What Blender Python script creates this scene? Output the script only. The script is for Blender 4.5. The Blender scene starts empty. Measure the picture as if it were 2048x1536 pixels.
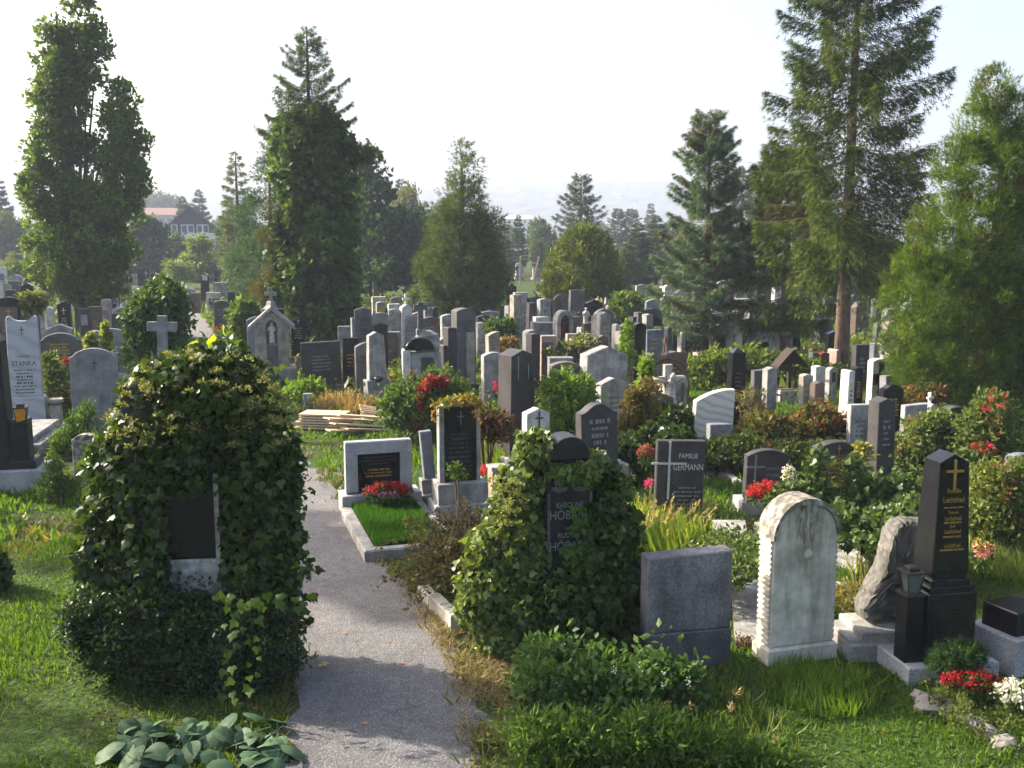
import bpy, bmesh, math, random
import numpy as np
from math import radians, sin, cos, tan, atan2, pi, sqrt

# ------------------------------------------------------------------ camera, sky, sun, exposure
scene = bpy.context.scene
F, PITCH, CAM_H = 2050.0, radians(8.27), 4.0          # focal length in pixels of a 2048 px wide frame
cam_data = bpy.data.cameras.new('camera')
cam_data.sensor_width = 36.0
cam_data.lens = 36.0 * F / 2048.0
cam_data.clip_end = 6000
cam = bpy.data.objects.new('camera', cam_data)
cam.location = (0, 0, CAM_H)
cam.rotation_euler = (pi / 2 - PITCH, 0, 0)
scene.collection.objects.link(cam)
scene.camera = cam

SUN_EL, SUN_AZ = radians(31), radians(23)             # azimuth: degrees ahead of due left
sun_dir = (-cos(SUN_AZ) * cos(SUN_EL), sin(SUN_AZ) * cos(SUN_EL), sin(SUN_EL))
world = bpy.data.worlds.new('World')
scene.world = world
world.use_nodes = True
wn = world.node_tree
sky = wn.nodes.new('ShaderNodeTexSky')
sky.sky_type = 'NISHITA'
sky.sun_disc = False
sky.sun_elevation = SUN_EL
sky.sun_rotation = atan2(sun_dir[0], sun_dir[1])
sky.altitude = 200
sky.air_density = 0.9
sky.dust_density = 6.0
sky.ozone_density = 0.6
wn.links.new(sky.outputs[0], wn.nodes['Background'].inputs[0])
wn.nodes['Background'].inputs[1].default_value = 0.15

sl = bpy.data.lights.new('sun', 'SUN')
sl.energy = 5.0
sl.angle = radians(0.6)
sl.color = (1.0, 0.90, 0.76)
sun = bpy.data.objects.new('sun', sl)
import mathutils
sun.rotation_euler = mathutils.Vector(sun_dir).to_track_quat('Z', 'Y').to_euler()
scene.collection.objects.link(sun)

vs = scene.view_settings
vs.view_transform = 'Standard'
vs.look = 'None'
vs.gamma = 1.0
vs.exposure = 1.45
vs.use_curve_mapping = False
scene.cycles.max_bounces = 4
scene.cycles.diffuse_bounces = 2
scene.cycles.glossy_bounces = 2
scene.cycles.transmission_bounces = 4
scene.cycles.transparent_max_bounces = 6
scene.cycles.volume_bounces = 0
scene.cycles.use_denoising = True
scene.cycles.use_adaptive_sampling = True
scene.cycles.adaptive_threshold = 0.035

random.seed(7)
rng = np.random.default_rng(11)

# ------------------------------------------------------------------ pixel <-> place helpers
CP, SP = cos(PITCH), sin(PITCH)
def ray(px, py):
    a, b = (px - 1024) / F, -(py - 768) / F
    return a, CP + b * SP, -SP + b * CP
def gp(px, py, z=0.0):
    a, b, c = ray(px, py); t = (z - CAM_H) / c
    return a * t, b * t
def at(px, py, Y):
    a, b, c = ray(px, py); t = Y / b
    return a * t, Y, CAM_H + c * t
def zat(py, Y):
    _, b, c = ray(1024, py)
    return CAM_H + c / b * Y
def mpp(Y, z=1.0):                                     # metres per photo pixel at distance Y
    return (Y * CP + (CAM_H - z) * SP) / F

# ------------------------------------------------------------------ materials
MATS = {}
def new_mat(name):
    m = bpy.data.materials.new(name); m.use_nodes = True
    nt = m.node_tree
    return m, nt, nt.nodes['Principled BSDF']
def stone_mat(name, c1, c2, scale=60.0, rough=0.6, stain=0.35, speck=0.25, bump=0.15, streak=0.0, moss=0.0, mottle=4.0):
    m, nt, p = new_mat(name)
    N, L = nt.nodes, nt.links
    tc = N.new('ShaderNodeTexCoord'); oi = N.new('ShaderNodeObjectInfo')
    mp = N.new('ShaderNodeVectorMath'); mp.operation = 'ADD'
    L.new(tc.outputs['Object'], mp.inputs[0]); L.new(oi.outputs['Random'], mp.inputs[1])
    fine = N.new('ShaderNodeTexNoise'); fine.inputs['Scale'].default_value = scale * .42; fine.inputs['Detail'].default_value = 3
    big = N.new('ShaderNodeTexNoise'); big.inputs['Scale'].default_value = mottle; big.inputs['Detail'].default_value = 6
    L.new(mp.outputs[0], fine.inputs['Vector']); L.new(mp.outputs[0], big.inputs['Vector'])
    r1 = N.new('ShaderNodeValToRGB')
    r1.color_ramp.elements[0].position = 0.5 - speck * .42; r1.color_ramp.elements[1].position = 0.5 + speck * .42
    r1.color_ramp.elements[0].color = (*c2, 1); r1.color_ramp.elements[1].color = (*c1, 1)
    L.new(fine.outputs[0], r1.inputs[0])
    r2 = N.new('ShaderNodeValToRGB')
    r2.color_ramp.elements[0].position = 0.36; r2.color_ramp.elements[1].position = 0.62
    k = 1 - stain
    r2.color_ramp.elements[0].color = (k, k, k * .96, 1); r2.color_ramp.elements[1].color = (1.05, 1.05, 1.05, 1)
    L.new(big.outputs[0], r2.inputs[0])
    mx = N.new('ShaderNodeMix'); mx.data_type = 'RGBA'; mx.blend_type = 'MULTIPLY'; mx.inputs[0].default_value = 1
    L.new(r1.outputs[0], mx.inputs[6]); L.new(r2.outputs[0], mx.inputs[7])
    col = mx.outputs[2]
    if streak or moss:
        sv = N.new('ShaderNodeVectorMath'); sv.operation = 'MULTIPLY'; sv.inputs[1].default_value = (7, 7, .9)
        L.new(mp.outputs[0], sv.inputs[0])
        st = N.new('ShaderNodeTexNoise'); st.inputs['Scale'].default_value = 1.6; st.inputs['Detail'].default_value = 5
        L.new(sv.outputs[0], st.inputs['Vector'])
        r3 = N.new('ShaderNodeValToRGB')
        r3.color_ramp.elements[0].position = 0.50; r3.color_ramp.elements[1].position = 0.72
        r3.color_ramp.elements[0].color = (0, 0, 0, 1); r3.color_ramp.elements[1].color = (1, 1, 1, 1)
        L.new(st.outputs[0], r3.inputs[0])
        ms = N.new('ShaderNodeMath'); ms.operation = 'MULTIPLY'; ms.inputs[1].default_value = max(streak, moss)
        L.new(r3.outputs[0], ms.inputs[0])
        m2 = N.new('ShaderNodeMix'); m2.data_type = 'RGBA'
        L.new(ms.outputs[0], m2.inputs[0]); L.new(col, m2.inputs[6])
        m2.inputs[7].default_value = (.075, .075, .04, 1) if moss else (.07, .065, .06, 1)
        col = m2.outputs[2]
    L.new(col, p.inputs['Base Color'])
    p.inputs['Roughness'].default_value = rough
    p.inputs['Specular IOR Level'].default_value = 0.28 if rough < .35 else 0.22
    if bump:
        b = N.new('ShaderNodeBump'); b.inputs['Strength'].default_value = bump; b.inputs['Distance'].default_value = .01
        L.new(fine.outputs[0], b.inputs['Height']); L.new(b.outputs[0], p.inputs['Normal'])
    MATS[name] = m
    return m
stone_mat('black', (.018, .018, .02), (.008, .008, .009), 220, .14, .2, .3, 0)
stone_mat('blackmatt', (.026, .025, .025), (.013, .013, .013), 160, .42, .35, .3, .05, streak=.25)
stone_mat('dark', (.075, .070, .070), (.034, .032, .034), 190, .5, .3, .35, .06)
stone_mat('darkgrey', (.135, .135, .14), (.068, .068, .072), 170, .55, .35, .35, .08, streak=.3)
stone_mat('greystreak', (.27, .26, .265), (.16, .155, .16), 120, .75, .5, .35, .12, streak=.6, mottle=2.2)
stone_mat('grey', (.28, .28, .29), (.15, .15, .16), 150, .6, .35, .35, .1, streak=.35)
stone_mat('pale', (.38, .37, .355), (.25, .245, .235), 120, .7, .45, .35, .12, streak=.5)
stone_mat('white', (.58, .565, .53), (.45, .44, .41), 60, .7, .3, .3, .08, streak=.35)
stone_mat('brown', (.17, .13, .105), (.08, .06, .05), 150, .45, .3, .35, .06)
stone_mat('tan', (.40, .35, .29), (.24, .21, .17), 120, .7, .4, .35, .12, streak=.3)
stone_mat('blue', (.20, .21, .25), (.12, .125, .155), 140, .5, .3, .35, .06)
stone_mat('red', (.22, .06, .04), (.11, .03, .025), 150, .35, .25, .35, .04)
stone_mat('pink', (.42, .31, .27), (.27, .20, .175), 140, .6, .3, .35, .08)
stone_mat('weather', (.50, .48, .44), (.33, .315, .29), 45, .85, .45, .3, .35, moss=.65, mottle=5)
stone_mat('concrete', (.40, .385, .36), (.28, .27, .25), 90, .9, .4, .3, .25, moss=.4, mottle=3)
stone_mat('granite', (.46, .46, .47), (.22, .22, .23), 210, .6, .2, .3, .05)
stone_mat('slate', (.165, .158, .142), (.085, .082, .073), 40, .85, .5, .3, .5, moss=.6, mottle=3)
stone_mat('plaster', (.60, .56, .47), (.50, .46, .38), 30, .9, .28, .25, .22, moss=.45, mottle=3.5)
stone_mat('wornstone', (.42, .38, .32), (.17, .155, .13), 34, .95, .5, .2, .5, mottle=9)
def stained_plaster():
    src = MATS['plaster'].copy(); src.name = 'stained_plaster'; nt = src.node_tree; N, L = nt.nodes, nt.links; p = N['Principled BSDF']
    old = p.inputs['Base Color'].links[0].from_socket
    tc = N.new('ShaderNodeTexCoord'); sp = N.new('ShaderNodeSeparateXYZ'); L.new(tc.outputs['Object'], sp.inputs[0])
    n = N.new('ShaderNodeTexNoise'); n.inputs['Scale'].default_value = 6; n.inputs['Detail'].default_value = 7; n.inputs['Roughness'].default_value = .7
    st = N.new('ShaderNodeVectorMath'); st.operation = 'MULTIPLY'; st.inputs[1].default_value = (3.2, 1, .8); L.new(tc.outputs['Object'], st.inputs[0]); L.new(st.outputs[0], n.inputs['Vector'])
    def mr(sock, a, b): m = N.new('ShaderNodeMapRange'); m.inputs[1].default_value = a; m.inputs[2].default_value = b; L.new(sock, m.inputs[0]); return m.outputs[0]
    ab = N.new('ShaderNodeMath'); ab.operation = 'ABSOLUTE'; L.new(sp.outputs[0], ab.inputs[0])
    def mul(a, b): m = N.new('ShaderNodeMath'); m.operation = 'MULTIPLY'; L.new(a, m.inputs[0]); L.new(b, m.inputs[1]); return m.outputs[0]
    mk = mul(mul(mr(ab.outputs[0], .27, .06), mr(sp.outputs[2], .72, 1.25)), mr(n.outputs[0], .34, .60))
    mx = N.new('ShaderNodeMix'); mx.data_type = 'RGBA'; L.new(mk, mx.inputs[0]); L.new(old, mx.inputs[6]); mx.inputs[7].default_value = (.10, .08, .04, 1)
    L.new(mx.outputs[2], p.inputs['Base Color']); MATS['stained_plaster'] = src
stained_plaster()
def marble_mat(name, c1, c2, rot, scale):
    m, nt, p = new_mat(name); N, L = nt.nodes, nt.links
    tc = N.new('ShaderNodeTexCoord'); mp = N.new('ShaderNodeMapping')
    mp.inputs['Rotation'].default_value = (0, rot, 0)
    L.new(tc.outputs['Object'], mp.inputs['Vector'])
    w = N.new('ShaderNodeTexWave'); w.wave_type = 'BANDS'; w.bands_direction = 'Z'
    w.inputs['Scale'].default_value = scale; w.inputs['Distortion'].default_value = 5; w.inputs['Detail'].default_value = 4
    w.inputs['Detail Scale'].default_value = 1.2
    L.new(mp.outputs[0], w.inputs['Vector'])
    r = N.new('ShaderNodeValToRGB'); r.color_ramp.elements[0].color = (*c2, 1); r.color_ramp.elements[1].color = (*c1, 1)
    r.color_ramp.elements[0].position = .05; r.color_ramp.elements[1].position = .55
    L.new(w.outputs[0], r.inputs[0]); L.new(r.outputs[0], p.inputs['Base Color'])
    p.inputs['Roughness'].default_value = .45
    MATS[name] = m
marble_mat('marble_blue', (.38, .39, .43), (.31, .32, .36), radians(-24), 1.1)
marble_mat('marble_white', (.66, .62, .55), (.50, .46, .38), radians(-14), 2.2)
def plain(name, c, rough=.6, metal=0.0, emit=0.0, spec=.4):
    m, nt, p = new_mat(name)
    N, L = nt.nodes, nt.links
    tc = N.new('ShaderNodeTexCoord'); n = N.new('ShaderNodeTexNoise'); n.inputs['Scale'].default_value = 14; n.inputs['Detail'].default_value = 4
    L.new(tc.outputs['Object'], n.inputs['Vector'])
    r = N.new('ShaderNodeValToRGB')
    r.color_ramp.elements[0].position = .3; r.color_ramp.elements[1].position = .7
    r.color_ramp.elements[0].color = (c[0] * .7, c[1] * .7, c[2] * .7, 1); r.color_ramp.elements[1].color = (*c, 1)
    L.new(n.outputs[0], r.inputs[0]); L.new(r.outputs[0], p.inputs['Base Color'])
    p.inputs['Roughness'].default_value = rough; p.inputs['Metallic'].default_value = metal
    p.inputs['Specular IOR Level'].default_value = spec
    MATS[name] = m
    return m
plain('gold', (.42, .27, .06), .4, .2); plain('letter_white', (.55, .55, .52), .7); plain('letter_grey', (.22, .22, .20), .7)
plain('letter_dark', (.05, .05, .055), .7); plain('letter_soft', (.16, .155, .15), .8); plain('iron', (.03, .022, .018), .7); plain('rust', (.10, .055, .035), .85)
plain('wood_new', (.62, .47, .30), .8); plain('wood_dark', (.032, .020, .015), .85); plain('wood_grey', (.30, .25, .19), .9)
plain('bronze', (.06, .055, .035), .45, .5); plain('terracotta', (.35, .16, .09), .8); plain('roof_red', (.24, .12, .085), .8)
plain('roof_dark', (.045, .045, .05), .7); plain('render_white', (.80, .79, .76), .85); plain('pane', (.10, .12, .13), .08, 0, 0, .8)
plain('yellow', (.70, .42, .03), .6); plain('plastic_white', (.8, .8, .78), .4); plain('soil', (.07, .045, .03), .95)
plain('stone_chip', (.28, .255, .22), .9); plain('twig', (.085, .05, .035), .9); plain('candle_red', (.55, .05, .03), .3)
plain('amber', (.75, .30, .03), .25); plain('skin_stone', (.62, .58, .50), .8)
def bark(name, c1, c2, sc):
    m, nt, p = new_mat(name); N, L = nt.nodes, nt.links
    tc = N.new('ShaderNodeTexCoord'); mp = N.new('ShaderNodeMapping'); mp.inputs['Scale'].default_value = (1, 1, .3)
    L.new(tc.outputs['Object'], mp.inputs['Vector'])
    n = N.new('ShaderNodeTexNoise'); n.inputs['Scale'].default_value = sc; n.inputs['Detail'].default_value = 6; n.inputs['Roughness'].default_value = .7
    L.new(mp.outputs[0], n.inputs['Vector'])
    r = N.new('ShaderNodeValToRGB'); r.color_ramp.elements[0].position = .35; r.color_ramp.elements[1].position = .65
    r.color_ramp.elements[0].color = (*c2, 1); r.color_ramp.elements[1].color = (*c1, 1)
    L.new(n.outputs[0], r.inputs[0]); L.new(r.outputs[0], p.inputs['Base Color'])
    b = N.new('ShaderNodeBump'); b.inputs['Strength'].default_value = .8; b.inputs['Distance'].default_value = .03
    L.new(n.outputs[0], b.inputs['Height']); L.new(b.outputs[0], p.inputs['Normal'])
    p.inputs['Roughness'].default_value = .95
    MATS[name] = m
bark('bark_spruce', (.26, .18, .14), (.10, .065, .05), 14)
bark('bark_dark', (.11, .085, .065), (.04, .03, .025), 10)
bark('bark_pale', (.30, .26, .20), (.16, .13, .10), 10)
def leaf_mat(name, rough=.5, transl=.35, spec=.3):
    m, nt, p = new_mat(name); N, L = nt.nodes, nt.links
    a = N.new('ShaderNodeAttribute'); a.attribute_name = 'Col'
    L.new(a.outputs['Color'], p.inputs['Base Color'])
    p.inputs['Roughness'].default_value = rough; p.inputs['Specular IOR Level'].default_value = spec
    t = N.new('ShaderNodeBsdfTranslucent')
    g = N.new('ShaderNodeMix'); g.data_type = 'RGBA'; g.blend_type = 'MULTIPLY'; g.inputs[0].default_value = 1
    g.inputs[7].default_value = (1.5, 1.5, .6, 1)
    L.new(a.outputs['Color'], g.inputs[6]); L.new(g.outputs[2], t.inputs['Color'])
    s = N.new('ShaderNodeMixShader'); s.inputs[0].default_value = transl
    L.new(p.outputs[0], s.inputs[1]); L.new(t.outputs[0], s.inputs[2])
    L.new(s.outputs[0], nt.nodes['Material Output'].inputs['Surface'])
    MATS[name] = m
leaf_mat('leaf', .55, .38, .2); leaf_mat('leaf_glossy', .38, .28, .3); leaf_mat('needle', .65, .28, .12)
leaf_mat('petal', .6, .3, .2); leaf_mat('blade', .5, .45, .3); leaf_mat('leaf_waxy', .4, .15, .45)

# ------------------------------------------------------------------ object helpers
COL = scene.collection
def obj(name, verts, faces, mat, parent=None, loc=(0, 0, 0), rotz=0.0, smooth=False):
    me = bpy.data.meshes.new(name)
    me.from_pydata([tuple(v) for v in verts], [], [tuple(f) for f in faces])
    me.update()
    if smooth:
        me.polygons.foreach_set('use_smooth', [True] * len(me.polygons))
    return obj_me(name, me, mat, parent, loc, rotz)
def obj_me(name, me, mat, parent=None, loc=(0, 0, 0), rotz=0.0):
    o = bpy.data.objects.new(name, me)
    if mat is not None and not me.materials:
        me.materials.append(MATS[mat] if isinstance(mat, str) else mat)
    COL.objects.link(o)
    o.location = loc; o.rotation_euler = (0, 0, rotz)
    if parent is not None:
        o.parent = parent
    return o
def tag(o, label, cat, group=None, kind=None):
    if label: o['label'] = label
    if cat: o['category'] = cat
    if group: o['group'] = group
    if kind: o['kind'] = kind
    return o
def thing(name, label, cat, loc=(0, 0, 0), rotz=0.0, group=None):
    o = bpy.data.objects.new(name, None); COL.objects.link(o)
    o.empty_display_size = .1
    o.location = loc; o.rotation_euler = (0, 0, rotz)
    return tag(o, label, cat, group)
def copy_tree(src, loc, rotz, scale=1.0, label=None, group=None):
    r = src.copy(); COL.objects.link(r)
    r.location = loc; r.rotation_euler = (0, 0, rotz)
    r.scale = (scale,) * 3 if not isinstance(scale, tuple) else scale
    if label: r['label'] = label
    if group: r['group'] = group
    for ch in list(src.children):
        c = ch.copy(); COL.objects.link(c); c.parent = r
        for g in list(ch.children):
            d = g.copy(); COL.objects.link(d); d.parent = c
    return r
class MB:
    def __init__(self): self.v = []; self.f = []
    def add(self, v, f):
        n = len(self.v); self.v += [tuple(p) for p in v]; self.f += [tuple(i + n for i in q) for q in f]; return self
    def box(self, x0, x1, y0, y1, z0, z1, b=0.0):
        if b <= 0:
            return self.add([(x0, y0, z0), (x1, y0, z0), (x1, y1, z0), (x0, y1, z0), (x0, y0, z1), (x1, y0, z1), (x1, y1, z1), (x0, y1, z1)],
                            [(0, 3, 2, 1), (4, 5, 6, 7), (0, 1, 5, 4), (1, 2, 6, 5), (2, 3, 7, 6), (3, 0, 4, 7)])
        def ring(z, i): return [(x0 + i, y0 + i, z), (x1 - i, y0 + i, z), (x1 - i, y1 - i, z), (x0 + i, y1 - i, z)]
        v = ring(z0, 0) + ring(z1 - b, 0) + ring(z1, b)
        f = [(3, 2, 1, 0), (8, 9, 10, 11)]
        for r in (0, 4):
            for i in range(4):
                j = (i + 1) % 4; f.append((r + i, r + j, r + j + 4, r + i + 4))
        return self.add(v, f)
    def prism(self, prof, y0, y1, b=0.012):
        n = len(prof); cx = sum(p[0] for p in prof) / n; cz = sum(p[1] for p in prof) / n
        sx = max(p[0] for p in prof) - min(p[0] for p in prof); sz = max(p[1] for p in prof) - min(p[1] for p in prof)
        kx, kz = 1 - 2 * b / max(sx, .05), 1 - 2 * b / max(sz, .05)
        ins = [(cx + (x - cx) * kx, cz + (z - cz) * kz) for x, z in prof]
        v = [(x, y0, z) for x, z in ins] + [(x, y0 + b, z) for x, z in prof] + [(x, y1 - b, z) for x, z in prof] + [(x, y1, z) for x, z in ins]
        f = [tuple(range(n)), tuple(range(4 * n - 1, 3 * n - 1, -1))]
        for r in range(3):
            for i in range(n):
                j = (i + 1) % n; f.append((r * n + j, r * n + i, (r + 1) * n + i, (r + 1) * n + j))
        return self.add(v, f)
    def tube(self, pts, radii, seg=6, cap=True):
        pts = [np.array(p, float) for p in pts]; n0 = len(self.v); m = len(pts)
        for i, p in enumerate(pts):
            d = pts[min(i + 1, m - 1)] - pts[max(i - 1, 0)]; d /= (np.linalg.norm(d) + 1e-9)
            a = np.cross(d, (0, 0, 1.0)) if abs(d[2]) < .9 else np.cross(d, (1.0, 0, 0))
            a /= np.linalg.norm(a); c = np.cross(d, a); r = radii[i] if hasattr(radii, '__len__') else radii
            for k in range(seg):
                t = 2 * pi * k / seg
                self.v.append(tuple(p + r * (cos(t) * a + sin(t) * c)))
        for i in range(m - 1):
            for k in range(seg):
                j = (k + 1) % seg
                self.f.append((n0 + i * seg + k, n0 + i * seg + j, n0 + (i + 1) * seg + j, n0 + (i + 1) * seg + k))
        if cap:
            self.f.append(tuple(n0 + k for k in range(seg - 1, -1, -1))); self.f.append(tuple(n0 + (m - 1) * seg + k for k in range(seg)))
        return self
    def lathe(self, prof, cx=0, cy=0, seg=12):
        n0 = len(self.v); m = len(prof)
        for r, z in prof:
            for k in range(seg):
                t = 2 * pi * k / seg; self.v.append((cx + r * cos(t), cy + r * sin(t), z))
        for i in range(m - 1):
            for k in range(seg):
                j = (k + 1) % seg
                self.f.append((n0 + i * seg + k, n0 + i * seg + j, n0 + (i + 1) * seg + j, n0 + (i + 1) * seg + k))
        self.f.append(tuple(n0 + k for k in range(seg - 1, -1, -1))); self.f.append(tuple(n0 + (m - 1) * seg + k for k in range(seg)))
        return self
    def map(self, fn): self.v = [fn(*p) for p in self.v]; return self
    def build(self, name, mat, parent=None, loc=(0, 0, 0), rotz=0.0, smooth=False):
        return obj(name, self.v, self.f, mat, parent, loc, rotz, smooth)

# ------------------------------------------------------------------ leaf clouds
T_KITE = (np.array([(-.05, 0, 0), (.22, .46, -.07), (1, 0, -.12), (.22, -.46, -.07)]), [(0, 3, 2), (0, 2, 1)])
T_OVAL = (np.array([(0, 0, 0), (.45, .30, .07), (1, 0, -.10), (.45, -.30, .07)]), [(0, 3, 2), (0, 2, 1)])
T_IVY = (np.array([(0, 0, 0), (-.08, .34, -.04), (.30, .52, -.10), (.52, .22, .0), (1, 0, -.14), (.52, -.22, .0), (.30, -.52, -.10), (-.08, -.34, -.04)]),
         [(0, 7, 6, 5), (0, 5, 4, 3), (0, 3, 2, 1)])
T_SPRAY = (np.array([(0, .05, 0), (0, -.05, 0), (1, 0, -.06), (.18, .03, 0), (.30, 0, 0), (.72, .36, -.03), (.18, -.03, 0), (.66, -.38, -.03)]), [(0, 1, 2), (3, 4, 5), (6, 7, 4)])
T_NEEDLE = (np.array([(0, .09, 0), (0, -.09, 0), (1, 0, -.08), (.45, .16, .02), (.45, -.16, .02)]), [(0, 1, 4, 2, 3)])
T_BLADE = (np.array([(0, .035, 0), (0, -.035, 0), (.55, .028, .06), (.55, -.028, .06), (1, 0, .28)]), [(0, 1, 3, 2), (2, 3, 4)])
T_LANCE = (np.array([(0, 0, 0), (.4, .16, .04), (1, 0, -.14), (.4, -.16, .04)]), [(0, 3, 2), (0, 2, 1)])
def unit(a): return a / (np.linalg.norm(a, axis=-1, keepdims=True) + 1e-9)
def rdir(n): return unit(rng.normal(size=(n, 3)))
def leaf_mesh(name, P, T, N, S, tmpl, C):
    tv, tf = tmpl
    n, k = len(P), len(tv)
    T = unit(T); N = unit(N - (N * T).sum(1, keepdims=True) * T); B = np.cross(N, T)
    S = np.broadcast_to(np.asarray(S, float), (n,))[:, None]
    V = np.empty((n, k, 3), np.float32)
    for i in range(k):
        V[:, i] = P + S * (tv[i, 0] * T + tv[i, 1] * B + tv[i, 2] * N)
    lens = np.array([len(f) for f in tf]); flat = np.concatenate([np.array(f) for f in tf])
    idx = (np.arange(n)[:, None] * k + flat[None]).astype(np.int32).ravel()
    me = bpy.data.meshes.new(name)
    me.vertices.add(n * k); me.vertices.foreach_set('co', V.ravel())
    me.loops.add(len(idx)); me.loops.foreach_set('vertex_index', idx)
    tot = np.tile(lens, n).astype(np.int32); st = np.concatenate(([0], np.cumsum(tot)[:-1])).astype(np.int32)
    me.polygons.add(len(tot)); me.polygons.foreach_set('loop_start', st)
    ca = me.color_attributes.new('Col', 'FLOAT_COLOR', 'POINT')
    cc = np.ones((n, k, 4), np.float32); cc[:, :, :3] = C[:, None, :]
    ca.data.foreach_set('color', cc.ravel())
    me.update(calc_edges=True)
    return me
def colours(n, c1, c2, jit=.25, t=None):
    t = rng.random(n) if t is None else np.clip(t, 0, 1)
    C = np.array(c1)[None] * (1 - t[:, None]) + np.array(c2)[None] * t[:, None]
    return np.clip(C * (1 + jit * rng.normal(size=(n, 1))), .003, .9)
def leaf_obj(name, P, T, N, S, tmpl, C, mat, parent=None, kind=None, loc=(0, 0, 0)):
    if mat in ('leaf', 'leaf_glossy', 'needle', 'blade'): C = np.clip(np.where(C[:, 1:2] > C[:, 0:1] * 1.03, C * np.array([1.24, 1.28, .80]), C), .003, .6)
    o = obj_me(name, leaf_mesh(name, P, T, N, S, tmpl, C), mat, parent, loc)
    if kind: o['kind'] = kind
    return o
# ================================================================== the setting
def ground_mat():
    m, nt, p = new_mat('ground_soil_grass'); N, L = nt.nodes, nt.links
    tc = N.new('ShaderNodeTexCoord')
    n1 = N.new('ShaderNodeTexNoise'); n1.inputs['Scale'].default_value = .55; n1.inputs['Detail'].default_value = 8
    n2 = N.new('ShaderNodeTexNoise'); n2.inputs['Scale'].default_value = 22; n2.inputs['Detail'].default_value = 6
    L.new(tc.outputs['Object'], n1.inputs['Vector']); L.new(tc.outputs['Object'], n2.inputs['Vector'])
    r1 = N.new('ShaderNodeValToRGB'); e = r1.color_ramp.elements
    e[0].position = .36; e[0].color = (.055, .05, .025, 1); e[1].position = .60; e[1].color = (.045, .085, .02, 1)
    e2 = r1.color_ramp.elements.new(.48); e2.color = (.05, .075, .02, 1)
    L.new(n1.outputs[0], r1.inputs[0])
    r2 = N.new('ShaderNodeValToRGB'); r2.color_ramp.elements[0].position = .3; r2.color_ramp.elements[1].position = .7
    r2.color_ramp.elements[0].color = (.55, .55, .5, 1); r2.color_ramp.elements[1].color = (1.25, 1.25, 1.1, 1)
    L.new(n2.outputs[0], r2.inputs[0])
    mx = N.new('ShaderNodeMix'); mx.data_type = 'RGBA'; mx.blend_type = 'MULTIPLY'; mx.inputs[0].default_value = 1
    L.new(r1.outputs[0], mx.inputs[6]); L.new(r2.outputs[0], mx.inputs[7]); L.new(mx.outputs[2], p.inputs['Base Color'])
    p.inputs['Roughness'].default_value = 1; p.inputs['Specular IOR Level'].default_value = .1
    b = N.new('ShaderNodeBump'); b.inputs['Strength'].default_value = .6; b.inputs['Distance'].default_value = .06
    L.new(n2.outputs[0], b.inputs['Height']); L.new(b.outputs[0], p.inputs['Normal'])
    MATS['ground'] = m
ground_mat()
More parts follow.
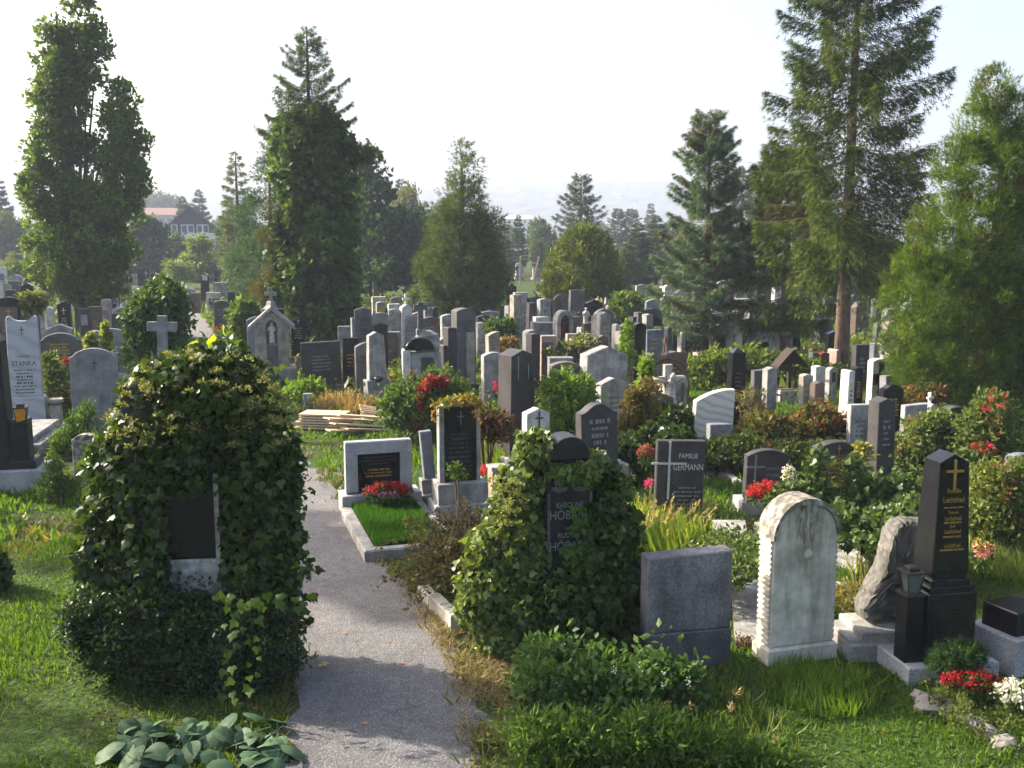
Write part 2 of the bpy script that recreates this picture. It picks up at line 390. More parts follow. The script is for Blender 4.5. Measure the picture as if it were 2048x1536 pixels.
def asphalt_mat():
    m, nt, p = new_mat('worn_asphalt'); N, L = nt.nodes, nt.links
    tc = N.new('ShaderNodeTexCoord')
    n1 = N.new('ShaderNodeTexNoise'); n1.inputs['Scale'].default_value = 1.6; n1.inputs['Detail'].default_value = 8
    n2 = N.new('ShaderNodeTexVoronoi'); n2.inputs['Scale'].default_value = 46; n2.inputs['Randomness'].default_value = 1
    n3 = N.new('ShaderNodeTexNoise'); n3.inputs['Scale'].default_value = 9; n3.inputs['Detail'].default_value = 7; n3.inputs['Roughness'].default_value = .7
    for n in (n1, n2, n3): L.new(tc.outputs['Object'], n.inputs['Vector'])
    r1 = N.new('ShaderNodeValToRGB'); e = r1.color_ramp.elements
    e[0].position = .30; e[0].color = (.132, .128, .126, 1); e[1].position = .70; e[1].color = (.192, .188, .187, 1)
    L.new(n1.outputs[0], r1.inputs[0])
    r2 = N.new('ShaderNodeValToRGB'); e = r2.color_ramp.elements
    e[0].position = .0; e[0].color = (1.75, 1.72, 1.66, 1); e[1].position = .45; e[1].color = (.66, .66, .67, 1)
    L.new(n2.outputs['Distance'], r2.inputs[0])
    r3 = N.new('ShaderNodeValToRGB'); e = r3.color_ramp.elements
    e[0].position = .36; e[0].color = (.80, .78, .75, 1); e[1].position = .60; e[1].color = (1.06, 1.06, 1.06, 1)
    L.new(n3.outputs[0], r3.inputs[0])
    a = N.new('ShaderNodeMix'); a.data_type = 'RGBA'; a.blend_type = 'MULTIPLY'; a.inputs[0].default_value = 1
    L.new(r1.outputs[0], a.inputs[6]); L.new(r2.outputs[0], a.inputs[7])
    c = N.new('ShaderNodeMix'); c.data_type = 'RGBA'; c.blend_type = 'MULTIPLY'; c.inputs[0].default_value = 1
    L.new(a.outputs[2], c.inputs[6]); L.new(r3.outputs[0], c.inputs[7]); L.new(c.outputs[2], p.inputs['Base Color'])
    wv = N.new('ShaderNodeTexNoise'); wv.inputs['Scale'].default_value = 2.2; wv.inputs['Detail'].default_value = 6
    L.new(tc.outputs['Object'], wv.inputs['Vector'])
    av = N.new('ShaderNodeMix'); av.data_type = 'RGBA'; av.inputs[0].default_value = .35; L.new(tc.outputs['Object'], av.inputs[6]); L.new(wv.outputs['Color'], av.inputs[7])
    ck = N.new('ShaderNodeTexVoronoi'); ck.feature = 'DISTANCE_TO_EDGE'; ck.inputs['Scale'].default_value = 1.5; L.new(av.outputs[2], ck.inputs['Vector'])
    rk = N.new('ShaderNodeValToRGB'); rk.color_ramp.elements[0].position = .004; rk.color_ramp.elements[1].position = .016; rk.color_ramp.elements[0].color = (.74, .73, .71, 1); rk.color_ramp.elements[1].color = (1, 1, 1, 1); L.new(ck.outputs['Distance'], rk.inputs[0])
    gt = N.new('ShaderNodeMath'); gt.operation = 'GREATER_THAN'; gt.inputs[1].default_value = .54; L.new(n1.outputs[0], gt.inputs[0])
    d_ = N.new('ShaderNodeMix'); d_.data_type = 'RGBA'; d_.blend_type = 'MULTIPLY'; L.new(gt.outputs[0], d_.inputs[0]); L.new(c.outputs[2], d_.inputs[6]); L.new(rk.outputs[0], d_.inputs[7]); L.new(d_.outputs[2], p.inputs['Base Color'])
    p.inputs['Roughness'].default_value = .9
    b = N.new('ShaderNodeBump'); b.inputs['Strength'].default_value = .5; b.inputs['Distance'].default_value = .01
    L.new(n2.outputs['Distance'], b.inputs['Height']); L.new(b.outputs[0], p.inputs['Normal'])
    MATS['asphalt'] = m
asphalt_mat()
# ground: one sheet reaching far past the hill
g = obj('ground', [(-2500, -300, 0), (2500, -300, 0), (2500, 3000, 0), (-2500, 3000, 0)], [(0, 1, 2, 3)], 'ground'); g['kind'] = 'structure'
# the asphalt path: centre line and half width, with a ragged edge
PATH = [(-1.05, 3.0), (-1.06, 8.0), (-1.30, 9.4), (-1.95, 11.2), (-3.4, 15.2), (-7.0, 25), (-11.1, 36.5), (-18.0, 56), (-29.5, 90)]
def path_x(y):
    for (x0, y0), (x1, y1) in zip(PATH, PATH[1:]):
        if y <= y1: return x0 + (x1 - x0) * (y - y0) / (y1 - y0)
    return PATH[-1][0]
def in_path(X, Y, pad=0.0):
    xs = np.interp(Y, [p[1] for p in PATH], [p[0] for p in PATH])
    return np.abs(X - xs) < .80 + pad
ys = np.concatenate([np.arange(3, 30, .22), np.arange(30, 90, 1.0)])
pv, pf = [], []
for i, y in enumerate(ys):
    x = path_x(y)
    j1 = .07 * sin(y * 3.1) + .05 * sin(y * 7.7 + 1) + random.uniform(-.03, .03)
    j2 = .08 * sin(y * 2.3 + 2) + .06 * sin(y * 8.9) + random.uniform(-.03, .03)
    pv += [(x - .80 + j1, y, .004), (x + .80 + j2, y, .004)]
    if i: pf.append((2 * i - 2, 2 * i - 1, 2 * i + 1, 2 * i))
o = obj('path', pv, pf, 'asphalt'); o['kind'] = 'structure'
# side path branching off towards the planks
a0, a1, a2, a3 = gp(560, 968), gp(760, 946), gp(760, 932), gp(560, 938)
sv, sf = [], []
for i in range(15):
    t = i / 14
    lo = (a0[0] + (a1[0] - a0[0]) * t, a0[1] + (a1[1] - a0[1]) * t + random.uniform(-.06, .06))
    hi = (a3[0] + (a2[0] - a3[0]) * t, a3[1] + (a2[1] - a3[1]) * t + random.uniform(-.06, .06))
    sv += [(*lo, .008), (*hi, .008)]
    if i: sf.append((2 * i - 2, 2 * i, 2 * i + 1, 2 * i - 1))
o = obj('side_path', sv, sf, 'asphalt'); o['kind'] = 'structure'
# the far wooded ridge
def hill_mat():
    m, nt, p = new_mat('wooded_hill'); N, L = nt.nodes, nt.links
    tc = N.new('ShaderNodeTexCoord')
    n = N.new('ShaderNodeTexNoise'); n.inputs['Scale'].default_value = .035; n.inputs['Detail'].default_value = 8
    L.new(tc.outputs['Object'], n.inputs['Vector'])
    r = N.new('ShaderNodeValToRGB'); r.color_ramp.elements[0].position = .35; r.color_ramp.elements[1].position = .65
    r.color_ramp.elements[0].color = (.025, .045, .02, 1); r.color_ramp.elements[1].color = (.09, .11, .045, 1)
    L.new(n.outputs[0], r.inputs[0]); L.new(r.outputs[0], p.inputs['Base Color']); p.inputs['Roughness'].default_value = 1
    MATS['hill'] = m
hill_mat()
hx = np.linspace(-1250, 1250, 240); hy = np.linspace(1000, 1900, 60)
def hill_z(x, y):
    ridge = 68 + 9 * sin(x / 330 + 1.2) + 5 * sin(x / 130) - 5 * (x / 800) ** 2; t = min((y - 1000) / 560, 1)
    return ridge * t * t * (3 - 2 * t)
hv, hf = [], []
for j, y in enumerate(hy):
    for i, x in enumerate(hx):
        ridge = 68 + 9 * sin(x / 330 + 1.2) + 5 * sin(x / 130) - 5 * (x / 800) ** 2
        t = (y - 1000) / 560
        z = ridge * (1 if t >= 1 else t * t * (3 - 2 * t)) if y < 1560 else ridge
        z += 3.2 * random.random() * (t > .05)
        hv.append((x, y, z - .5))
n = len(hx)
for j in range(len(hy) - 1):
    for i in range(n - 1): hf.append((j * n + i, j * n + i + 1, (j + 1) * n + i + 1, (j + 1) * n + i))
o = obj('hill', hv, hf, 'hill'); o['kind'] = 'structure'
# ================================================================== gravestones
BLOCK = []                                             # footprints that grass keeps out of: (x, y, radius)
def prof(shape, W, H):
    w = W / 2
    def arc(x0, z0, x1, z1, rise, n=9):
        out = []
        for i in range(n + 1):
            t = i / n; out.append((x0 + (x1 - x0) * t, z0 + (z1 - z0) * t + rise * 4 * t * (1 - t)))
        return out
    if shape == 'flat': return [(-w, 0), (w, 0), (w, H), (-w, H)]
    if shape == 'slope': return [(-w, 0), (w, 0), (w, H * 1.0), (-w, H * .97)]
    if shape == 'gable': return [(-w, 0), (w, 0), (w, H - .20 * W), (0, H), (-w, H - .20 * W)]
    if shape == 'lowgable': return [(-w, 0), (w, 0), (w, H - .10 * W), (0, H), (-w, H - .10 * W)]
    if shape == 'arch': return [(-w, 0), (w, 0)] + arc(w, H - .14 * W, -w, H - .14 * W, .14 * W)
    if shape == 'round': return [(-w, 0), (w, 0)] + [(w * cos(t), H - w + w * sin(t)) for t in np.linspace(0, pi, 13)]
    if shape == 'halfround': return [(-w, 0), (w, 0)] + arc(w, H - .26 * W, -w, H - .26 * W, .26 * W, 12)
    if shape == 'shoulder':
        return [(-w, 0), (w, 0), (w, H - .20 * W), (w * .86, H - .17 * W)] + arc(w * .74, H - .10 * W, -w * .74, H - .10 * W, .10 * W, 8) + [(-w * .86, H - .17 * W), (-w, H - .20 * W)]
    if shape == 'ogee':
        return [(-w, 0), (w, 0), (w, H - .24 * W)] + arc(w, H - .24 * W, w * .55, H - .12 * W, -.02 * W, 3)[1:] + arc(w * .5, H - .10 * W, -w * .5, H - .10 * W, .10 * W, 7) + arc(-w * .55, H - .12 * W, -w, H - .24 * W, -.02 * W, 3)
    if shape == 'wave':
        return [(-w, 0), (w, 0), (w, H - .10 * W), (w * .93, H - .02 * W), (w * .80, H)] + [(w * .75 * cos(t), H - .17 * W * sin(t)) for t in np.linspace(.12, pi - .12, 9)] + [(-w * .80, H), (-w * .93, H - .02 * W), (-w, H - .10 * W)]
    if shape == 'sweep': return [(-w, 0), (w, 0), (w, H)] + arc(w, H, -w, H - .32 * W, .09 * W, 7)[1:]
    if shape == 'cross':
        a = .16 * W if W > .5 else .2 * W
        b = H - .38 * W
        return [(-a, 0), (a, 0), (a, b - a), (w, b - a), (w, b + a), (a, b + a), (a, H), (-a, H), (-a, b + a), (-w, b + a), (-w, b - a), (-a, b - a)]
    raise KeyError(shape)
def text_part(s, size, mat, parent, x, y, z, sx=1.0, name='lettering'):
    cu = bpy.data.curves.new('t', 'FONT'); cu.body = s; cu.size = size; cu.align_x = 'CENTER'; cu.align_y = 'CENTER'; cu.extrude = .0015
    cu.resolution_u = 3
    t = bpy.data.objects.new('t', cu); COL.objects.link(t)
    me = bpy.data.meshes.new_from_object(t)
    bpy.data.objects.remove(t)
    o = obj_me(name, me, mat, parent, (x, y, z))
    o.rotation_euler = (pi / 2, 0, 0); o.scale = (sx, 1, 1)
    return o
def bars(parent, x0, x1, z0, z1, n, mat, y, seed=0, name='inscription'):
    r = random.Random(seed); mb = MB(); h = (z1 - z0) / max(n, 1)
    for i in range(n):
        z = z1 - h * (i + .5); wl = (x1 - x0) * r.uniform(.55, 1.0); x = (x0 + x1) / 2 - wl / 2; end = x + wl
        big = r.random() < .3; hh = h * (.30 if big else .19)
        while x < end - .005:
            w = min(r.uniform(.5, 1.3) * h * .42, end - x)
            mb.box(x, x + w, y - .0025, y + .004, z - hh, z + hh); x += w + h * .14
            if r.random() < .2: x += h * .3
    if mb.v:
        o = mb.build(name, mat, parent); o['kind'] = 'stuff'; return o
def thin_cross(parent, x, z, h, arm, t, mat, y, name='cross_relief'):
    mb = MB(); mb.box(x - t, x + t, y - .008, y + .005, z - h * .62, z + h * .38); mb.box(x - arm, x - t - .001, y - .008, y + .005, z - t, z + t); mb.box(x + t + .001, x + arm, y - .008, y + .005, z - t, z + t)
    return mb.build(name, mat, parent)
def S(name, xl, xr, yt, yb, shape, mat, label, D=.18, yaw=18, pl=(), taper=1.0, tapery=1.0, plate=None, cross=None, lines=None, text=None, cat='gravestone', group=None, tilt=0, b=.012, pname='stone'):
    X, Y = gp((xl + xr) / 2, yb)
    th = radians(yaw); r = np.array([cos(th), sin(th)]); bk = np.array([-sin(th), cos(th)])
    s = np.array([Y, -X]) / sqrt(X * X + Y * Y)
    span = (xr - xl) * mpp(Y)
    dk = float(bk @ s)
    W = max((span - D * abs(dk)) / max(float(r @ s), .3), .15)
    sh = -dk * D / 2
    px, py = X + s[0] * sh, Y + s[1] * sh
    Ht = max(zat(yt, py), .3)
    root = thing(name, label, cat, (px, py, 0), th, group)
    if not tilt and Y > 13: q_ = random.Random(int(xl * 3 + yb)); root.rotation_euler = (radians(q_.gauss(0, .9)), radians(q_.gauss(0, .9)), th + radians(q_.gauss(0, 2.5)))
    if tilt: root.rotation_euler = (0, radians(tilt), th)
    if not (plate or lines or text or cross) and shape not in ('cross', 'obelisk') and cat == 'gravestone' and 'plain' not in label and 'edge' not in label and mat not in ('wornstone', 'marble_white'):
        q_ = random.Random(int(xl * 7 + yt)); lines = (q_.randint(3, 7), q_.uniform(.3, .45), q_.uniform(.66, .78), q_.uniform(.45, .65), {'black': 'gold', 'blackmatt': 'gold', 'dark': 'letter_grey', 'brown': 'gold', 'blue': 'letter_grey', 'red': 'gold', 'darkgrey': 'letter_dark'}.get(mat, 'letter_soft'))
    z = 0.0
    for k, (ph, ew, ed, pm) in enumerate(pl):
        z0 = -.06 if k == 0 else z
        MB().box(-W / 2 - ew, W / 2 + ew, -ed, D + ed, z0, z + ph, .015).build('plinth' if k else 'base', pm, root)
        z += ph
    z0s = z if pl else -.08
    Hs = Ht - z
    if shape == 'obelisk':
        w = W / 2; tw = w * taper; cap = W * .30
        y0, y1 = 0, D; ym = D / 2; ty = (D / 2) * tapery
        hz = Ht - cap
        v = [(-w, y0, z0s), (w, y0, z0s), (w, y1, z0s), (-w, y1, z0s), (-tw, ym - ty, hz), (tw, ym - ty, hz), (tw, ym + ty, hz), (-tw, ym + ty, hz), (0, ym, Ht)]
        f = [(0, 1, 5, 4), (1, 2, 6, 5), (2, 3, 7, 6), (3, 0, 4, 7), (4, 5, 8), (5, 6, 8), (6, 7, 8), (7, 4, 8)]
        body = obj(pname, v, f, mat, root)
    else:
        mb = MB().prism(prof(shape, W, Hs + (0 if pl else .08)), 0, D, b)
        H0 = Hs + (0 if pl else .08)
        if taper != 1 or tapery != 1:
            def tp(x, y, zz):
                k = zz / H0; return x * (1 - (1 - taper) * k), D / 2 + (y - D / 2) * (1 - (1 - tapery) * k), zz
            mb.map(tp)
        mb.map(lambda x, y, zz: (x, y, zz + z0s))
        body = mb.build(pname, mat, root)
    zf = lambda q: z + q * Hs
    yf = -.004 if taper == 1 and tapery == 1 else 0
    host = body
    if plate:
        x0, x1, q0, q1, pm = plate[:5]
        yy = D / 2 * (1 - tapery) * (q0 + q1) / 2
        host = MB().box(x0 * W, x1 * W, yy - .014, yy + .02, zf(q0), zf(q1)).build('inscription_plate', pm, body)
        yf = yy - .017
    if cross:
        cx, cz, ch, cm = cross[:4]
        thin_cross(body, cx * W, zf(cz), ch * Hs, ch * Hs * .30, min(max(ch * Hs * .045, .006), .013), cm, yf - .002 + D / 2 * (1 - tapery) * cz * (0 if plate else 1))
    if lines:
        n_, q0, q1, wf, lm = lines[:5]
        bars(body, -wf / 2 * W, wf / 2 * W, zf(q0), zf(q1), n_, lm, yf - .001 + D / 2 * (1 - tapery) * (q0 if not plate else 0), seed=int(xl + yt))
    if text:
        for tx in text:
            s_, size, q, tm = tx[:4]; ox = tx[4] if len(tx) > 4 else 0; sx = tx[5] if len(tx) > 5 else 1
            text_part(s_, size * Hs, tm, body, ox * W, yf - .003 + D / 2 * (1 - tapery) * q * (0 if plate else 1), zf(q), sx)
    BLOCK.append((px, py + D / 2, max(W / 2, .25)))
    root['W'] = W; root['Hh'] = Ht
    return root

G = 'gold'; LW = 'letter_white'; LG = 'letter_grey'; LD = 'letter_dark'
gran = lambda h=.2, e=.08: ((h, e, e, 'granite'),)
conc = lambda h=.2, e=.08: ((h, e, e, 'concrete'),)
S_ = S
# ---- corner by the big ivy bush
S('gravestone', 27, 90, 632, 851, 'wave', 'marble_blue', 'tall veined bluish marble slab lettered STANKA with a scooped top', .16, 10, ((.62, .05, .06, 'marble_blue'),), taper=.93,
  cross=(0, .83, .10, LD), text=[('FAMILIE', .042, .50, LD), ('STANKA', .085, .41, LD, 0, .85)], lines=(8, .03, .35, .72, LD))
S('gravestone', 150, 240, 697, 858, 'shoulder', 'grey', 'plain grey shouldered slab between the marble STANKA slab and the ivy bush', .16, 10, cross=(.03, .82, .14, 'darkgrey'))
S('gravestone', 90, 167, 666, 782, 'shoulder', 'darkgrey', 'wide dark shouldered stone with dull gold lines above red flowers', .2, 10, gran(.25), lines=(6, .42, .80, .6, G))
S('gravestone', 100, 152, 648, 760, 'gable', 'grey', 'grey gabled stone peeping over the wide stone with gold lines', .2, 10)
S('gravestone', 176, 216, 661, 792, 'lowgable', 'pale', 'pale tapering gabled stone with ivy climbing its edge', .2, 10, taper=.75)
S('gravestone', 205, 256, 657, 772, 'arch', 'grey', 'light grey arched stone with a white cross and white name line', .14, 10, gran(.35, .1), cross=(-.28, .82, .2, LW), lines=(3, .42, .62, .6, LW))
S('gravestone', 3, 46, 594, 735, 'arch', 'blackmatt', 'tall black arched stone with brown panel behind the STANKA slab', .2, 10, plate=(-.40, .40, .1, .86, 'brown'), cross=(0, .8, .12, G), lines=(6, .25, .62, .5, G))
S('gravestone', 40, 84, 611, 722, 'lowgable', 'dark', 'low black gabled stone partly covered by a small bush', .2, 10)
S('gravestone', -8, 14, 566, 690, 'flat', 'white', 'white slab edge cut by the picture border beside black arched stone', .2, 10)
S('gravestone', 48, 73, 566, 662, 'ogee', 'black', 'black stone with a bright wavy white coping', .22, 10, ((.2, .05, .05, 'granite'),))
S('gravestone', 10, 38, 580, 662, 'flat', 'dark', 'small dark block stone with thin pale edge in front of the wavy coping stone', .2, 10, lines=(3, .5, .8, .5, LG))
S('gravestone', 3, 26, 566, 640, 'ogee', 'tan', 'tan stone with curved top near the picture border', .2, 10)
S('gravestone', 22, 45, 562, 630, 'flat', 'darkgrey', 'grey square slab between tan curved stone and wavy coping stone', .2, 10)
S('gravestone', -12, 17, 534, 600, 'flat', 'white', 'white framed stone with dark inset near the border behind tan stone', .25, 10, plate=(-.35, .35, .15, .8, 'blue'))
S('gravestone', 82, 102, 583, 680, 'flat', 'pale', 'pale slab beside the columnar tree foliage', .2, 10)
S('gravestone', 95, 113, 614, 702, 'gable', 'white', 'narrow whitish gabled stone before the pale slab', .2, 10)
S('gravestone', 121, 147, 604, 690, 'gable', 'black', 'black gabled stone with a small silver cross under the columnar tree', .2, 10, gran(.2), cross=(0, .78, .18, LW), lines=(4, .3, .6, .6, LG))
S('gravestone', 163, 184, 617, 700, 'flat', 'dark', 'dark slab with a pale carved figure under the columnar tree', .2, 10, plate=(-.35, .35, .6, .85, 'pale'))
S('gravestone', 183, 208, 613, 696, 'flat', 'brown', 'dark reddish-brown slab under the columnar tree', .2, 10)
S('gravestone', 205, 229, 598, 690, 'lowgable', 'pale', 'pale tapered stone on a stepped foot by the columnar tree', .22, 10, ((.5, .08, .08, 'pale'),), taper=.8)
S('gravestone', 227, 259, 627, 712, 'flat', 'dark', 'dark flat-topped stone beside the leafy bush with the stone cross', .2, 10)
S('gravestone', 231, 262, 615, 695, 'arch', 'pale', 'pale stone with rounded coping just behind the dark flat-topped stone', .3, 10)
S('gravestone', 226, 240, 596, 672, 'flat', 'white', 'white framed slab with dark photo inset behind the pale tapered stone', .2, 10, plate=(-.3, .3, .5, .85, 'dark'))
S('gravestone', 244, 268, 560, 652, 'ogee', 'pale', 'pale stone with a little crown beyond the leafy bush', .2, 10)
S('gravestone', 247, 266, 575, 660, 'gable', 'brown', 'brown gabled stone standing before the little-crowned pale stone', .2, 10)
S('gravestone', 228, 250, 573, 650, 'flat', 'darkgrey', 'dark grey slab tucked beside the brown gabled stone', .2, 10)
S('stone_cross', 300, 358, 632, 862, 'cross', 'grey', 'plain grey stone cross in front of the leafy round bush', .14, 4, ((.35, .2, .15, 'concrete'),), cat='cross', b=.006)
S('gravestone', 150, 206, 869, 968, 'shoulder', 'wornstone', 'low crumbling lichen-spotted stone half hidden by the big ivy bush', .16, 4)
# ---- by the far path
S('gravestone', 402, 419, 547, 612, 'round', 'black', 'slim black stone with round white emblem at the far path', .25, 10, ((.35, .2, .1, 'brown'),), plate=(-.32, .32, .74, .95, 'white'))
S('gravestone', 372, 391, 576, 618, 'gable', 'pale', 'little pale gabled shrine stone at the edge of the far path', .4, 10, plate=(-.25, .25, .55, .8, 'blue'))
S('gravestone', 384, 404, 586, 626, 'flat', 'brown', 'low reddish-brown block at the edge of the far path', .3, 10)
S('gravestone', 414, 442, 585, 628, 'flat', 'white', 'white low frame stone with opening at the far path', .3, 10, plate=(-.32, .5, -.1, .72, 'darkgrey'))
S('gravestone', 429, 460, 601, 664, 'arch', 'darkgrey', 'grey arched stone over bright pink flowers by the far path', .25, 10, lines=(3, .5, .75, .5, LG))
S('gravestone', 450, 482, 616, 704, 'slope', 'dark', 'dark leaning flat-topped slab at the corner of the far path', .2, 10, gran(.5))
S('gravestone', 458, 472, 584, 660, 'flat', 'dark', 'thin dark pillar behind the stone with pink flowers', .25, 10)
S('gravestone', 305, 322, 546, 606, 'gable', 'black', 'black house-shaped stone beyond the round leafy bush', .4, 10)
S('gravestone', 337, 354, 556, 606, 'round', 'white', 'short rounded white stone beyond the round leafy bush', .3, 10)
S('gravestone', 279, 302, 536, 604, 'flat', 'dark', 'dark slab with tiny white crucifix beyond the leafy bush', .25, 10, cross=(.25, .85, .2, LW))
S('gravestone', 272, 303, 573, 640, 'arch', 'grey', 'grey round-topped stone half hidden by the leafy bush', .25, 10)
S('gravestone', 428, 456, 565, 612, 'flat', 'pale', 'pale stepped monument with a cornice behind the white frame stone', .5, 10, ((.5, .2, .2, 'pale'),))
S('gravestone', 430, 454, 540, 582, 'flat', 'blackmatt', 'black square stone in the shade behind the pale stepped monument', .3, 10)
S('gravestone', 460, 474, 528, 580, 'ogee', 'pale', 'pale statue-like stone in the shade of the hedge near the chalet', .4, 10)
# ---- around the saint shrine
S('gravestone', 497, 522, 633, 742, 'sweep', 'blue', 'bluish slab leaning out from behind the saint shrine', .2, 14)
S('gravestone', 583, 611, 636, 740, 'gable', 'black', 'slim black pillar with a white cross beside the saint shrine', .25, 14, ((.42, .05, .05, 'pale'), (.35, .0, .0, 'black')), cross=(0, .90, .16, LW), lines=(5, .2, .66, .7, LG))
S('gravestone', 608, 686, 684, 784, 'flat', 'dark', 'broad dark granite slab next to the saint shrine', .22, 9, ((.18, .04, .06, 'darkgrey'),))
S('gravestone', 684, 717, 676, 772, 'flat', 'blackmatt', 'dark slab in deep shade at the foot of the ivy-clad spruce', .2, 14)
S('gravestone', 710, 742, 685, 792, 'sweep', 'darkgrey', 'grey slab with a swept top next to the light obelisk with a candle bowl', .2, 22)
S('gravestone', 735, 777, 664, 800, 'gable', 'pale', 'light grey tapering stone with a bronze candle bowl on its foot', .26, 24, ((.5, .07, .07, 'grey'),), taper=.8, lines=(7, .3, .75, .5, 'tan'))
S('gravestone', 745, 777, 645, 752, 'gable', 'black', 'black gabled stone right behind the light tapering stone', .2, 18)
S('gravestone', 742, 775, 625, 722, 'lowgable', 'grey', 'grey low-gabled stone behind the black gabled one', .25, 16)
S('gravestone', 711, 745, 616, 722, 'arch', 'darkgrey', 'tall dark grey round-shouldered stone at the edge of the ivy-clad spruce', .25, 10, lines=(6, .3, .8, .6, LD))
S('gravestone', 704, 716, 636, 722, 'flat', 'pale', 'pale slab edge half swallowed by the ivy-clad spruce', .2, 16)
S('gravestone', 752, 771, 604, 682, 'arch', 'tan', 'narrow stone with yellowish panel and rounded coping', .3, 16, plate=(-.3, .35, .3, .85, 'yellow'))
S('gravestone', 775, 801, 618, 722, 'arch', 'pale', 'light arched stone just before the white cross-topped monument', .22, 14)
S('gravestone', 772, 801, 664, 738, 'flat', 'grey', 'stone with a brown panel over a red flower bowl', .22, 14, plate=(-.42, .3, .12, .98, 'brown'))
S('gravestone', 800, 829, 609, 722, 'ogee', 'white', 'white waisted monument crowned by a small cross', .3, 22, ((.55, .06, .06, 'white'),), taper=.86)
S('gravestone', 808, 834, 633, 722, 'halfround', 'grey', 'grey round-topped stone touching the white cross-topped monument', .2, 16)
S('gravestone', 842, 880, 634, 738, 'arch', 'brown', 'brownish arched stone behind the rocky cross', .25, 16, ((.5, .05, .05, 'blue'),))
S('gravestone', 880, 914, 629, 732, 'arch', 'pale', 'light arched stone next to the massive double dark stone', .3, 20)
S('gravestone', 878, 906, 672, 768, 'sweep', 'tan', 'pale rimmed stone with dark inset touching the massive double dark stone', .2, 24, plate=(-.1, .38, .3, .82, 'dark'))
S('gravestone', 866, 878, 614, 690, 'flat', 'dark', 'narrow dark stone peeping between two arched stones', .25, 18)
S('gravestone', 823, 842, 570, 640, 'flat', 'darkgrey', 'tall dark slab at the foot of the broad yew', .3, 18)
S('gravestone', 778, 802, 608, 672, 'flat', 'white', 'white frame stone behind the light arched stone', .25, 14, plate=(-.3, .4, .1, .8, 'tan'))
S('gravestone', 848, 868, 616, 690, 'arch', 'grey', 'grey stone with a pale inset behind the brownish arched stone', .3, 16, plate=(-.2, .25, .3, .85, 'pale'))
# ---- middle, before the broad yew and the round thuja
S('gravestone', 948, 976, 645, 722, 'lowgable', 'white', 'whitish stone with a lit coping just behind the massive double dark stone', .3, 22)
S('gravestone', 972, 1001, 664, 752, 'sweep', 'tan', 'brownish-grey stone beside a bush with orange tips', .25, 24)
S('gravestone', 962, 1012, 705, 808, 'arch', 'pale', 'light grey arched stone behind the tall dark obelisk', .22, 22, ((.25, .03, .05, 'pale'),), lines=(3, .65, .82, .6, 'grey'))
S('gravestone', 1045, 1082, 660, 768, 'arch', 'grey', 'grey arched stone edge behind the dark block near the tall obelisk', .3, 26)
S('gravestone', 1050, 1080, 667, 780, 'lowgable', 'dark', 'dark block stone with bright edge behind the tall dark obelisk', .28, 34)
S('gravestone', 1077, 1112, 672, 776, 'flat', 'pink', 'pinkish portal frame with a brown panel above red flowers', .3, 10, plate=(-.45, .25, .05, .88, 'brown'))
S('gravestone', 1019, 1046, 590, 680, 'flat', 'tan', 'tall stepped stone with a bright edge between yew and thuja', .35, 30)
S('gravestone', 1009, 1022, 612, 676, 'flat', 'grey', 'low step-shaped stone beside the tall stepped stone', .35, 30)
S('gravestone', 1074, 1102, 597, 682, 'lowgable', 'pale', 'tall pale slab partly under the round thuja', .3, 26)
S('gravestone', 1036, 1052, 604, 670, 'halfround', 'pale', 'small pale carved stone between the tall slabs near the yew', .4, 26)
S('gravestone', 1050, 1070, 606, 688, 'flat', 'dark', 'dark stepped stone next to the tall pale slab', .3, 26)
S('gravestone', 1057, 1119, 646, 716, 'flat', 'grey', 'long grey box tomb carrying a white block', .6, 10)
S('gravestone', 1066, 1099, 634, 690, 'flat', 'white', 'white block with dark iron cross on the long box tomb', .35, 14, cross=(-.15, .8, .3, LD))
S('gravestone', 1129, 1187, 668, 745, 'flat', 'pink', 'broad pinkish slab behind a bush with pale blossoms', .25, 12)
S('gravestone', 1188, 1219, 624, 730, 'gable', 'pale', 'tall pale gabled stone near the round thuja', .3, 28, ((.4, .05, .05, 'pale'),))
S('gravestone', 1183, 1197, 632, 722, 'flat', 'pale', 'pale slab edge hidden by the tall pale gabled stone', .3, 28)
S('gravestone', 1184, 1215, 671, 752, 'gable', 'brown', 'brown gabled stone just behind the white house-shaped monument', .25, 26)
S('gravestone', 1154, 1251, 693, 842, 'gable', 'pale', 'white weathered house-shaped monument with grey tablet', .4, 24, ((.4, .04, .05, 'pale'),), plate=(-.16, .18, .12, .62, 'grey'), b=.02)
S('gravestone', 1094, 1158, 724, 840, 'arch', 'brown', 'brown arched stone in a pale rim behind a bright green shrub', .25, 14, plate=(-.42, .46, .05, .9, 'dark'))
S('gravestone', 1092, 1146, 716, 822, 'flat', 'grey', 'grey squared stone topped by a planted trough', .35, 10)
S('gravestone', 1189, 1251, 756, 872, 'gable', 'pale', 'pale gabled stone in front of the house-shaped monument', .22, 26)
S('gravestone', 1042, 1099, 817, 968, 'gable', 'white', 'white gabled stone with an engraved black cross behind the ivy', .2, 24, ((.12, .05, .05, 'pale'),), cross=(.02, .86, .22, LD))
S('gravestone', 1153, 1238, 808, 1010, 'ogee', 'dark', 'dark arched stone with sloping shoulders on a wide grey foot', .24, 18, ((.62, .12, .12, 'grey'),))
S('gravestone', 1256, 1290, 646, 802, 'halfround', 'black', 'tall black round-topped stone with gold lines', .22, 26, ((.4, .04, .04, 'blackmatt'),), lines=(4, .25, .5, .6, G))
S('gravestone', 1288, 1324, 660, 775, 'flat', 'blue', 'bluish slab with gold name lines beside the tall black stone', .2, 14, ((.2, .04, .04, 'grey'),), lines=(3, .6, .85, .55, G))
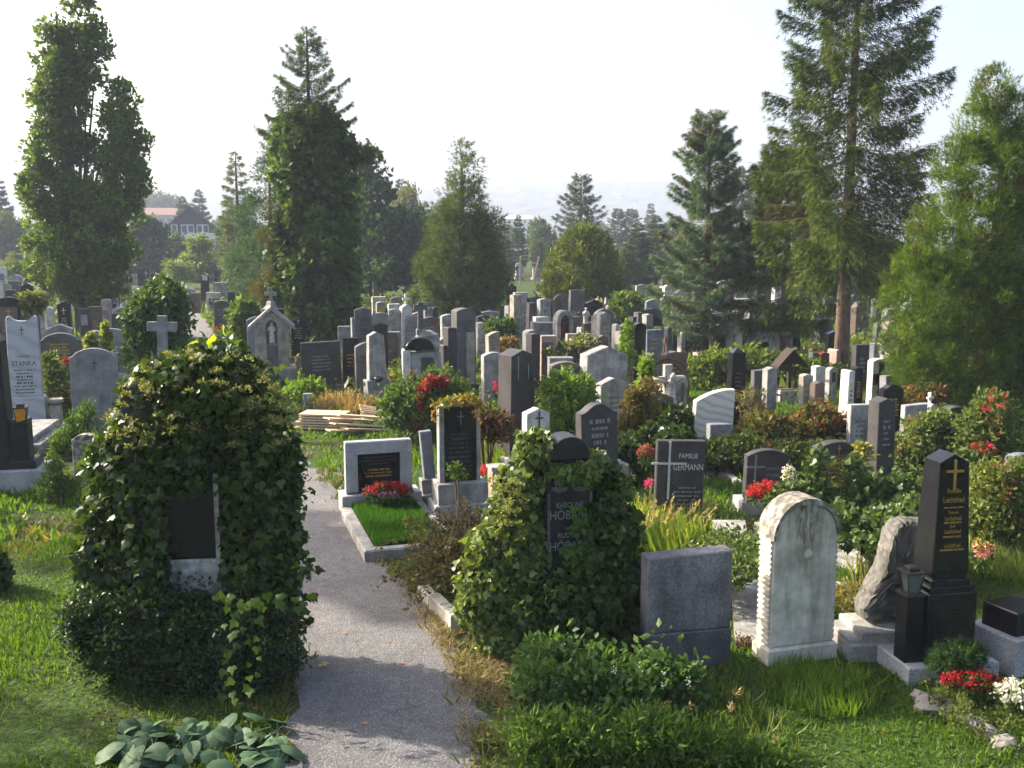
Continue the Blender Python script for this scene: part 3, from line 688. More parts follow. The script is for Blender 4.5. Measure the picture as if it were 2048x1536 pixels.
S('gravestone', 1228, 1262, 664, 752, 'flat', 'tan', 'tan portal-shaped stone behind the tall black stone', .35, 26, plate=(-.15, .45, .0, .82, 'dark'))
S('gravestone', 1237, 1262, 648, 732, 'gable', 'white', 'whitish gabled stone above the tan portal-shaped stone', .3, 28)
S('gravestone', 1280, 1312, 707, 812, 'gable', 'brown', 'dark brown gabled stone under the iron arch', .24, 16)
S('gravestone', 1327, 1342, 654, 738, 'round', 'darkgrey', 'narrow round-topped grey stone behind the iron arch', .25, 18, ((.5, .04, .04, 'darkgrey'),))
S('gravestone', 1256, 1272, 634, 712, 'flat', 'dark', 'dark stone with lit cap behind the tall black stone', .3, 26)
S('gravestone', 1283, 1306, 628, 712, 'lowgable', 'pale', 'pale gabled stone with dark flank near the blue spruce', .3, 28)
S('gravestone', 1222, 1240, 648, 720, 'round', 'white', 'white round-topped stone near the round thuja', .3, 24)
S('gravestone', 1264, 1282, 625, 705, 'flat', 'darkgrey', 'dark square stone under a small maple-green bush', .3, 26)
S('gravestone', 1318, 1374, 703, 802, 'lowgable', 'brown', 'brown gabled stone standing inside the iron arch', .25, 24)
S('gravestone', 1386, 1402, 706, 762, 'flat', 'tan', 'small tan block stone at the trunk of the blue spruce', .3, 20)
S('gravestone', 1378, 1398, 655, 725, 'flat', 'black', 'black stone with gold lines by the blue spruce trunk', .3, 20, lines=(4, .3, .8, .6, G))
S('gravestone', 1354, 1370, 665, 722, 'round', 'white', 'white narrow carved stone below the blue spruce', .3, 20)
# ---- around the iron arch
S('gravestone', 1272, 1345, 787, 896, 'arch', 'brown', 'low brownish curved slab with ivy under the iron arch', .2, 8)
S('gravestone', 1312, 1372, 757, 862, 'flat', 'pale', 'pale rough slab behind the crucifix', .2, 18)
S('gravestone', 1381, 1463, 779, 902, 'sweep', 'marble_white', 'broad cream marble slab with slanting bands and a broken-looking top', .20, 6)
S('gravestone', 1308, 1366, 857, 968, 'gable', 'white', 'small white gabled stone covered with ivy behind the GERMANN stone', .3, 26)
S('gravestone', 1410, 1462, 849, 930, 'flat', 'grey', 'low grey block in front of the cream marble slab', .2, 14)
S('gravestone', 1448, 1489, 697, 862, 'obelisk', 'black', 'black polished obelisk beside the cream marble slab', .34, 6, ((.55, .05, .05, 'black'),), taper=.80, tapery=.80, lines=(6, .15, .6, .5, 'brown'))
S('gravestone', 1500, 1531, 739, 830, 'slope', 'darkgrey', 'grey slab half behind the white gabled stone near the wooden cross', .18, 12)
S('gravestone', 1521, 1551, 735, 858, 'gable', 'pale', 'white-edged gabled stone close to the roofed wooden cross', .2, 20)
S('gravestone', 1593, 1622, 749, 862, 'arch', 'tan', 'tan arched stone next to the brown pillar', .2, 16)
S('gravestone', 1619, 1648, 732, 842, 'lowgable', 'white', 'white gabled stone behind the brown pillar', .2, 16)
S('gravestone', 1613, 1643, 764, 872, 'gable', 'brown', 'brown pillar stone with a lit cap near the red leaved shrub', .2, 16)
S('gravestone', 1647, 1672, 735, 800, 'round', 'pale', 'pale ring-headed stone near the spruce trunk', .2, 24, plate=(-.2, .25, .55, .85, 'dark'))
S('gravestone', 1672, 1702, 741, 882, 'lowgable', 'white', 'slim bright white stone on a stepped foot before the spruce trunk', .26, 26, ((.30, .08, .08, 'white'),), taper=.9)
S('gravestone', 1695, 1723, 734, 842, 'gable', 'blackmatt', 'dark pillar stone touching the slim white stone', .22, 16, ((.2, .04, .04, 'dark'),))
S('gravestone', 1731, 1774, 718, 832, 'arch', 'white', 'white stone with a big black inlaid cross', .24, 8)
S('gravestone', 1755, 1802, 769, 880, 'ogee', 'black', 'black stone with a scalloped top behind the dark granite pillar', .20, 6)
S('gravestone', 1757, 1780, 752, 850, 'flat', 'grey', 'grey slab edge beside the scalloped black stone', .2, 30)
S('gravestone', 1690, 1740, 810, 922, 'flat', 'pale', 'pale grey flat slab behind the dark granite pillar', .16, 6)
S('gravestone', 1732, 1786, 797, 985, 'gable', 'dark', 'tall dark granite pillar rising from ivy', .30, 8, ((.22, .05, .05, 'dark'),), taper=.93)
S('gravestone', 1797, 1848, 808, 922, 'slope', 'pale', 'light grey rough-edged slab beside the rose bushes', .16, 6)
S('gravestone', 1842, 1866, 808, 910, 'round', 'white', 'small white stone with a tiny cross by the rose bushes', .2, 28)
S('gravestone', 1878, 1930, 814, 950, 'arch', 'dark', 'dark stone with curved top and engraved cross among the rose bushes', .28, 6, cross=(.1, .72, .2, 'black'))
S('gravestone', 1629, 1656, 705, 772, 'arch', 'red', 'reddish-brown granite stone over bright red flowers', .2, 22, lines=(2, .6, .8, .5, G))
S('gravestone', 1654, 1676, 699, 770, 'halfround', 'pink', 'pinkish arched stone behind the big spruce trunk', .35, 26)
S('gravestone', 1617, 1632, 705, 772, 'flat', 'darkgrey', 'grey slab beside the reddish-brown granite stone', .2, 22)
S('gravestone', 1735, 1757, 686, 772, 'arch', 'blue', 'bluish round-topped slab beneath the arborvitae', .2, 26)
S('gravestone', 1700, 1735, 690, 775, 'flat', 'dark', 'dark wide slab just behind the big spruce trunk', .25, 14)
S('gravestone', 1756, 1778, 704, 775, 'flat', 'white', 'white pedestal with an urn beneath the arborvitae', .4, 26)
S('gravestone', 1451, 1473, 636, 722, 'gable', 'white', 'white gabled pillar below the big spruce branches', .35, 30)
S('gravestone', 1469, 1490, 654, 730, 'flat', 'grey', 'grey block beside the white gabled pillar', .4, 20)
S('gravestone', 1488, 1510, 654, 732, 'flat', 'dark', 'dark brown block beside the white tomb house', .4, 20)
S('gravestone', 2006, 2062, 908, 1010, 'arch', 'blue', 'grey-blue arched stone cut by the picture border among roses', .16, 6)
S('gravestone', 850, 876, 862, 1000, 'flat', 'blue', 'slim slanting dark slab with a pale rim beside the black tablet stone', .14, 16, ((.12, .12, .10, 'pale'), (.22, .06, .05, 'grey')), tilt=-5)
# ================================================================== monuments built one by one
def put(name, px, yb, yaw, label, cat='gravestone', group=None):
    X, Y = gp(px, yb)
    BLOCK.append((X, Y + .15, .45))
    return thing(name, label, cat, (X, Y, 0), radians(yaw), group), Y, mpp(Y)
def lantern(px, py, Y, label, h=.26, w=.13, glass='amber', metal='bronze', taper=.85):
    x, y, z = at(px, py, Y)
    r = thing('grave_lantern', label, 'lantern', (x, y, z), radians(18), 'grave lanterns')
    MB().box(-w * .55, w * .55, -w * .55, w * .55, 0, .025, .005).build('foot', metal, r)
    mb = MB()
    for sx in (-1, 1):
        for sy in (-1, 1):
            mb = MB(); t = .008
            mb.tube([(sx * w * .42 * taper, sy * w * .42 * taper, .02), (sx * w * .48, sy * w * .48, h * .78)], t, 4); mb.build('post', metal, r)
    v = MB(); a = w * .40
    v.add([(-a * taper, -a * taper, .027), (a * taper, -a * taper, .027), (a * taper, a * taper, .027), (-a * taper, a * taper, .027), (-a, -a, h * .77), (a, -a, h * .77), (a, a, h * .77), (-a, a, h * .77)],
          [(0, 1, 5, 4), (1, 2, 6, 5), (2, 3, 7, 6), (3, 0, 4, 7)])
    v.build('glass', glass, r)
    MB().lathe([(.028, .03), (.028, h * .5), (.012, h * .56)], seg=8).build('candle', 'candle_red', r)
    MB().box(-w * .56, w * .56, -w * .56, w * .56, h * .78, h * .84, .004).box(-w * .3, w * .3, -w * .3, w * .3, h * .84, h, .015).build('lid', metal, r)
    return r
# --- black monument at the picture's edge with a lantern on its ledge
r, Y, u = put('gravestone', 5, 985, 12, 'massive black polished monument on a granite step at the picture border')
zt = zat(655, Y); z1 = zat(940, Y); z2 = zat(842, Y)
MB().box(-.62, .62, -.12, .62, -.05, z1, .02).build('base', 'granite', r)
MB().box(-.50, .52, -.02, .50, z1, z1 + .13, .03).build('plinth', 'blackmatt', r)
MB().prism([(-.55, 0), (.15, 0), (.11, zt - z1 - .13 - .22), (-.06, zt - z1 - .13), (-.38, zt - z1 - .13), (-.55, zt - z1 - .35)], .0, .40).map(lambda x, y, z: (x, y, z + z1 + .13)).build('stone', 'blackmatt', r)
MB().box(.16, .43, .02, .30, z1 + .13, z2, .01).build('side_block', 'blackmatt', r)
X, Yb = gp(43, 985)
lantern(43, 845, Yb + .15, 'bronze grave lantern with glowing orange glass on the black monument', .30, .19)
# --- kerb and slab of the STANKA grave
r, Y, u = put('grave_bed', 88, 862, 10, 'grey tomb slab with a raised gravel bed before the STANKA slab', 'grave')
MB().box(-.65, .60, -2.5, -.22, -.05, .20, .02).build('kerb', 'grey', r)
MB().box(-.45, .42, -2.3, -.30, .20, .30, .03).build('gravel_tray', 'pale', r)
r, Y, u = put('grave_kerb', 140, 912, 10, 'low pale kerb corner in the grass by the crumbling stone', 'kerb')
MB().box(-.35, .5, 0, .5, -.05, .12, .02).build('kerbstone', 'concrete', r)
r, Y, u = put('bird_bath', 112, 850, 10, 'small stone bowl on a square post beside the STANKA slab', 'bird bath')
MB().box(-.10, .10, .0, .2, -.05, .42, .01).build('post', 'concrete', r)
MB().lathe([(.06, .42), (.15, .47), (.17, .55), (.14, .55), (.08, .50)], 0, .1, 14).build('bowl', 'concrete', r, smooth=True)
# --- the saint shrine with a gabled roof and a cross
r, Y, u = put('saint_shrine', 547, 776, 12, 'stone wayside shrine with a saint statue in a niche under a cross', 'shrine')
Z = lambda py: zat(py, Y)
MB().box(-.62, .62, -.05, .55, -.05, Z(735), .04).build('base', 'concrete', r)
zb = Z(735); ze = Z(652); zr = Z(628)
w = .44
arch = [(x, z) for x, z in ([(-.13, Z(683)), (.13, Z(683)), (.13, Z(655))] + [(.13 * cos(t), Z(655) + .16 * sin(t)) for t in np.linspace(0, pi, 9)] + [(-.13, Z(655))])]
MB().box(-w, -.15, 0, .5, zb, ze + .02).build('pier', 'tan', r)
MB().box(.15, w, 0, .5, zb, ze + .02).build('pier', 'tan', r)
MB().box(-.15, .15, .20, .5, zb, zr).build('niche_back', 'concrete', r)
MB().box(-.15, .15, .02, .20, zb, Z(687)).build('niche_sill', 'tan', r)
MB().box(-.13, .13, -.01, .02, zb + .05, Z(690), .005).build('inscription_plate', 'darkgrey', r)
mb = MB(); mb.prism([(-w, ze), (-.15, ze), (-.14, Z(650)), (-.10, Z(645)), (0, Z(641)), (.10, Z(645)), (.14, Z(650)), (.15, ze), (w, ze), (w, ze + .02), (0, zr + .04), (-w, ze + .02)], 0, .5, .004); mb.map(lambda x, y, z: (x, y, z + .021)); mb.build('gable', 'tan', r)
for s in (-1, 1):
    mb = MB(); mb.prism([(0, zr + .10), (0, zr + .20), (s * .60, ze - .01), (s * .60, ze - .11)] if s < 0 else [(0, zr + .20), (0, zr + .10), (.60, ze - .11), (.60, ze - .01)], -.08, .58, .01); mb.build('roof_slab', 'pale', r)
mb = MB(); mb.lathe([(.30, zr + .12), (.20, Z(618)), (.13, Z(612)), (.11, Z(604)), (.08, Z(603))], 0, .25, 4); mb.build('finial', 'pale', r)
zc = Z(603)
MB().prism([(-.05, zc), (.05, zc), (.05, zc + .13), (.15, zc + .13), (.15, zc + .23), (.05, zc + .23), (.05, zc + .36), (-.05, zc + .36), (-.05, zc + .23), (-.15, zc + .23), (-.15, zc + .13), (-.05, zc + .13)], .2, .30, .006).build('cross', 'pale', r)
def statue(parent, x, y, z, h, mat='skin_stone', name='statue', arms=True):
    mb = MB()
    mb.lathe([(.15 * h, 0), (.17 * h, .04 * h), (.13 * h, .3 * h), (.12 * h, .5 * h), (.14 * h, .7 * h), (.13 * h, .79 * h), (.06 * h, .83 * h), (.045 * h, .86 * h), (.065 * h, .89 * h), (.075 * h, .94 * h), (.05 * h, .99 * h), (.01 * h, 1.0 * h)], seg=10)
    if arms:
        mb.tube([(-.13 * h, 0, .76 * h), (-.17 * h, -.06 * h, .60 * h), (-.02 * h, -.14 * h, .66 * h)], [.05 * h, .045 * h, .03 * h], 6)
        mb.tube([(.13 * h, 0, .76 * h), (.17 * h, -.05 * h, .58 * h), (.05 * h, -.14 * h, .56 * h)], [.05 * h, .045 * h, .03 * h], 6)
    mb.map(lambda a, b, c: (x + a + .01 * h * sin(c * 9 / h), y + b * .8 + .008 * h * sin(14 * a / h + c * 20 / h), z + c))
    return mb.build(name, mat, parent, smooth=True)
statue(r, 0, .10, Z(686), Z(645) - Z(686))
# --- massive double dark stone with steps
r, Y, u = put('gravestone', 928, 786, 24, 'massive dark double stone with stepped pale-edged shoulders')
Z = lambda py: zat(py, Y)
MB().box(-.55, .40, -.05, .6, -.05, .22, .02).build('base', 'dark', r)
MB().prism(prof('arch', .52, Z(617) - .22), .0, .42).map(lambda x, y, z: (x + .08, y, z + .22)).build('stone', 'darkgrey', r)
MB().box(-.40, -.19, .05, .42, .22, Z(655), .02).build('side_wing', 'dark', r)
MB().box(-.52, -.41, .08, .42, .22, Z(690), .02).build('side_wing', 'dark', r)
MB().box(.06, .28, -.05, -.002, .22, Z(665), .01).build('inscription_plate', 'tan', r)
# --- rough stone pile with a cross on a white portal
r, Y, u = put('gravestone', 846, 800, 12, 'white portal stone with black arch below a rocky mound with a cross')
Z = lambda py: zat(py, Y)
MB().box(-.46, -.30, 0, .45, -.05, Z(700), .015).build('pillar', 'white', r)
MB().box(.30, .46, 0, .45, -.05, Z(706), .015).build('pillar', 'pale', r)
MB().box(-.30, .30, .06, .45, -.05, Z(706), .01).build('panel', 'pale', r)
MB().box(-.02, .27, .035, .06, .35, Z(716), .004).build('inscription_plate', 'dark', r)
MB().prism([(-.42, 0)] + [(.30, 0)] + [(-.06 + .36 * cos(t), .30 * sin(t)) for t in np.linspace(0, pi, 10)][1:-1], -.02, .40).map(lambda x, y, z: (x, y, z + Z(700) + .002)).build('arch', 'black', r)
def rock(name, parent, cx, cy, cz, rx, ry, rz, mat, seed, seg=(10, 7), rough=.25):
    q = random.Random(seed); mb = MB(); ns, nr = seg; v = [(0, 0, -1)]
    for j in range(1, nr):
        p = -pi / 2 + pi * j / nr
        for i in range(ns):
            t = 2 * pi * i / ns; k = 1 + q.uniform(-rough, rough); v.append((cos(p) * cos(t) * k, cos(p) * sin(t) * k, sin(p) * k))
    v.append((0, 0, 1)); f = []
    for i in range(ns):
        f.append((0, 1 + (i + 1) % ns, 1 + i)); L = 1 + (nr - 2) * ns; f.append((len(v) - 1, L + i, L + (i + 1) % ns))
        for j in range(nr - 2):
            a = 1 + j * ns; f.append((a + i, a + (i + 1) % ns, a + ns + (i + 1) % ns, a + ns + i))
    mb.add([(cx + a * rx, cy + b * ry, cz + c * rz) for a, b, c in v], f)
    return mb.build(name, mat, parent)
rock('mound', r, .12, .38, Z(690), .34, .22, .30, 'pale', 3)
zc = Z(672)
MB().box(-.10, .12, .28, .44, zc, zc + .14, .01).build('cross_foot', 'grey', r)
MB().prism(prof('cross', .34, Z(606) - zc - .14), .31, .41, .006).map(lambda x, y, z: (x + .01, y, z + zc + .14)).build('cross', 'darkgrey', r)
# --- tall dark obelisk slab
r, Y, u = put('gravestone', 1046, 935, 34, 'very tall dark grey gabled pillar with a bright edge and worn white streaks')
Z = lambda py: zat(py, Y)
MB().box(-.36, .36, -.08, .50, -.05, .22, .02).build('base', 'grey', r)
MB().box(-.30, .30, -.03, .45, .22, Z(838), .025).build('plinth', 'dark', r)
H0 = Z(700) - Z(838)
MB().prism(prof('gable', .50, H0), 0, .42).map(lambda x, y, z: (x * (1 - .06 * z / H0), y, z + Z(838))).build('stone', 'dark', r)
for x in (-.10, .11): MB().box(x - .006, x + .006, -.006, .0, Z(760), Z(712 if x < 0 else 728)).build('drip_mark', 'pale', r)
# --- iron arch with a crucifix
r, Y, u = put('iron_arch', 1330, 868, 20, 'rusty wrought iron arch with scrollwork over the crucifix', 'arch')
Z = lambda py: zat(py, Y); R = 50 * u
for k, rr in ((0, R), (1, R * .86)):
    zs = Z(765)
    pts = [(-rr, .1 * k, 0), (-rr, .1 * k, zs)] + [(-rr * cos(t), .1 * k, zs + rr * .95 * sin(t)) for t in np.linspace(.15, pi - .15, 14)] + [(rr, .1 * k, zs), (rr, .1 * k, 0)]
    MB().tube(pts, .024, 5).build('hoop', 'rust', r)
for i in range(9):
    t = .3 + i * (pi - .6) / 8; zs = Z(765); x0, z0 = -R * .93 * cos(t), zs + R * .88 * sin(t)
    MB().tube([(x0 + .05 * cos(q), .05, z0 + .05 * sin(q)) for q in np.linspace(0, 5.2, 9)], .013, 4).build('scroll', 'rust', r)
for dx in (-.05, .05): MB().tube([(dx, .05, Z(712)), (dx * .6, .05, Z(690)), (0, .05, Z(672))], .018, 5).build('finial_bar', 'rust', r)
r, Y, u = put('crucifix', 1345, 888, 18, 'weathered white stone crucifix figure on a rocky ivy mound', 'statue')
Z = lambda py: zat(py, Y)
rock('mound', r, 0, .15, Z(868), .42, .35, .42, 'pale', 5)
zb, zt = Z(842), Z(732); hh = zt - zb
MB().prism([(-.08, 0), (.08, 0), (.08, hh), (-.08, hh)], .22, .34).map(lambda x, y, z: (x, y, z + zb)).build('cross_post', 'weather', r)
MB().box(-.36, -.081, .23, .33, zb + hh * .66, zb + hh * .66 + .13, .01).build('cross_arm', 'weather', r)
MB().box(.081, .36, .23, .33, zb + hh * .66, zb + hh * .66 + .13, .01).build('cross_arm', 'weather', r)
mb = MB()
mb.tube([(0, .14, zb + .02), (-.03, .10, zb + hh * .2), (.02, .06, zb + hh * .34), (0, .12, zb + hh * .46), (0, .13, zb + hh * .60), (0, .13, zb + hh * .70), (.01, .11, zb + hh * .75)], [.05, .065, .085, .095, .10, .07, .035], 8)
mb.tube([(.01, .10, zb + hh * .74), (.02, .08, zb + hh * .79), (.03, .07, zb + hh * .86)], [.045, .062, .03], 8)
for s in (-1, 1): mb.tube([(s * .06, .14, zb + hh * .68), (s * .20, .16, zb + hh * .72), (s * .34, .19, zb + hh * .76)], [.042, .034, .026], 6)
mb.build('figure', 'weather', r, smooth=True)
# --- roofed wooden cross with a planter
r, Y, u = put('wooden_cross', 1578, 800, 18, 'dark wooden grave cross under a steep little roof', 'cross')
Z = lambda py: zat(py, Y)
MB().box(-.04, .04, 0, .08, -.05, Z(705), .004).build('post', 'wood_dark', r)
MB().box(-.26, -.041, .01, .07, Z(742), Z(734), .004).build('arm', 'wood_dark', r); MB().box(.041, .26, .01, .07, Z(742), Z(734), .004).build('arm', 'wood_dark', r)
for s in (-1, 1):
    P = [(0, Z(697)), (0, Z(697) - .05), (s * .42, Z(731) - .05), (s * .42, Z(731))]
    if s > 0: P = P[::-1]
    MB().prism(P if s < 0 else P, -.14, .22, .004).build('roof_board', 'wood_dark', r)
mb = MB(); mb.add([(-.38, .10, Z(730)), (.38, .10, Z(730)), (0, .10, Z(700)), (-.38, .13, Z(730)), (.38, .13, Z(730)), (0, .13, Z(700))], [(0, 1, 2), (5, 4, 3), (0, 3, 4, 1), (1, 4, 5, 2), (2, 5, 3, 0)]); mb.build('back_board', 'wood_dark', r)
r, Y, u = put('planter_box', 1577, 806, 18, 'square pale stone planter at the foot of the wooden cross', 'planter')
MB().box(-.24, .24, 0, .4, -.04, .30, .012).build('box', 'concrete', r); MB().box(-.18, .18, .05, .35, .302, .32).build('earth', 'soil', r)
r, Y, u = put('flower_stand', 1556, 808, 18, 'rusty wire flower stand next to the square planter', 'flower stand')
for k, z in enumerate((.02, .22, .42)): MB().tube([(.09 * cos(t), .09 * sin(t), z) for t in np.linspace(0, 2 * pi, 11)], .012, 4).build('ring', 'rust', r)
for k in range(5):
    t = k * 2 * pi / 5; MB().tube([(.08 * cos(t), .08 * sin(t), 0), (.09 * cos(t), .09 * sin(t), .3), (.12 * cos(t), .12 * sin(t), .46)], .008, 4).build('rod', 'rust', r)
# --- niche shrine with a red figure, white statue
r, Y, u = put('niche_shrine', 1132, 725, 14, 'pale niche shrine with a red robed figure', 'shrine')
Z = lambda py: zat(py, Y)
W2 = 17 * u
MB().box(-W2, W2, .1, .6, -.05, Z(690), .02).build('base', 'pale', r)
MB().box(-W2, -W2 * .55, .1, .6, Z(690), Z(645), .01).build('pier', 'pale', r); MB().box(W2 * .55, W2, .1, .6, Z(690), Z(645), .01).build('pier', 'pale', r)
zz = Z(645) + .002; a = W2 * .55; outer = [(W2 * cos(t), zz + (Z(622) - Z(645)) * sin(t)) for t in np.linspace(0, pi, 11)]; inner = [(a * cos(t), zz + (Z(628) - Z(645)) * .8 * sin(t)) for t in np.linspace(pi, 0, 11)]
mb = MB(); n = 11
ov = [(x, .1, z) for x, z in outer] + [(x, .1, z) for x, z in inner[::-1]] + [(x, .6, z) for x, z in outer] + [(x, .6, z) for x, z in inner[::-1]]
ff = []
for i in range(n - 1): ff += [(i, n + i, n + i + 1, i + 1), (2 * n + i, 2 * n + i + 1, 3 * n + i + 1, 3 * n + i), (i, i + 1, 2 * n + i + 1, 2 * n + i), (n + i, 3 * n + i, 3 * n + i + 1, n + i + 1)]
ff += [(0, 2 * n, 3 * n, n), (n - 1, 2 * n - 1, 4 * n - 1, 3 * n - 1)]
mb.add(ov, ff).build('arch', 'pale', r)
MB().box(-a, a, .50, .60, Z(690), Z(632)).build('niche_back', 'tan', r)
statue(r, -.03, .32, Z(690), Z(640) - Z(690), 'red')
r, Y, u = put('statue', 1172, 702, 14, 'small white robed statue under the round thuja', 'statue')
MB().box(-.25, .25, -.2, .3, -.05, zat(655, Y), .02).build('pedestal', 'pale', r)
statue(r, 0, .05, zat(655, Y), zat(615, Y) - zat(655, Y), 'white', 'figure')
r, Y, u = put('statue', 1947, 850, 20, 'weathered white angel statue rising from the rose bushes', 'statue')
MB().box(-.22, .22, -.1, .3, -.05, zat(822, Y), .02).build('pedestal', 'weather', r)
statue(r, 0, .1, zat(822, Y), zat(757, Y) - zat(822, Y), 'weather', 'figure')
# urn on the white pedestal
x, y, z = at(1767, 706, gp(1767, 775)[1] + .15)
r = thing('urn', 'carved pale urn standing on the white pedestal under the arborvitae', 'urn', (x, y, z))
MB().lathe([(.12, 0), (.07, .06), (.16, .18), (.17, .26), (.10, .30)]).build('bowl', 'pale', r, smooth=True); MB().lathe([(.12, .30), (.06, .38), (.02, .46)]).build('lid', 'pale', r, smooth=True)
# --- tomb house at the back
r, Y, u = put('tomb_house', 1538, 730, 12, 'small white tomb house with a heavy cornice and lantern turret', 'tomb')
Z = lambda py: zat(py, Y)
MB().box(-.62, .62, .2, 1.2, -.05, Z(672), .02).build('wall', 'white', r)
MB().box(-.75, .75, .08, 1.32, Z(672), Z(664), .02).build('cornice', 'white', r)
MB().box(-.66, .66, .15, 1.25, Z(664), Z(655), .08).build('roof', 'pale', r)
MB().box(-.30, .05, .17, .20, .1, Z(685)).build('door', 'wood_dark', r)
MB().box(.62 + .002, .86, .18, .44, -.05, Z(650), .01).build('pier', 'pale', r)
MB().lathe([(.16, Z(650)), (.14, Z(641)), (.2, Z(640)), (.04, Z(632))], .74, .31, 8).build('turret', 'darkgrey', r)
# --- big black cross inlay on the white stone
o = [q for q in COL.objects if q.get('label') == 'white stone with a big black inlaid cross'][0]
W, Hh = o['W'], o['Hh']
MB().box(-W * .14, W * .14, -.012, .01, .0, Hh * .96).box(-W * .46, -W * .141, -.012, .01, Hh * .55, Hh * .74).box(W * .141, W * .46, -.012, .01, Hh * .55, Hh * .74).build('inlaid_cross', 'black', o)
# cross on the white waisted monument
o = [q for q in COL.objects if q.get('label') == 'white waisted monument crowned by a small cross'][0]
Hh = o['Hh']; MB().prism([(-.035, 0), (.035, 0), (.035, .16), (.11, .16), (.11, .23), (.035, .23), (.035, .36), (-.035, .36), (-.035, .23), (-.11, .23), (-.11, .16), (-.035, .16)], .10, .17, .004).map(lambda x, y, z: (x, y, z + Hh - .03)).build('cross', 'white', o)
o = [q for q in COL.objects if q.get('label', '').startswith('small white stone with a tiny cross')][0]
Hh = o['Hh']; MB().prism([(-.02, 0), (.02, 0), (.02, .1), (.07, .1), (.07, .14), (.02, .14), (.02, .22), (-.02, .22), (-.02, .14), (-.07, .14), (-.07, .1), (-.02, .1)], .06, .12, .003).map(lambda x, y, z: (x, y, z + Hh - .02)).build('cross', 'white', o)
# bronze bowl on the light tapering stone
X, Yq = gp(757, 800); x, y, z = at(757, 764, Yq - .10)
r = thing('candle_bowl', 'dark bronze candle bowl at the foot of the light tapering stone', 'bowl', (x, y, z))
MB().lathe([(.05, 0), (.10, .05), (.11, .12), (.08, .12)]).build('bowl', 'bronze', r, smooth=True); MB().lathe([(.015, .11), (.012, .17)], seg=6).build('candle', 'candle_red', r)
# --- the framed grave beside the path
r, Y, u = put('gravestone', 760, 1022, 17, 'pale granite frame stone with a black tablet behind dark red begonias')
Z = lambda py: zat(py, Y)
zb = Z(985); zt = Z(882); w = 67 * u
MB().box(-w - .07, w + .12, -.10, .34, -.05, zb, .012).build('base', 'granite', r)
MB().box(-w, -w * .64, 0, .16, zb, zt - .185, .004).build('frame_side', 'granite', r); MB().box(w * .64, w, 0, .16, zb, zt - .185, .004).build('frame_side', 'granite', r)
MB().box(-w, w, 0, .16, zt - .183, zt, .012).build('frame_top', 'granite', r)
MB().box(-w * .638, w * .638, .035, .15, zb, zt - .186).build('inscription_plate', 'black', r)
bars(r, -w * .5, w * .5, zb + .22, zb + .36, 3, 'gold', .032, 4); bars(r, -w * .5, w * .5, zb + .40, zt - .22, 3, 'letter_dark', .032, 5)
bedr = thing('grave_bed', 'grave bed of short lawn inside a mossy granite kerb beside the path', 'grave', (r.location.x, r.location.y, 0), radians(17))
lx0, lx1, ly0 = -w - .10, w + .14, -2.30
MB().box(lx0, lx0 + .16, ly0 + .161, -.105, -.05, .13, .015).build('kerbstone', 'concrete', bedr); MB().box(lx1 - .14, lx1, ly0 + .161, -.105, -.05, .13, .015).build('kerbstone', 'concrete', bedr)
MB().box(lx0, lx1, ly0, ly0 + .16, -.05, .14, .02).build('kerbstone', 'concrete', bedr)
MB().box(lx0 + .16, lx1 - .14, ly0 + .16, -.105, -.02, .11).build('earth', 'soil', bedr)
LAWN = (bedr, lx0 + .17, lx1 - .15, ly0 + .17, -.11, .11)
lantern(705, 998, Y - .05, 'low black grave lantern with a red candle beside dark red begonias', .13, .14, 'pane', 'iron', .8)
x, y, z = at(812, 1085, gp(812, 1092)[1])
r = thing('plant_marker', 'small yellow marker tag on a white stick in the grave lawn', 'marker', (x, y, 0))
MB().box(-.006, .006, -.003, .003, .08, .30).build('stick', 'plastic_white', r); MB().box(-.028, .028, -.008, -.004, .28, .38, .004).build('card', 'yellow', r)
MB().lathe([(.012, 0), (.012, .003)], seg=8).map(lambda a, b, c: (a, -.009 - c, b + .335)).build('picture', 'brown', r)
# --- black tablet stone with yellow creeper
r, Y, u = put('gravestone', 922, 1040, 16, 'tall stone with a black tablet and yellow creeper over its top')
Z = lambda py: zat(py, Y); w = 42 * u
z1, z2, zt = Z(1005), Z(964), Z(806)
MB().box(-w - .10, w + .14, -.14, .40, -.05, z1, .012).build('base', 'granite', r); MB().box(-w - .05, w + .08, -.10, .36, z1, z2, .012).build('plinth', 'pale', r)
MB().box(-w, -w + .07, .03, .20, z2, zt - .06, .006).build('frame_side', 'pale', r); MB().box(w - .05, w, .03, .20, z2, zt - .06, .006).build('frame_side', 'pale', r)
MB().prism(prof('arch', 2 * w, .08), .03, .20, .006).map(lambda x, y, z: (x, y, z + zt - .058)).build('frame_top', 'pale', r)
MB().box(-w + .071, w - .051, .055, .19, z2, zt - .061).build('inscription_plate', 'black', r)
thin_cross(r, .02, zt - .20, .20, .05, .006, 'letter_grey', .052); bars(r, -w * .6, w * .6, z2 + .12, zt - .42, 9, 'letter_dark', .053, 9)
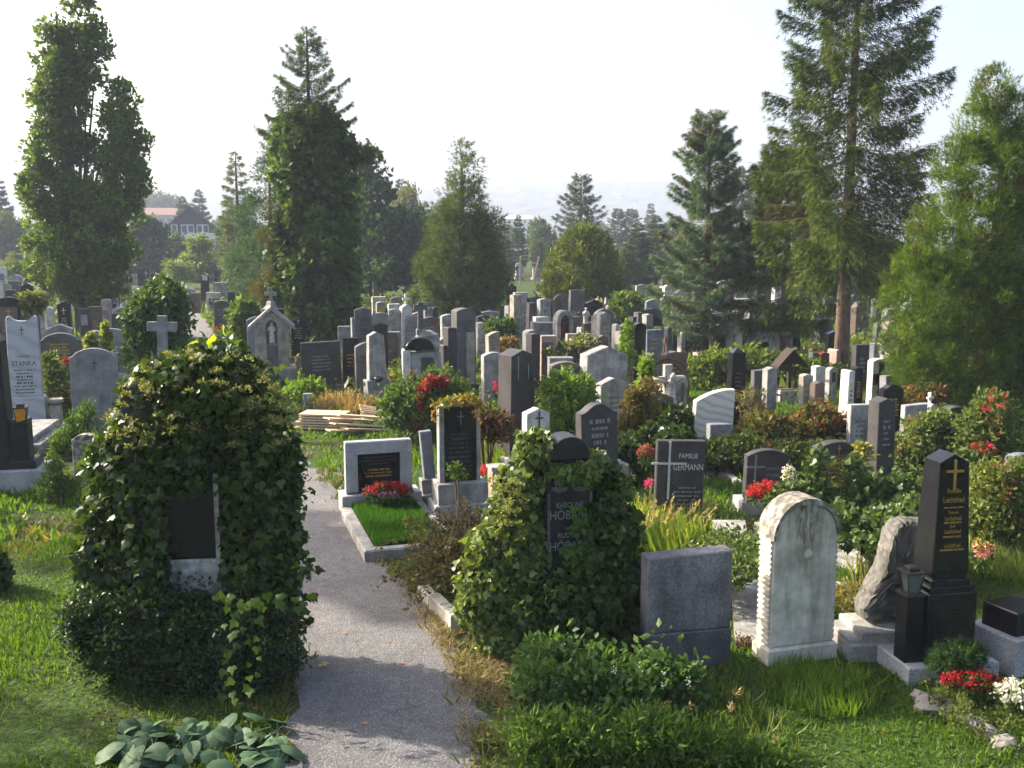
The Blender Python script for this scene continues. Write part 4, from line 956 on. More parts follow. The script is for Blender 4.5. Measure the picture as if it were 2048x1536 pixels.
# --- Hoebart monument
r, Y, u = put('gravestone', 1137, 1310, 14, 'black ivy-grown monument lettered HÖBART with an arched head')
HB = r; HBY = Y; Z = lambda py: zat(py, Y); w = 50 * u
zs, zt = Z(925), Z(874); zb = Z(1195)
MB().box(-w - .14, w + .14, -.10, .46, -.05, zb, .02).build('base', 'darkgrey', r)
MB().prism([(-w, 0), (w, 0), (w, zs - zb), (w * .88, zs - zb + .02), (-w * .88, zs - zb + .02), (-w, zs - zb)], 0, .30).map(lambda x, y, z: (x, y, z + zb)).build('stone', 'blackmatt', r)
MB().prism([(-w * .80, 0), (w * .80, 0)] + [(w * .80 * cos(t), .06 + (zt - zs - .08) * sin(t)) for t in np.linspace(0, pi, 11)], -.01, .30).map(lambda x, y, z: (x, y, z + zs + .021)).build('head', 'blackmatt', r)
for s in (-1, 1): MB().box(s * w * .87 - .012, s * w * .87 + .012, -.01, .0, Z(1100), Z(985)).build('flute', 'darkgrey', r)
for s in (-1, 1): MB().prism([(s * .10 + .085 * cos(t), -.06 * sin(t)) for t in np.linspace(0, pi, 9)][::-1], -.012, .0, .003).map(lambda x, y, z: (x, y, z + Z(972))).build('festoon', 'darkgrey', r)
for t, py, sz, m, sx in (('KAROLINE', 1010, .075, 'letter_grey', .75), ('HÖBART', 1030, .125, 'letter_grey', .80), ('UND', 1057, .04, 'letter_grey', 1), ('RUDOLF', 1070, .072, 'letter_grey', .85), ('HÖBART', 1092, .125, 'letter_grey', .80)):
    text_part(t, sz, m, r, 0, -.004, Z(py), sx)
# --- fluted little pillar in the ivy
r, Y, u = put('stone_post', 1032, 1300, 18, 'small fluted kerb post with a pointed cap drowned in ivy', 'post')
Z = lambda py: zat(py, Y); z1 = Z(1200)
MB().box(-.075, .075, 0, .15, -.05, z1, .006).build('shaft', 'darkgrey', r); MB().box(-.09, .09, -.015, .165, z1, z1 + .05, .01).build('cap', 'tan', r)
MB().add([(-.055, .02, z1 + .05), (.055, .02, z1 + .05), (.055, .13, z1 + .05), (-.055, .13, z1 + .05), (0, .075, z1 + .22)], [(0, 1, 4), (1, 2, 4), (2, 3, 4), (3, 0, 4)]).build('point', 'tan', r)
for k in range(4): MB().box(-.055 + k * .03, -.042 + k * .03, -.006, 0, z1 - .25, z1 - .03).build('flute', 'dark', r)
# --- pedestal with red flowers
r, Y, u = put('pedestal', 1000, 1000, 18, 'pinkish square flower pedestal beside the tall black tablet stone', 'pedestal')
MB().box(-.12, .12, 0, .25, -.05, zat(940, Y), .008).build('block', 'pink', r); MB().box(-.14, .14, -.02, .27, zat(940, Y), zat(934, Y), .006).build('cap', 'pale', r)
# --- low slab from behind
r, Y, u = put('gravestone', 1376, 1332, 12, 'wide low grey slab seen plain, with a darker damp foot')
Z = lambda py: zat(py, Y); w = 90 * u
MB().box(-w * .96, w * .98, -.03, .24, -.05, Z(1262), .01).build('base', 'darkgrey', r)  # base in a darker grey than the slab above
MB().prism(prof('slope', 2 * w, Z(1107) - Z(1262)), 0, .20).map(lambda x, y, z: (x, y, z + Z(1262))).build('stone', 'greystreak', r)
# --- white rounded stone with scalloped edges
r, Y, u = put('gravestone', 1602, 1322, 17, 'white plastered round-headed stone with a mossy stain and scalloped edges')
Z = lambda py: zat(py, Y); w = 73 * u; zt = Z(996); zsh = Z(1075); zb = Z(1262)
MB().box(-w - .03, w + .03, -.03, .27, -.05, .16, .02).build('foot', 'plaster', r)
MB().prism([(-w * 1.0, 0), (w * 1.0, 0), (w * .98, zsh - .16)] + [(w * .98 * cos(t), zsh - .16 + (zt - zsh - .05) * sin(t)) for t in np.linspace(0, pi, 15)][1:-1] + [(-w * .98, zsh - .16)], .0, .24, .01).map(lambda x, y, z: (x, y, z + .16)).build('stone', 'stained_plaster', r)
o_, i_ = [], []
for t in np.linspace(0, pi, 17): o_.append((w * 1.06 * cos(t), zsh + (zt - zsh) * sin(t))); i_.append((w * .985 * cos(t), zsh + (zt - zsh - .052) * sin(t)))
n = 17; ov = [(x, -.03, z) for x, z in o_] + [(x, -.03, z) for x, z in i_] + [(x, .27, z) for x, z in o_] + [(x, .27, z) for x, z in i_]; ff = []
for i in range(n - 1): ff += [(i, n + i, n + i + 1, i + 1), (2 * n + i, 2 * n + i + 1, 3 * n + i + 1, 3 * n + i), (i, i + 1, 2 * n + i + 1, 2 * n + i), (n + i, 3 * n + i, 3 * n + i + 1, n + i + 1)]
ff += [(0, 2 * n, 3 * n, n), (n - 1, 2 * n - 1, 4 * n - 1, 3 * n - 1)]
obj('coping', ov, ff, 'wornstone', r)
k = 0; z = .2
while z < zsh - .02:
    for s in (-1, 1):
        MB().tube([(s * w * .99, .02, z), (s * w * .99, .22, z)], .026, 7).build('scallop', 'plaster', r)
    z += .052
MB().lathe([(.05, 0), (.035, .02), (.01, .03)], seg=8).map(lambda a, b, c: (a + .03, -c, b + Z(1108))).build('boss', 'plaster', r)
# --- boulder stone on a stepped block
r, Y, u = put('gravestone', 1768, 1318, 6, 'rough upright boulder gravestone on a stepped concrete block')
Z = lambda py: zat(py, Y)
MB().box(-.36, .42, -.05, .55, -.05, .17, .015).build('base', 'concrete', r); MB().box(-.24, .42, -.02, .50, .17, Z(1262), .012).build('block', 'concrete', r); MB().box(-.36, -.241, .0, .5, .17, Z(1275), .012).build('step', 'concrete', r)
zb, zt = Z(1255), Z(1055); Hb = zt - zb
pf_ = [(-.22, 0), (.30, .0), (.36, .35 * Hb), (.40, .75 * Hb), (.38, .98 * Hb), (.20, 1.0 * Hb), (.06, .98 * Hb), (-.01, .88 * Hb), (-.05, .62 * Hb), (-.15, .34 * Hb), (-.25, .13 * Hb)]
q = random.Random(2); mb = MB()
dense = []
for (x0, z0), (x1, z1) in zip(pf_, pf_[1:] + pf_[:1]):
    for t in (0, .2, .4, .6, .8): dense.append((x0 + (x1 - x0) * t + q.uniform(-.016, .016), z0 + (z1 - z0) * t + q.uniform(-.014, .014)))
n = len(dense); cx, cz = .08, .5 * Hb; vv = []
LY = ((.03, .30), (.03, .55), (.035, .78), (.045, .92), (.075, .985), (.14, 1.0), (.22, 1.0), (.29, .97), (.32, .8), (.33, .4))
for yy, k in LY:
    for x, z in dense: vv.append((cx + (x - cx) * (k + q.uniform(-.012, .012)) + q.uniform(-.006, .006), yy + .10 + q.uniform(-.012, .012) + .012 * sin(9 * x + 7 * z), max(cz + (z - cz) * (k + q.uniform(-.01, .01)), .0)))
ff = [tuple(range(n)), tuple(range(10 * n - 1, 9 * n - 1, -1))]
for r_ in range(9):
    for i in range(n):
        j = (i + 1) % n; ff.append((r_ * n + j, r_ * n + i, (r_ + 1) * n + i, (r_ + 1) * n + j))
obj('boulder', [(x + .10, y, z + zb) for x, y, z in vv], ff, 'slate', r)
# --- black obelisk, gilded
r, Y, u = put('gravestone', 1886, 1352, 10, 'polished black obelisk with a gilt cross, lettered Familie Leichtfried', 'gravestone')
Z = lambda py: zat(py, Y)
LFR, LFY = r, Y
zb, z1, z2, z3, zt = .20, Z(1295), Z(1185), Z(1150), Z(912)
zb = Z(1318)
MB().box(-.43, .46, -.14, .58, -.05, zb, .012).build('base', 'granite', r)
MB().box(-.24, .30, -.06, .44, zb, zb + .13, .02).build('plinth', 'black', r)
MB().box(-.21, .27, -.03, .41, zb + .13, z2, .012).build('pedestal', 'black', r)
for k in range(3): MB().box(-.19 + .03 * k, .25 - .03 * k, -.01 + .03 * k, .39 - .03 * k, z2 + .001 + (z3 - z2) * k / 3, z2 + (z3 - z2) * (k + 1) / 3, .01).build('moulding', 'black', r)
MB().box(-.41, -.25, -.02, .16, zb, z2 - .02, .008).build('lantern_block', 'black', r)
w, t_ = .185, .145; H0 = zt - z3; xc = .03
def shaft(x, y, z):
    k = z / H0; return xc + x * (1 - .24 * k), .19 + (y - .16) * (1 - .24 * k), z + z3
MB().prism(prof('gable', 2 * w, H0), .0, .32, .008).map(shaft).build('shaft', 'black', r)
yk = lambda z: .19 - .16 * (1 - .24 * (z - z3) / H0) - .006
zc = Z(950)
thin_cross(r, xc, zc + .02, .28, .085, .011, 'gold', yk(zc)); 
for t, py, sz, sx in (('Familie', 985, .062, .80), ('Leichtfried', 1003, .075, .66), ('Theresia', 1028, .040, .75), ('Leichtfried', 1040, .058, .66), ('Josef', 1055, .038, .75), ('Leichtfried', 1066, .058, .66), ('Leichtfried', 1094, .058, .66)):
    o = text_part(t, sz, 'gold', r, xc, yk(Z(py)), Z(py), sx); o.rotation_euler = (pi / 2 - .02, 0, 0)
for py in (1018, 1048, 1076, 1102):
    bars(r, xc - .13, xc + .13, Z(py + 3), Z(py - 3), 1, 'gold', yk(Z(py + 3)), py)
xl_ = r.matrix_world
c_, s_ = cos(radians(10)), sin(radians(10))
lx, ly = -.33, .07
lp = (r.location.x + c_ * lx - s_ * ly, r.location.y + s_ * lx + c_ * ly)
lt = lantern(1835, 1185, Y, 'black metal grave lantern with a red candle on the polished black obelisk', .27, .17, 'pane', 'iron', .72)
lt.location = (lp[0], lp[1], z2 - .02); lt.rotation_euler = (0, 0, radians(10))
# --- GERMANN
S('gravestone', 1303, 1402, 882, 1082, 'flat', 'dark', 'dark grey slab with a long white cross, lettered FAMILIE GERMANN', .13, 2, ((.10, .05, .05, 'grey'),),
  text=[('FAMILIE', .075, .84, LW, .15, .8), ('GERMANN', .098, .72, LW, .155, .68)], cross=(-.24, .76, .62, LW))
bars([q for q in COL.objects if q.get('label', '').startswith('dark grey slab with a long')][0], -.08, .28, .42, .75, 6, 'letter_grey', -.006, 21)
# --- grave with red begonias and white flowers
S('gravestone', 1482, 1570, 899, 1024, 'arch', 'dark', 'rough-edged grey slab with a cross behind bright red begonias', .15, 10, ((.20, .09, .12, 'granite'),),
  text=[('FAMILIE', .075, .62, LG, .12, 1), ('SCHERK', .095, .48, LG, .12, .9), ('ZARMASTER', .095, .34, LG, .12, .75)], cross=(-.30, .66, .66, LG))
r, Y, u = put('grave_bed', 1560, 1046, 22, 'stepped pale stone grave slab running towards the white round-headed stone', 'grave')
MB().box(-.50, .62, -2.35, -.10, -.05, .10, .012).build('kerb', 'pale', r); MB().box(-.30, .50, -2.15, -.15, .10, .19, .012).build('cover_slab', 'granite', r)
lantern(1497, 1003, Y + .02, 'grey grave lantern with a red candle beside bright red begonias', .17, .11, 'pane', 'iron', .9)
# --- ivy grown stone with gilt letters
S('gravestone', 1620, 1714, 884, 1010, 'arch', 'dark', 'dark arched stone with gilt lettering wreathed in ivy', .22, 8, plate=(-.28, .30, .15, .80, 'brown'), cross=(0, .90, .12, G), lines=(8, .2, .78, .5, G))
# --- black slab on granite at the border
r, Y, u = put('gravestone', 2050, 1345, 24, 'black slab on a granite base cut by the picture border', 'gravestone')
MB().box(-.20, .8, -.05, .5, -.05, zat(1272, Y), .012).build('base', 'granite', r); MB().box(-.13, .7, .02, .40, zat(1272, Y), zat(1225, Y), .012).build('slab', 'black', r)
# --- slabs and kerbs lying between the graves
for (x0, x1, ya, yb_, mt, lab) in ((1408, 1500, 1048, 1112, 'concrete', 'cracked flat grave slab in the grass before the GERMANN stone'), (1470, 1530, 1168, 1296, 'pale', 'flat pale paving slab between the low grey slab and the white stone')):
    a, b_, c, d = gp(x0, yb_), gp(x1, yb_), gp(x1 - 10, ya), gp(x0 - 10, ya)
    v = [(*p, -.04) for p in (a, b_, c, d)] + [(*p, .06) for p in (a, b_, c, d)]
    tag(obj('stone_slab', v, [(4, 5, 6, 7), (0, 1, 5, 4), (1, 2, 6, 5), (2, 3, 7, 6), (3, 0, 4, 7)], mt), lab, 'slab')
def kerb_line(p0, p1, w, h, mat, label, n=3):
    (xa, ya), (xb, yb_) = gp(*p0), gp(*p1); L = sqrt((xb - xa) ** 2 + (yb_ - ya) ** 2); an = atan2(yb_ - ya, xb - xa)
    r = thing('grave_kerb', label, 'kerb', (xa, ya, 0), an)
    for i in range(n):
        MB().box(L * i / n + .006, L * (i + 1) / n - .006, -w / 2 + random.uniform(-.01, .01), w / 2, -.05, h + random.uniform(-.012, .012), .012).build('kerbstone', mat, r)
kerb_line((846, 1195), (915, 1262), .14, .16, 'concrete', 'mossy low kerb between the path and the reddish cotoneaster', 3)
kerb_line((1405, 925), (1483, 975), .10, .10, 'concrete', 'thin kerb strip behind the rough-edged begonia stone')
kerb_line((1700, 1085), (1790, 1130), .14, .12, 'pale', 'pale kerb edging the ivy carpet near the boulder stone')
kerb_line((1290, 1188), (1345, 1175), .12, .14, 'concrete', 'short grey kerb tip beside the low grey slab', 1)
kerb_line((1680, 1180), (1750, 1232), .10, .10, 'concrete', 'narrow kerb between the white round-headed stone and the boulder', 2)
# irregular border stones at the lower edge
bx = [(1862, 1412, .20), (1900, 1425, .13), (1922, 1440, .12), (1948, 1452, .14), (1975, 1470, .12), (2008, 1490, .13), (1840, 1398, .10)]
for i, (px, py, s) in enumerate(bx):
    X, Yq = gp(px, py)
    ords = ('flat pale border stone nearest the granite foot of the black obelisk', 'second flat border stone in the row below the red begonias', 'third flat border stone in the row below the red begonias', 'fourth flat border stone in the row below the red begonias', 'fifth flat border stone in the row below the red begonias', 'last flat border stone of the row at the picture corner', 'small border stone at the start of the row by the granite foot')
    o = rock('border_stone', None, 0, 0, 0, s, s * .7, .06, 'stone_chip', 40 + i, (9, 5), .18); o.location = (X, Yq, .02); o.rotation_euler = (0, 0, random.random() * 3)
    tag(o, ords[i], 'stone', 'border stones')
bx = [(1392, 935, .13), (1418, 952, .16), (1432, 940, .11), (1450, 955, .14), (1405, 962, .12)]
for i, (px, py, s) in enumerate(bx):
    X, Yq = gp(px, py); o = rock('loose_stone', None, 0, 0, 0, s, s * .8, .08, 'stone_chip', 60 + i, (9, 5), .2); o.location = (X, Yq, .03)
    tag(o, 'loose dark stone in the bare patch behind the lit grass', 'stone', 'loose stones behind the lit grass')
# --- plank piles
r, Y, u = put('plank_pile', 640, 862, -8, 'neat pile of sawn planks lying in the grass', 'lumber')
for k in range(6):
    MB().box(-.50 + random.uniform(-.06, .06), .55 + random.uniform(-.1, .1), .0, .55, .035 + .055 * k, .035 + .055 * k + .034, .004).build('plank', 'wood_new', r)
for x in (-.4, .4): MB().box(x - .04, x + .04, .02, .5, -.02, .034).build('batten', 'wood_grey', r)
r, Y, u = put('plank_pile', 710, 868, -30, 'planks slid askew off the neat pile', 'lumber')
for k, (dx, dy, a, z) in enumerate(((-.25, .15, 70, .24), (-.05, .30, 62, .30), (.05, .0, 66, .18), (.25, .05, 75, .10), (.0, -.05, 60, .04))):
    o = MB().box(-.55, .55, -.14, .14, 0, .03, .004).build('plank', 'wood_new', r, (dx, dy, z)); o.rotation_euler = (radians(random.uniform(-5, 5)), radians(9), radians(a))
r, Y, u = put('slat_pallet', 760, 852, 10, 'collapsed slatted pallet beside the slid planks', 'pallet')
for k in range(8):
    o = MB().box(-.42, .42, -.03, .03, 0, .02, .003).build('slat', 'wood_new', r, (0, -.15 + .10 * k, .18 + .015 * k)); o.rotation_euler = (0, radians(12), radians(random.uniform(-8, 30)))
for s in (-.35, 0, .35): MB().box(s - .02, s + .02, -.2, .7, .08, .15, .003).build('runner', 'wood_grey', r)
S('stone_post', 607, 626, 788, 822, 'flat', 'concrete', 'short pale concrete post behind the plank pile', .16, 10, cat='post')
# --- ivy-grown tall monument: stele
r, Y, u = put('ivy_monument', 380, 1348, 6, 'tall tomb smothered in dark ivy with a shadowed black tablet', 'gravestone')
IVM, IVY_Y = r, Y; Z = lambda py: zat(py, Y); 
xo = 8 * u
MB().box(-.62, .62, -.08, .52, -.05, .30, .02).build('base', 'concrete', r)
MB().box(-.50, .50, .03, .42, .30, Z(1122), .015).build('plinth', 'weather', r)
MB().box(-.50, .50, .06, .42, Z(1122), Z(770), .02).build('stone', 'dark', r)
MB().box(-.235 + xo, .235 + xo, .035, .06, Z(1120), Z(960), .004).build('inscription_plate', 'black', r)
for x in (-.26 + xo, .262 + xo): MB().box(x - .02, x + .02, .01, .06, Z(1120), Z(950 if x > 0 else 1035), .004).build('frame_strip', 'weather', r)
# ================================================================== trees
def clump_cloud(lobes, n_cl, r_cl, n_leaf, shell=.55, flat=1.0, zmin=None):
    L = np.array(lobes, float); wgt = L[:, 3] * L[:, 5] + L[:, 3] * L[:, 4]; wgt /= wgt.sum()
    k = rng.choice(len(L), n_cl, p=wgt); d = rdir(n_cl); rad = (shell + (1 - shell) * rng.random(n_cl) ** .6) * np.where(rng.random(n_cl) < .14, 1.06 + .22 * rng.random(n_cl), 1.0)
    C = L[k, :3] + d * rad[:, None] * L[k, 3:6]
    n = n_cl * n_leaf; ci = np.repeat(np.arange(n_cl), n_leaf)
    rc = r_cl * (.6 + .8 * rng.random(n_cl))
    off = rdir(n) * (rng.random(n) ** .45)[:, None] * rc[ci][:, None]; off[:, 2] *= flat
    P = C[ci] + off
    out = unit(d[ci] * .6 + off / (r_cl + 1e-6))
    keep = np.ones(n, bool)
    if zmin is not None: keep = P[:, 2] > zmin
    return P[keep], out[keep], ci[keep], n_cl
def trunk_part(parent, pts, radii, mat, name='trunk', seg=9):
    return MB().tube(pts, radii, seg).build(name, mat, parent, smooth=True)
def crown(parent, P, out, ci, ncl, size, tmpl, c1, c2, mat, tipmix=(.5, .0, .5), cjit=.28, jit=.18, name='crown', c3=None, p3=0.0):
    n = len(P); cl = rng.random(ncl)
    T = out * tipmix[0] + np.array([0, 0, tipmix[1]]) + rdir(n) * tipmix[2]
    N = rdir(n) + out * .7 + np.array([0, 0, .3])
    t = np.clip(cl[ci] * .7 + .3 * rng.random(n), 0, 1)
    C = colours(n, c1, c2, jit, t) * (1 + cjit * (rng.random(ncl)[ci] - .5))[:, None]
    if c3 is not None:
        sel = (rng.random(ncl)[ci] < p3) & (rng.random(n) < .8); C[sel] = colours(sel.sum(), c3, tuple(x * .7 for x in c3), .2)
    S_l = size * (.5 + 1.0 * rng.random(n))
    return leaf_obj(name, P, T, N, S_l, tmpl, np.clip(C, .003, .9), mat, parent)
def limbs(parent, base, tips, r0, mat, name='limb'):
    mb = MB()
    for (sx, sy, sz), (tx, ty, tz) in tips:
        m = ((sx + tx) / 2 + random.uniform(-.15, .15), (sy + ty) / 2, (sz + tz) / 2 + .12 * abs(tx - sx))
        mb.tube([(sx, sy, sz), m, (tx, ty, tz)], [r0, r0 * .6, r0 * .2], 5)
    return mb.build(name, mat, parent)
# generic spruce: whorls of boughs with hanging sprays
def spruce(name, label, X, Y, H, R, z0, tr, cols, n_spray, spray=.16, droop=.25, up=.18, curtain=.35, whorl=.42, power=.85, mat='needle', barkm='bark_spruce', tmpl=None, top_thin=0.0, group=None, asym=0, sides=None, c3=None, p3=0, cat='tree', lean=0):
    r = thing(name, label, cat, (X, Y, 0), 0, group)
    trunk_part(r, [(0, 0, -.1), (0, 0, H * .3), (lean * .6, 0, H * .7), (lean, 0, H)], [tr * 1.15, tr * .85, tr * .42, .02], barkm)
    wood = MB(); Bs = []
    z = z0
    while z < H - .15:
        nb = random.randint(4, 6); a0 = random.random() * 6.28
        rel = (z - z0) / (H - z0)
        for k in range(nb):
            a = a0 + k * 2 * pi / nb + random.uniform(-.3, .3)
            L = R * (1 - rel) ** power * random.uniform(.62, 1.08) * (1 + asym * cos(a)) + .12
            if rel < .10: L *= .75
            Bs.append((a, z + random.uniform(-.15, .15), L, rel))
        z += whorl * random.uniform(.7, 1.3) * (1 - .45 * rel)
    tot = sum(b[2] ** 1.35 for b in Bs); PP, TT, CI = [], [], []
    for bi, (a, z, L, rel) in enumerate(Bs):
        ca, sa = cos(a), sin(a); dr = droop * (1 - rel * 1.2)
        f = lambda t: np.stack([ca * L * t, sa * L * t, z + L * (-dr * t + (up + .25 * rel) * t ** 2)], -1)
        ts = np.array([0, .35, .7, 1.0]); pts = f(ts)
        wood.tube([tuple(p) for p in pts], [max(.012, tr * .16 * (1 - rel)), max(.010, tr * .11 * (1 - rel)), .009, .004], 4, cap=False)
        n = max(6, int(n_spray * L ** 1.35 / tot)); t = .12 + .9 * rng.random(n) ** .8
        P = f(t); wdt = .34 * L * (1.02 - t) * (rng.random(n) * 2 - 1) + rng.normal(size=n) * .04
        P[:, 0] += -sa * wdt; P[:, 1] += ca * wdt; P[:, 2] -= np.abs(wdt) * .25
        hang = curtain * rng.random(n) ** 1.6 * (1 - rel * .7) * (.5 + .5 * (np.arange(n) % 3 == 0)); P[:, 2] -= hang
        T = np.stack([ca * .8 + -sa * np.sign(wdt) * .6, sa * .8 + ca * np.sign(wdt) * .6, -.15 - 1.8 * hang / (curtain + .01)], -1) if n else None
        PP.append(P); TT.append(T); CI.append(np.full(n, bi))
    P = np.concatenate(PP); T = np.concatenate(TT) + rdir(len(P)) * .35; ci = np.concatenate(CI)
    n = len(P); C = colours(n, cols[0], cols[1], .2) * (1 + .35 * (rng.random(len(Bs))[ci] - .5))[:, None]
    if c3 is not None:
        sel = (rng.random(len(Bs))[ci] < p3) & (rng.random(n) < .7); C[sel] = colours(int(sel.sum()), c3, tuple(x * .6 for x in c3), .2)
    P[:, 2] = np.maximum(P[:, 2], .15)
    wood.build('boughs', barkm, r)
    o = leaf_obj('crown', P, T, rdir(n) * .8 + np.array([0, 0, .8]), spray * (.6 + .8 * rng.random(n)), tmpl or T_SPRAY, C, mat, r)
    return r
OAK = ((.045, .080, .017), (.100, .138, .027))
DKG = ((.018, .042, .014), (.045, .080, .024))
IVYC = ((.014, .032, .008), (.050, .078, .018))
THU = ((.042, .080, .013), (.105, .145, .024))
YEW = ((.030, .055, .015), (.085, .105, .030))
SPR = ((.030, .052, .018), (.070, .095, .026))
BLU = ((.058, .098, .085), (.115, .160, .140))
def shift(l, X=0, Z=0): return l
# --- columnar oak with two tops
Yt = 41.0; u = mpp(Yt, 6); X0 = at(165, 600, Yt)[0]
r = thing('columnar_oak', 'tall columnar oak with two pointed tops', 'tree', (X0, Yt, 0))
def pxl(cx, cy, rx, ry, Yd, X0, ratio=1.0): 
    x, y, z = at(cx, cy, Yd); k = mpp(Yd, z); return (x - X0, 0, z, rx * k, rx * k * ratio, ry * k)
lob = [pxl(*q, Yt, X0, .9) for q in ((155, 22, 28, 52), (106, 80, 20, 42), (195, 92, 22, 46), (150, 95, 38, 44), (122, 150, 46, 40), (172, 150, 28, 30), (98, 215, 38, 46), (138, 215, 36, 40), (98, 300, 42, 56), (138, 290, 30, 46), (240, 200, 26, 32), (238, 250, 32, 40), (256, 295, 34, 46), (192, 305, 24, 36), (240, 345, 44, 46), (95, 380, 46, 50), (150, 390, 46, 40), (215, 420, 62, 44), (110, 460, 60, 56), (190, 490, 78, 56), (130, 535, 68, 50), (180, 570, 62, 40), (280, 375, 24, 26))]
P, out, ci, nc = clump_cloud(lob, 820, .36, 52, .55)
crown(r, P, out, ci, nc, .19, T_OVAL, *OAK, 'leaf', (.4, .3, .8))
trunk_part(r, [(0, 0, -.1), (-.1, 0, 3), (-.3, 0, 7), (-.35, 0, 12.5)], [.34, .27, .17, .03], 'bark_dark')
limbs(r, 0, [((-.1, 0, 2.5), (lob[i][0], lob[i][1], lob[i][2])) for i in range(len(lob)) if lob[i][2] > 3], .09, 'bark_dark')
# --- ivy-clad spruce
Yt = 36.5; X0 = at(628, 600, Yt)[0]
Ht = zat(52, Yt)
r = spruce('ivy_clad_spruce', 'spruce wrapped in ivy to two thirds with a bare-branched top', X0, Yt, Ht, 2.0, 6.6, .22, SPR, 15000, .17, .10, .34, .22, .40, .78, barkm='bark_dark')
lob = [pxl(*q, Yt, X0, .95) for q in ((628, 300, 66, 90), (630, 400, 76, 90), (635, 500, 76, 100), (640, 590, 72, 80), (640, 655, 70, 60), (600, 280, 45, 60), (665, 300, 40, 60), (590, 560, 40, 70))]
P, out, ci, nc = clump_cloud(lob, 640, .30, 46, .78, zmin=.05)
o = crown(r, P, out, ci, nc, .20, T_KITE, (.030, .060, .014), (.078, .115, .026), 'leaf', (.3, -.5, .6), name='ivy_coat')
lob = [pxl(*q, Yt, X0, 1.0) for q in ((555, 470, 34, 60), (560, 570, 40, 50), (590, 430, 30, 40), (545, 590, 40, 30))]
P, out, ci, nc = clump_cloud(lob, 120, .28, 60, .4)
crown(r, P, out, ci, nc, .16, T_SPRAY, (.09, .085, .018), (.14, .13, .03), 'needle', (.8, -.1, .5), name='yew_growth')
# bare side bough of the spruce
mb = MB(); mb.tube([(1.0, 0, zat(330, Yt)), (1.9, 0, zat(305, Yt)), (2.4, 0, zat(298, Yt))], [.05, .035, .01], 5); mb.build('side_bough', 'bark_dark', r)
P, out, ci, nc = clump_cloud([pxl(725, 310, 40, 14, Yt, X0)], 30, .2, 60, .2); crown(r, P, out, ci, nc, .16, T_SPRAY, *SPR, 'needle', (.8, 0, .5), name='side_spray')
# --- conifers behind it
def px_tree(fn, name, label, cx, top, yb, Yd, halfw, **k):
    X = at(cx, 560, Yd)[0]; return fn(name, label, X, Yd, zat(top, Yd), halfw * mpp(Yd), **k)
px_tree(spruce, 'pale_larch', 'thin pale green conifer with a wispy top near the chalet', 480, 300, 0, 62, 58, z0=1.2, tr=.22, cols=((.07, .10, .05), (.12, .15, .075)), n_spray=8000, spray=.30, droop=.2, up=.1, curtain=.5, whorl=.6, power=.75)
Yt = 52; X0 = at(545, 560, Yt)[0]
r = thing('blue_cypress', 'bluish green cone of cypress behind the ivy-clad spruce', 'tree', (X0, Yt, 0))
lob = [pxl(*q, Yt, X0) for q in ((555, 300, 22, 40), (550, 370, 42, 60), (540, 450, 62, 70), (540, 540, 76, 70), (535, 610, 70, 40))]
P, out, ci, nc = clump_cloud(lob, 300, .45, 42, .7, zmin=.1); crown(r, P, out, ci, nc, .30, T_SPRAY, (.028, .060, .040), (.055, .095, .058), 'needle', (.7, .1, .5)); trunk_part(r, [(0, 0, -.1), (0, 0, 7)], [.2, .05], 'bark_dark')
Yt = 66; X0 = at(775, 560, Yt)[0]
r = thing('dark_deciduous_tree', 'broad dark tree in the gap between ivy-clad spruce and broad yew', 'tree', (X0, Yt, 0))
lob = [pxl(*q, Yt, X0) for q in ((735, 340, 26, 40), (745, 395, 40, 40), (720, 470, 40, 60), (770, 470, 60, 55), (815, 480, 50, 55), (780, 530, 70, 40))]
P, out, ci, nc = clump_cloud(lob, 330, .6, 44, .5); crown(r, P, out, ci, nc, .34, T_OVAL, *DKG, 'leaf', (.4, .2, .8)); trunk_part(r, [(-.6, 0, -.1), (-.6, 0, 3.5), (-1.2, 0, 6)], [.35, .28, .12], 'bark_dark')
trunk_part(r, [(-1.3, 0.5, -.1), (-1.35, .5, 3.5), (-1.4, 0, 8.2)], [.28, .22, .06], 'bark_dark', 'side_trunk')
limbs(r, 0, [((-.6, 0, 3), (l[0], l[1], l[2])) for l in lob], .12, 'bark_dark')
# --- broad yew
Yt = 45; X0 = at(925, 600, Yt)[0]
r = thing('broad_yew', 'broad dark cone of yew with a shaggy outline above the massive stone', 'tree', (X0, Yt, 0))
lob = [pxl(*q, Yt, X0) for q in ((930, 310, 18, 36), (930, 350, 32, 45), (925, 400, 42, 50), (920, 440, 56, 60), (925, 490, 76, 60), (920, 540, 88, 60), (925, 585, 92, 40), (880, 560, 46, 50), (975, 560, 46, 50), (985, 470, 26, 60))]
P, out, ci, nc = clump_cloud(lob, 620, .34, 44, .55, zmin=.6); crown(r, P, out, ci, nc, .24, T_SPRAY, *YEW, 'needle', (.7, .15, .6), cjit=.5); trunk_part(r, [(0, 0, -.1), (0, 0, 7)], [.3, .05], 'bark_dark')
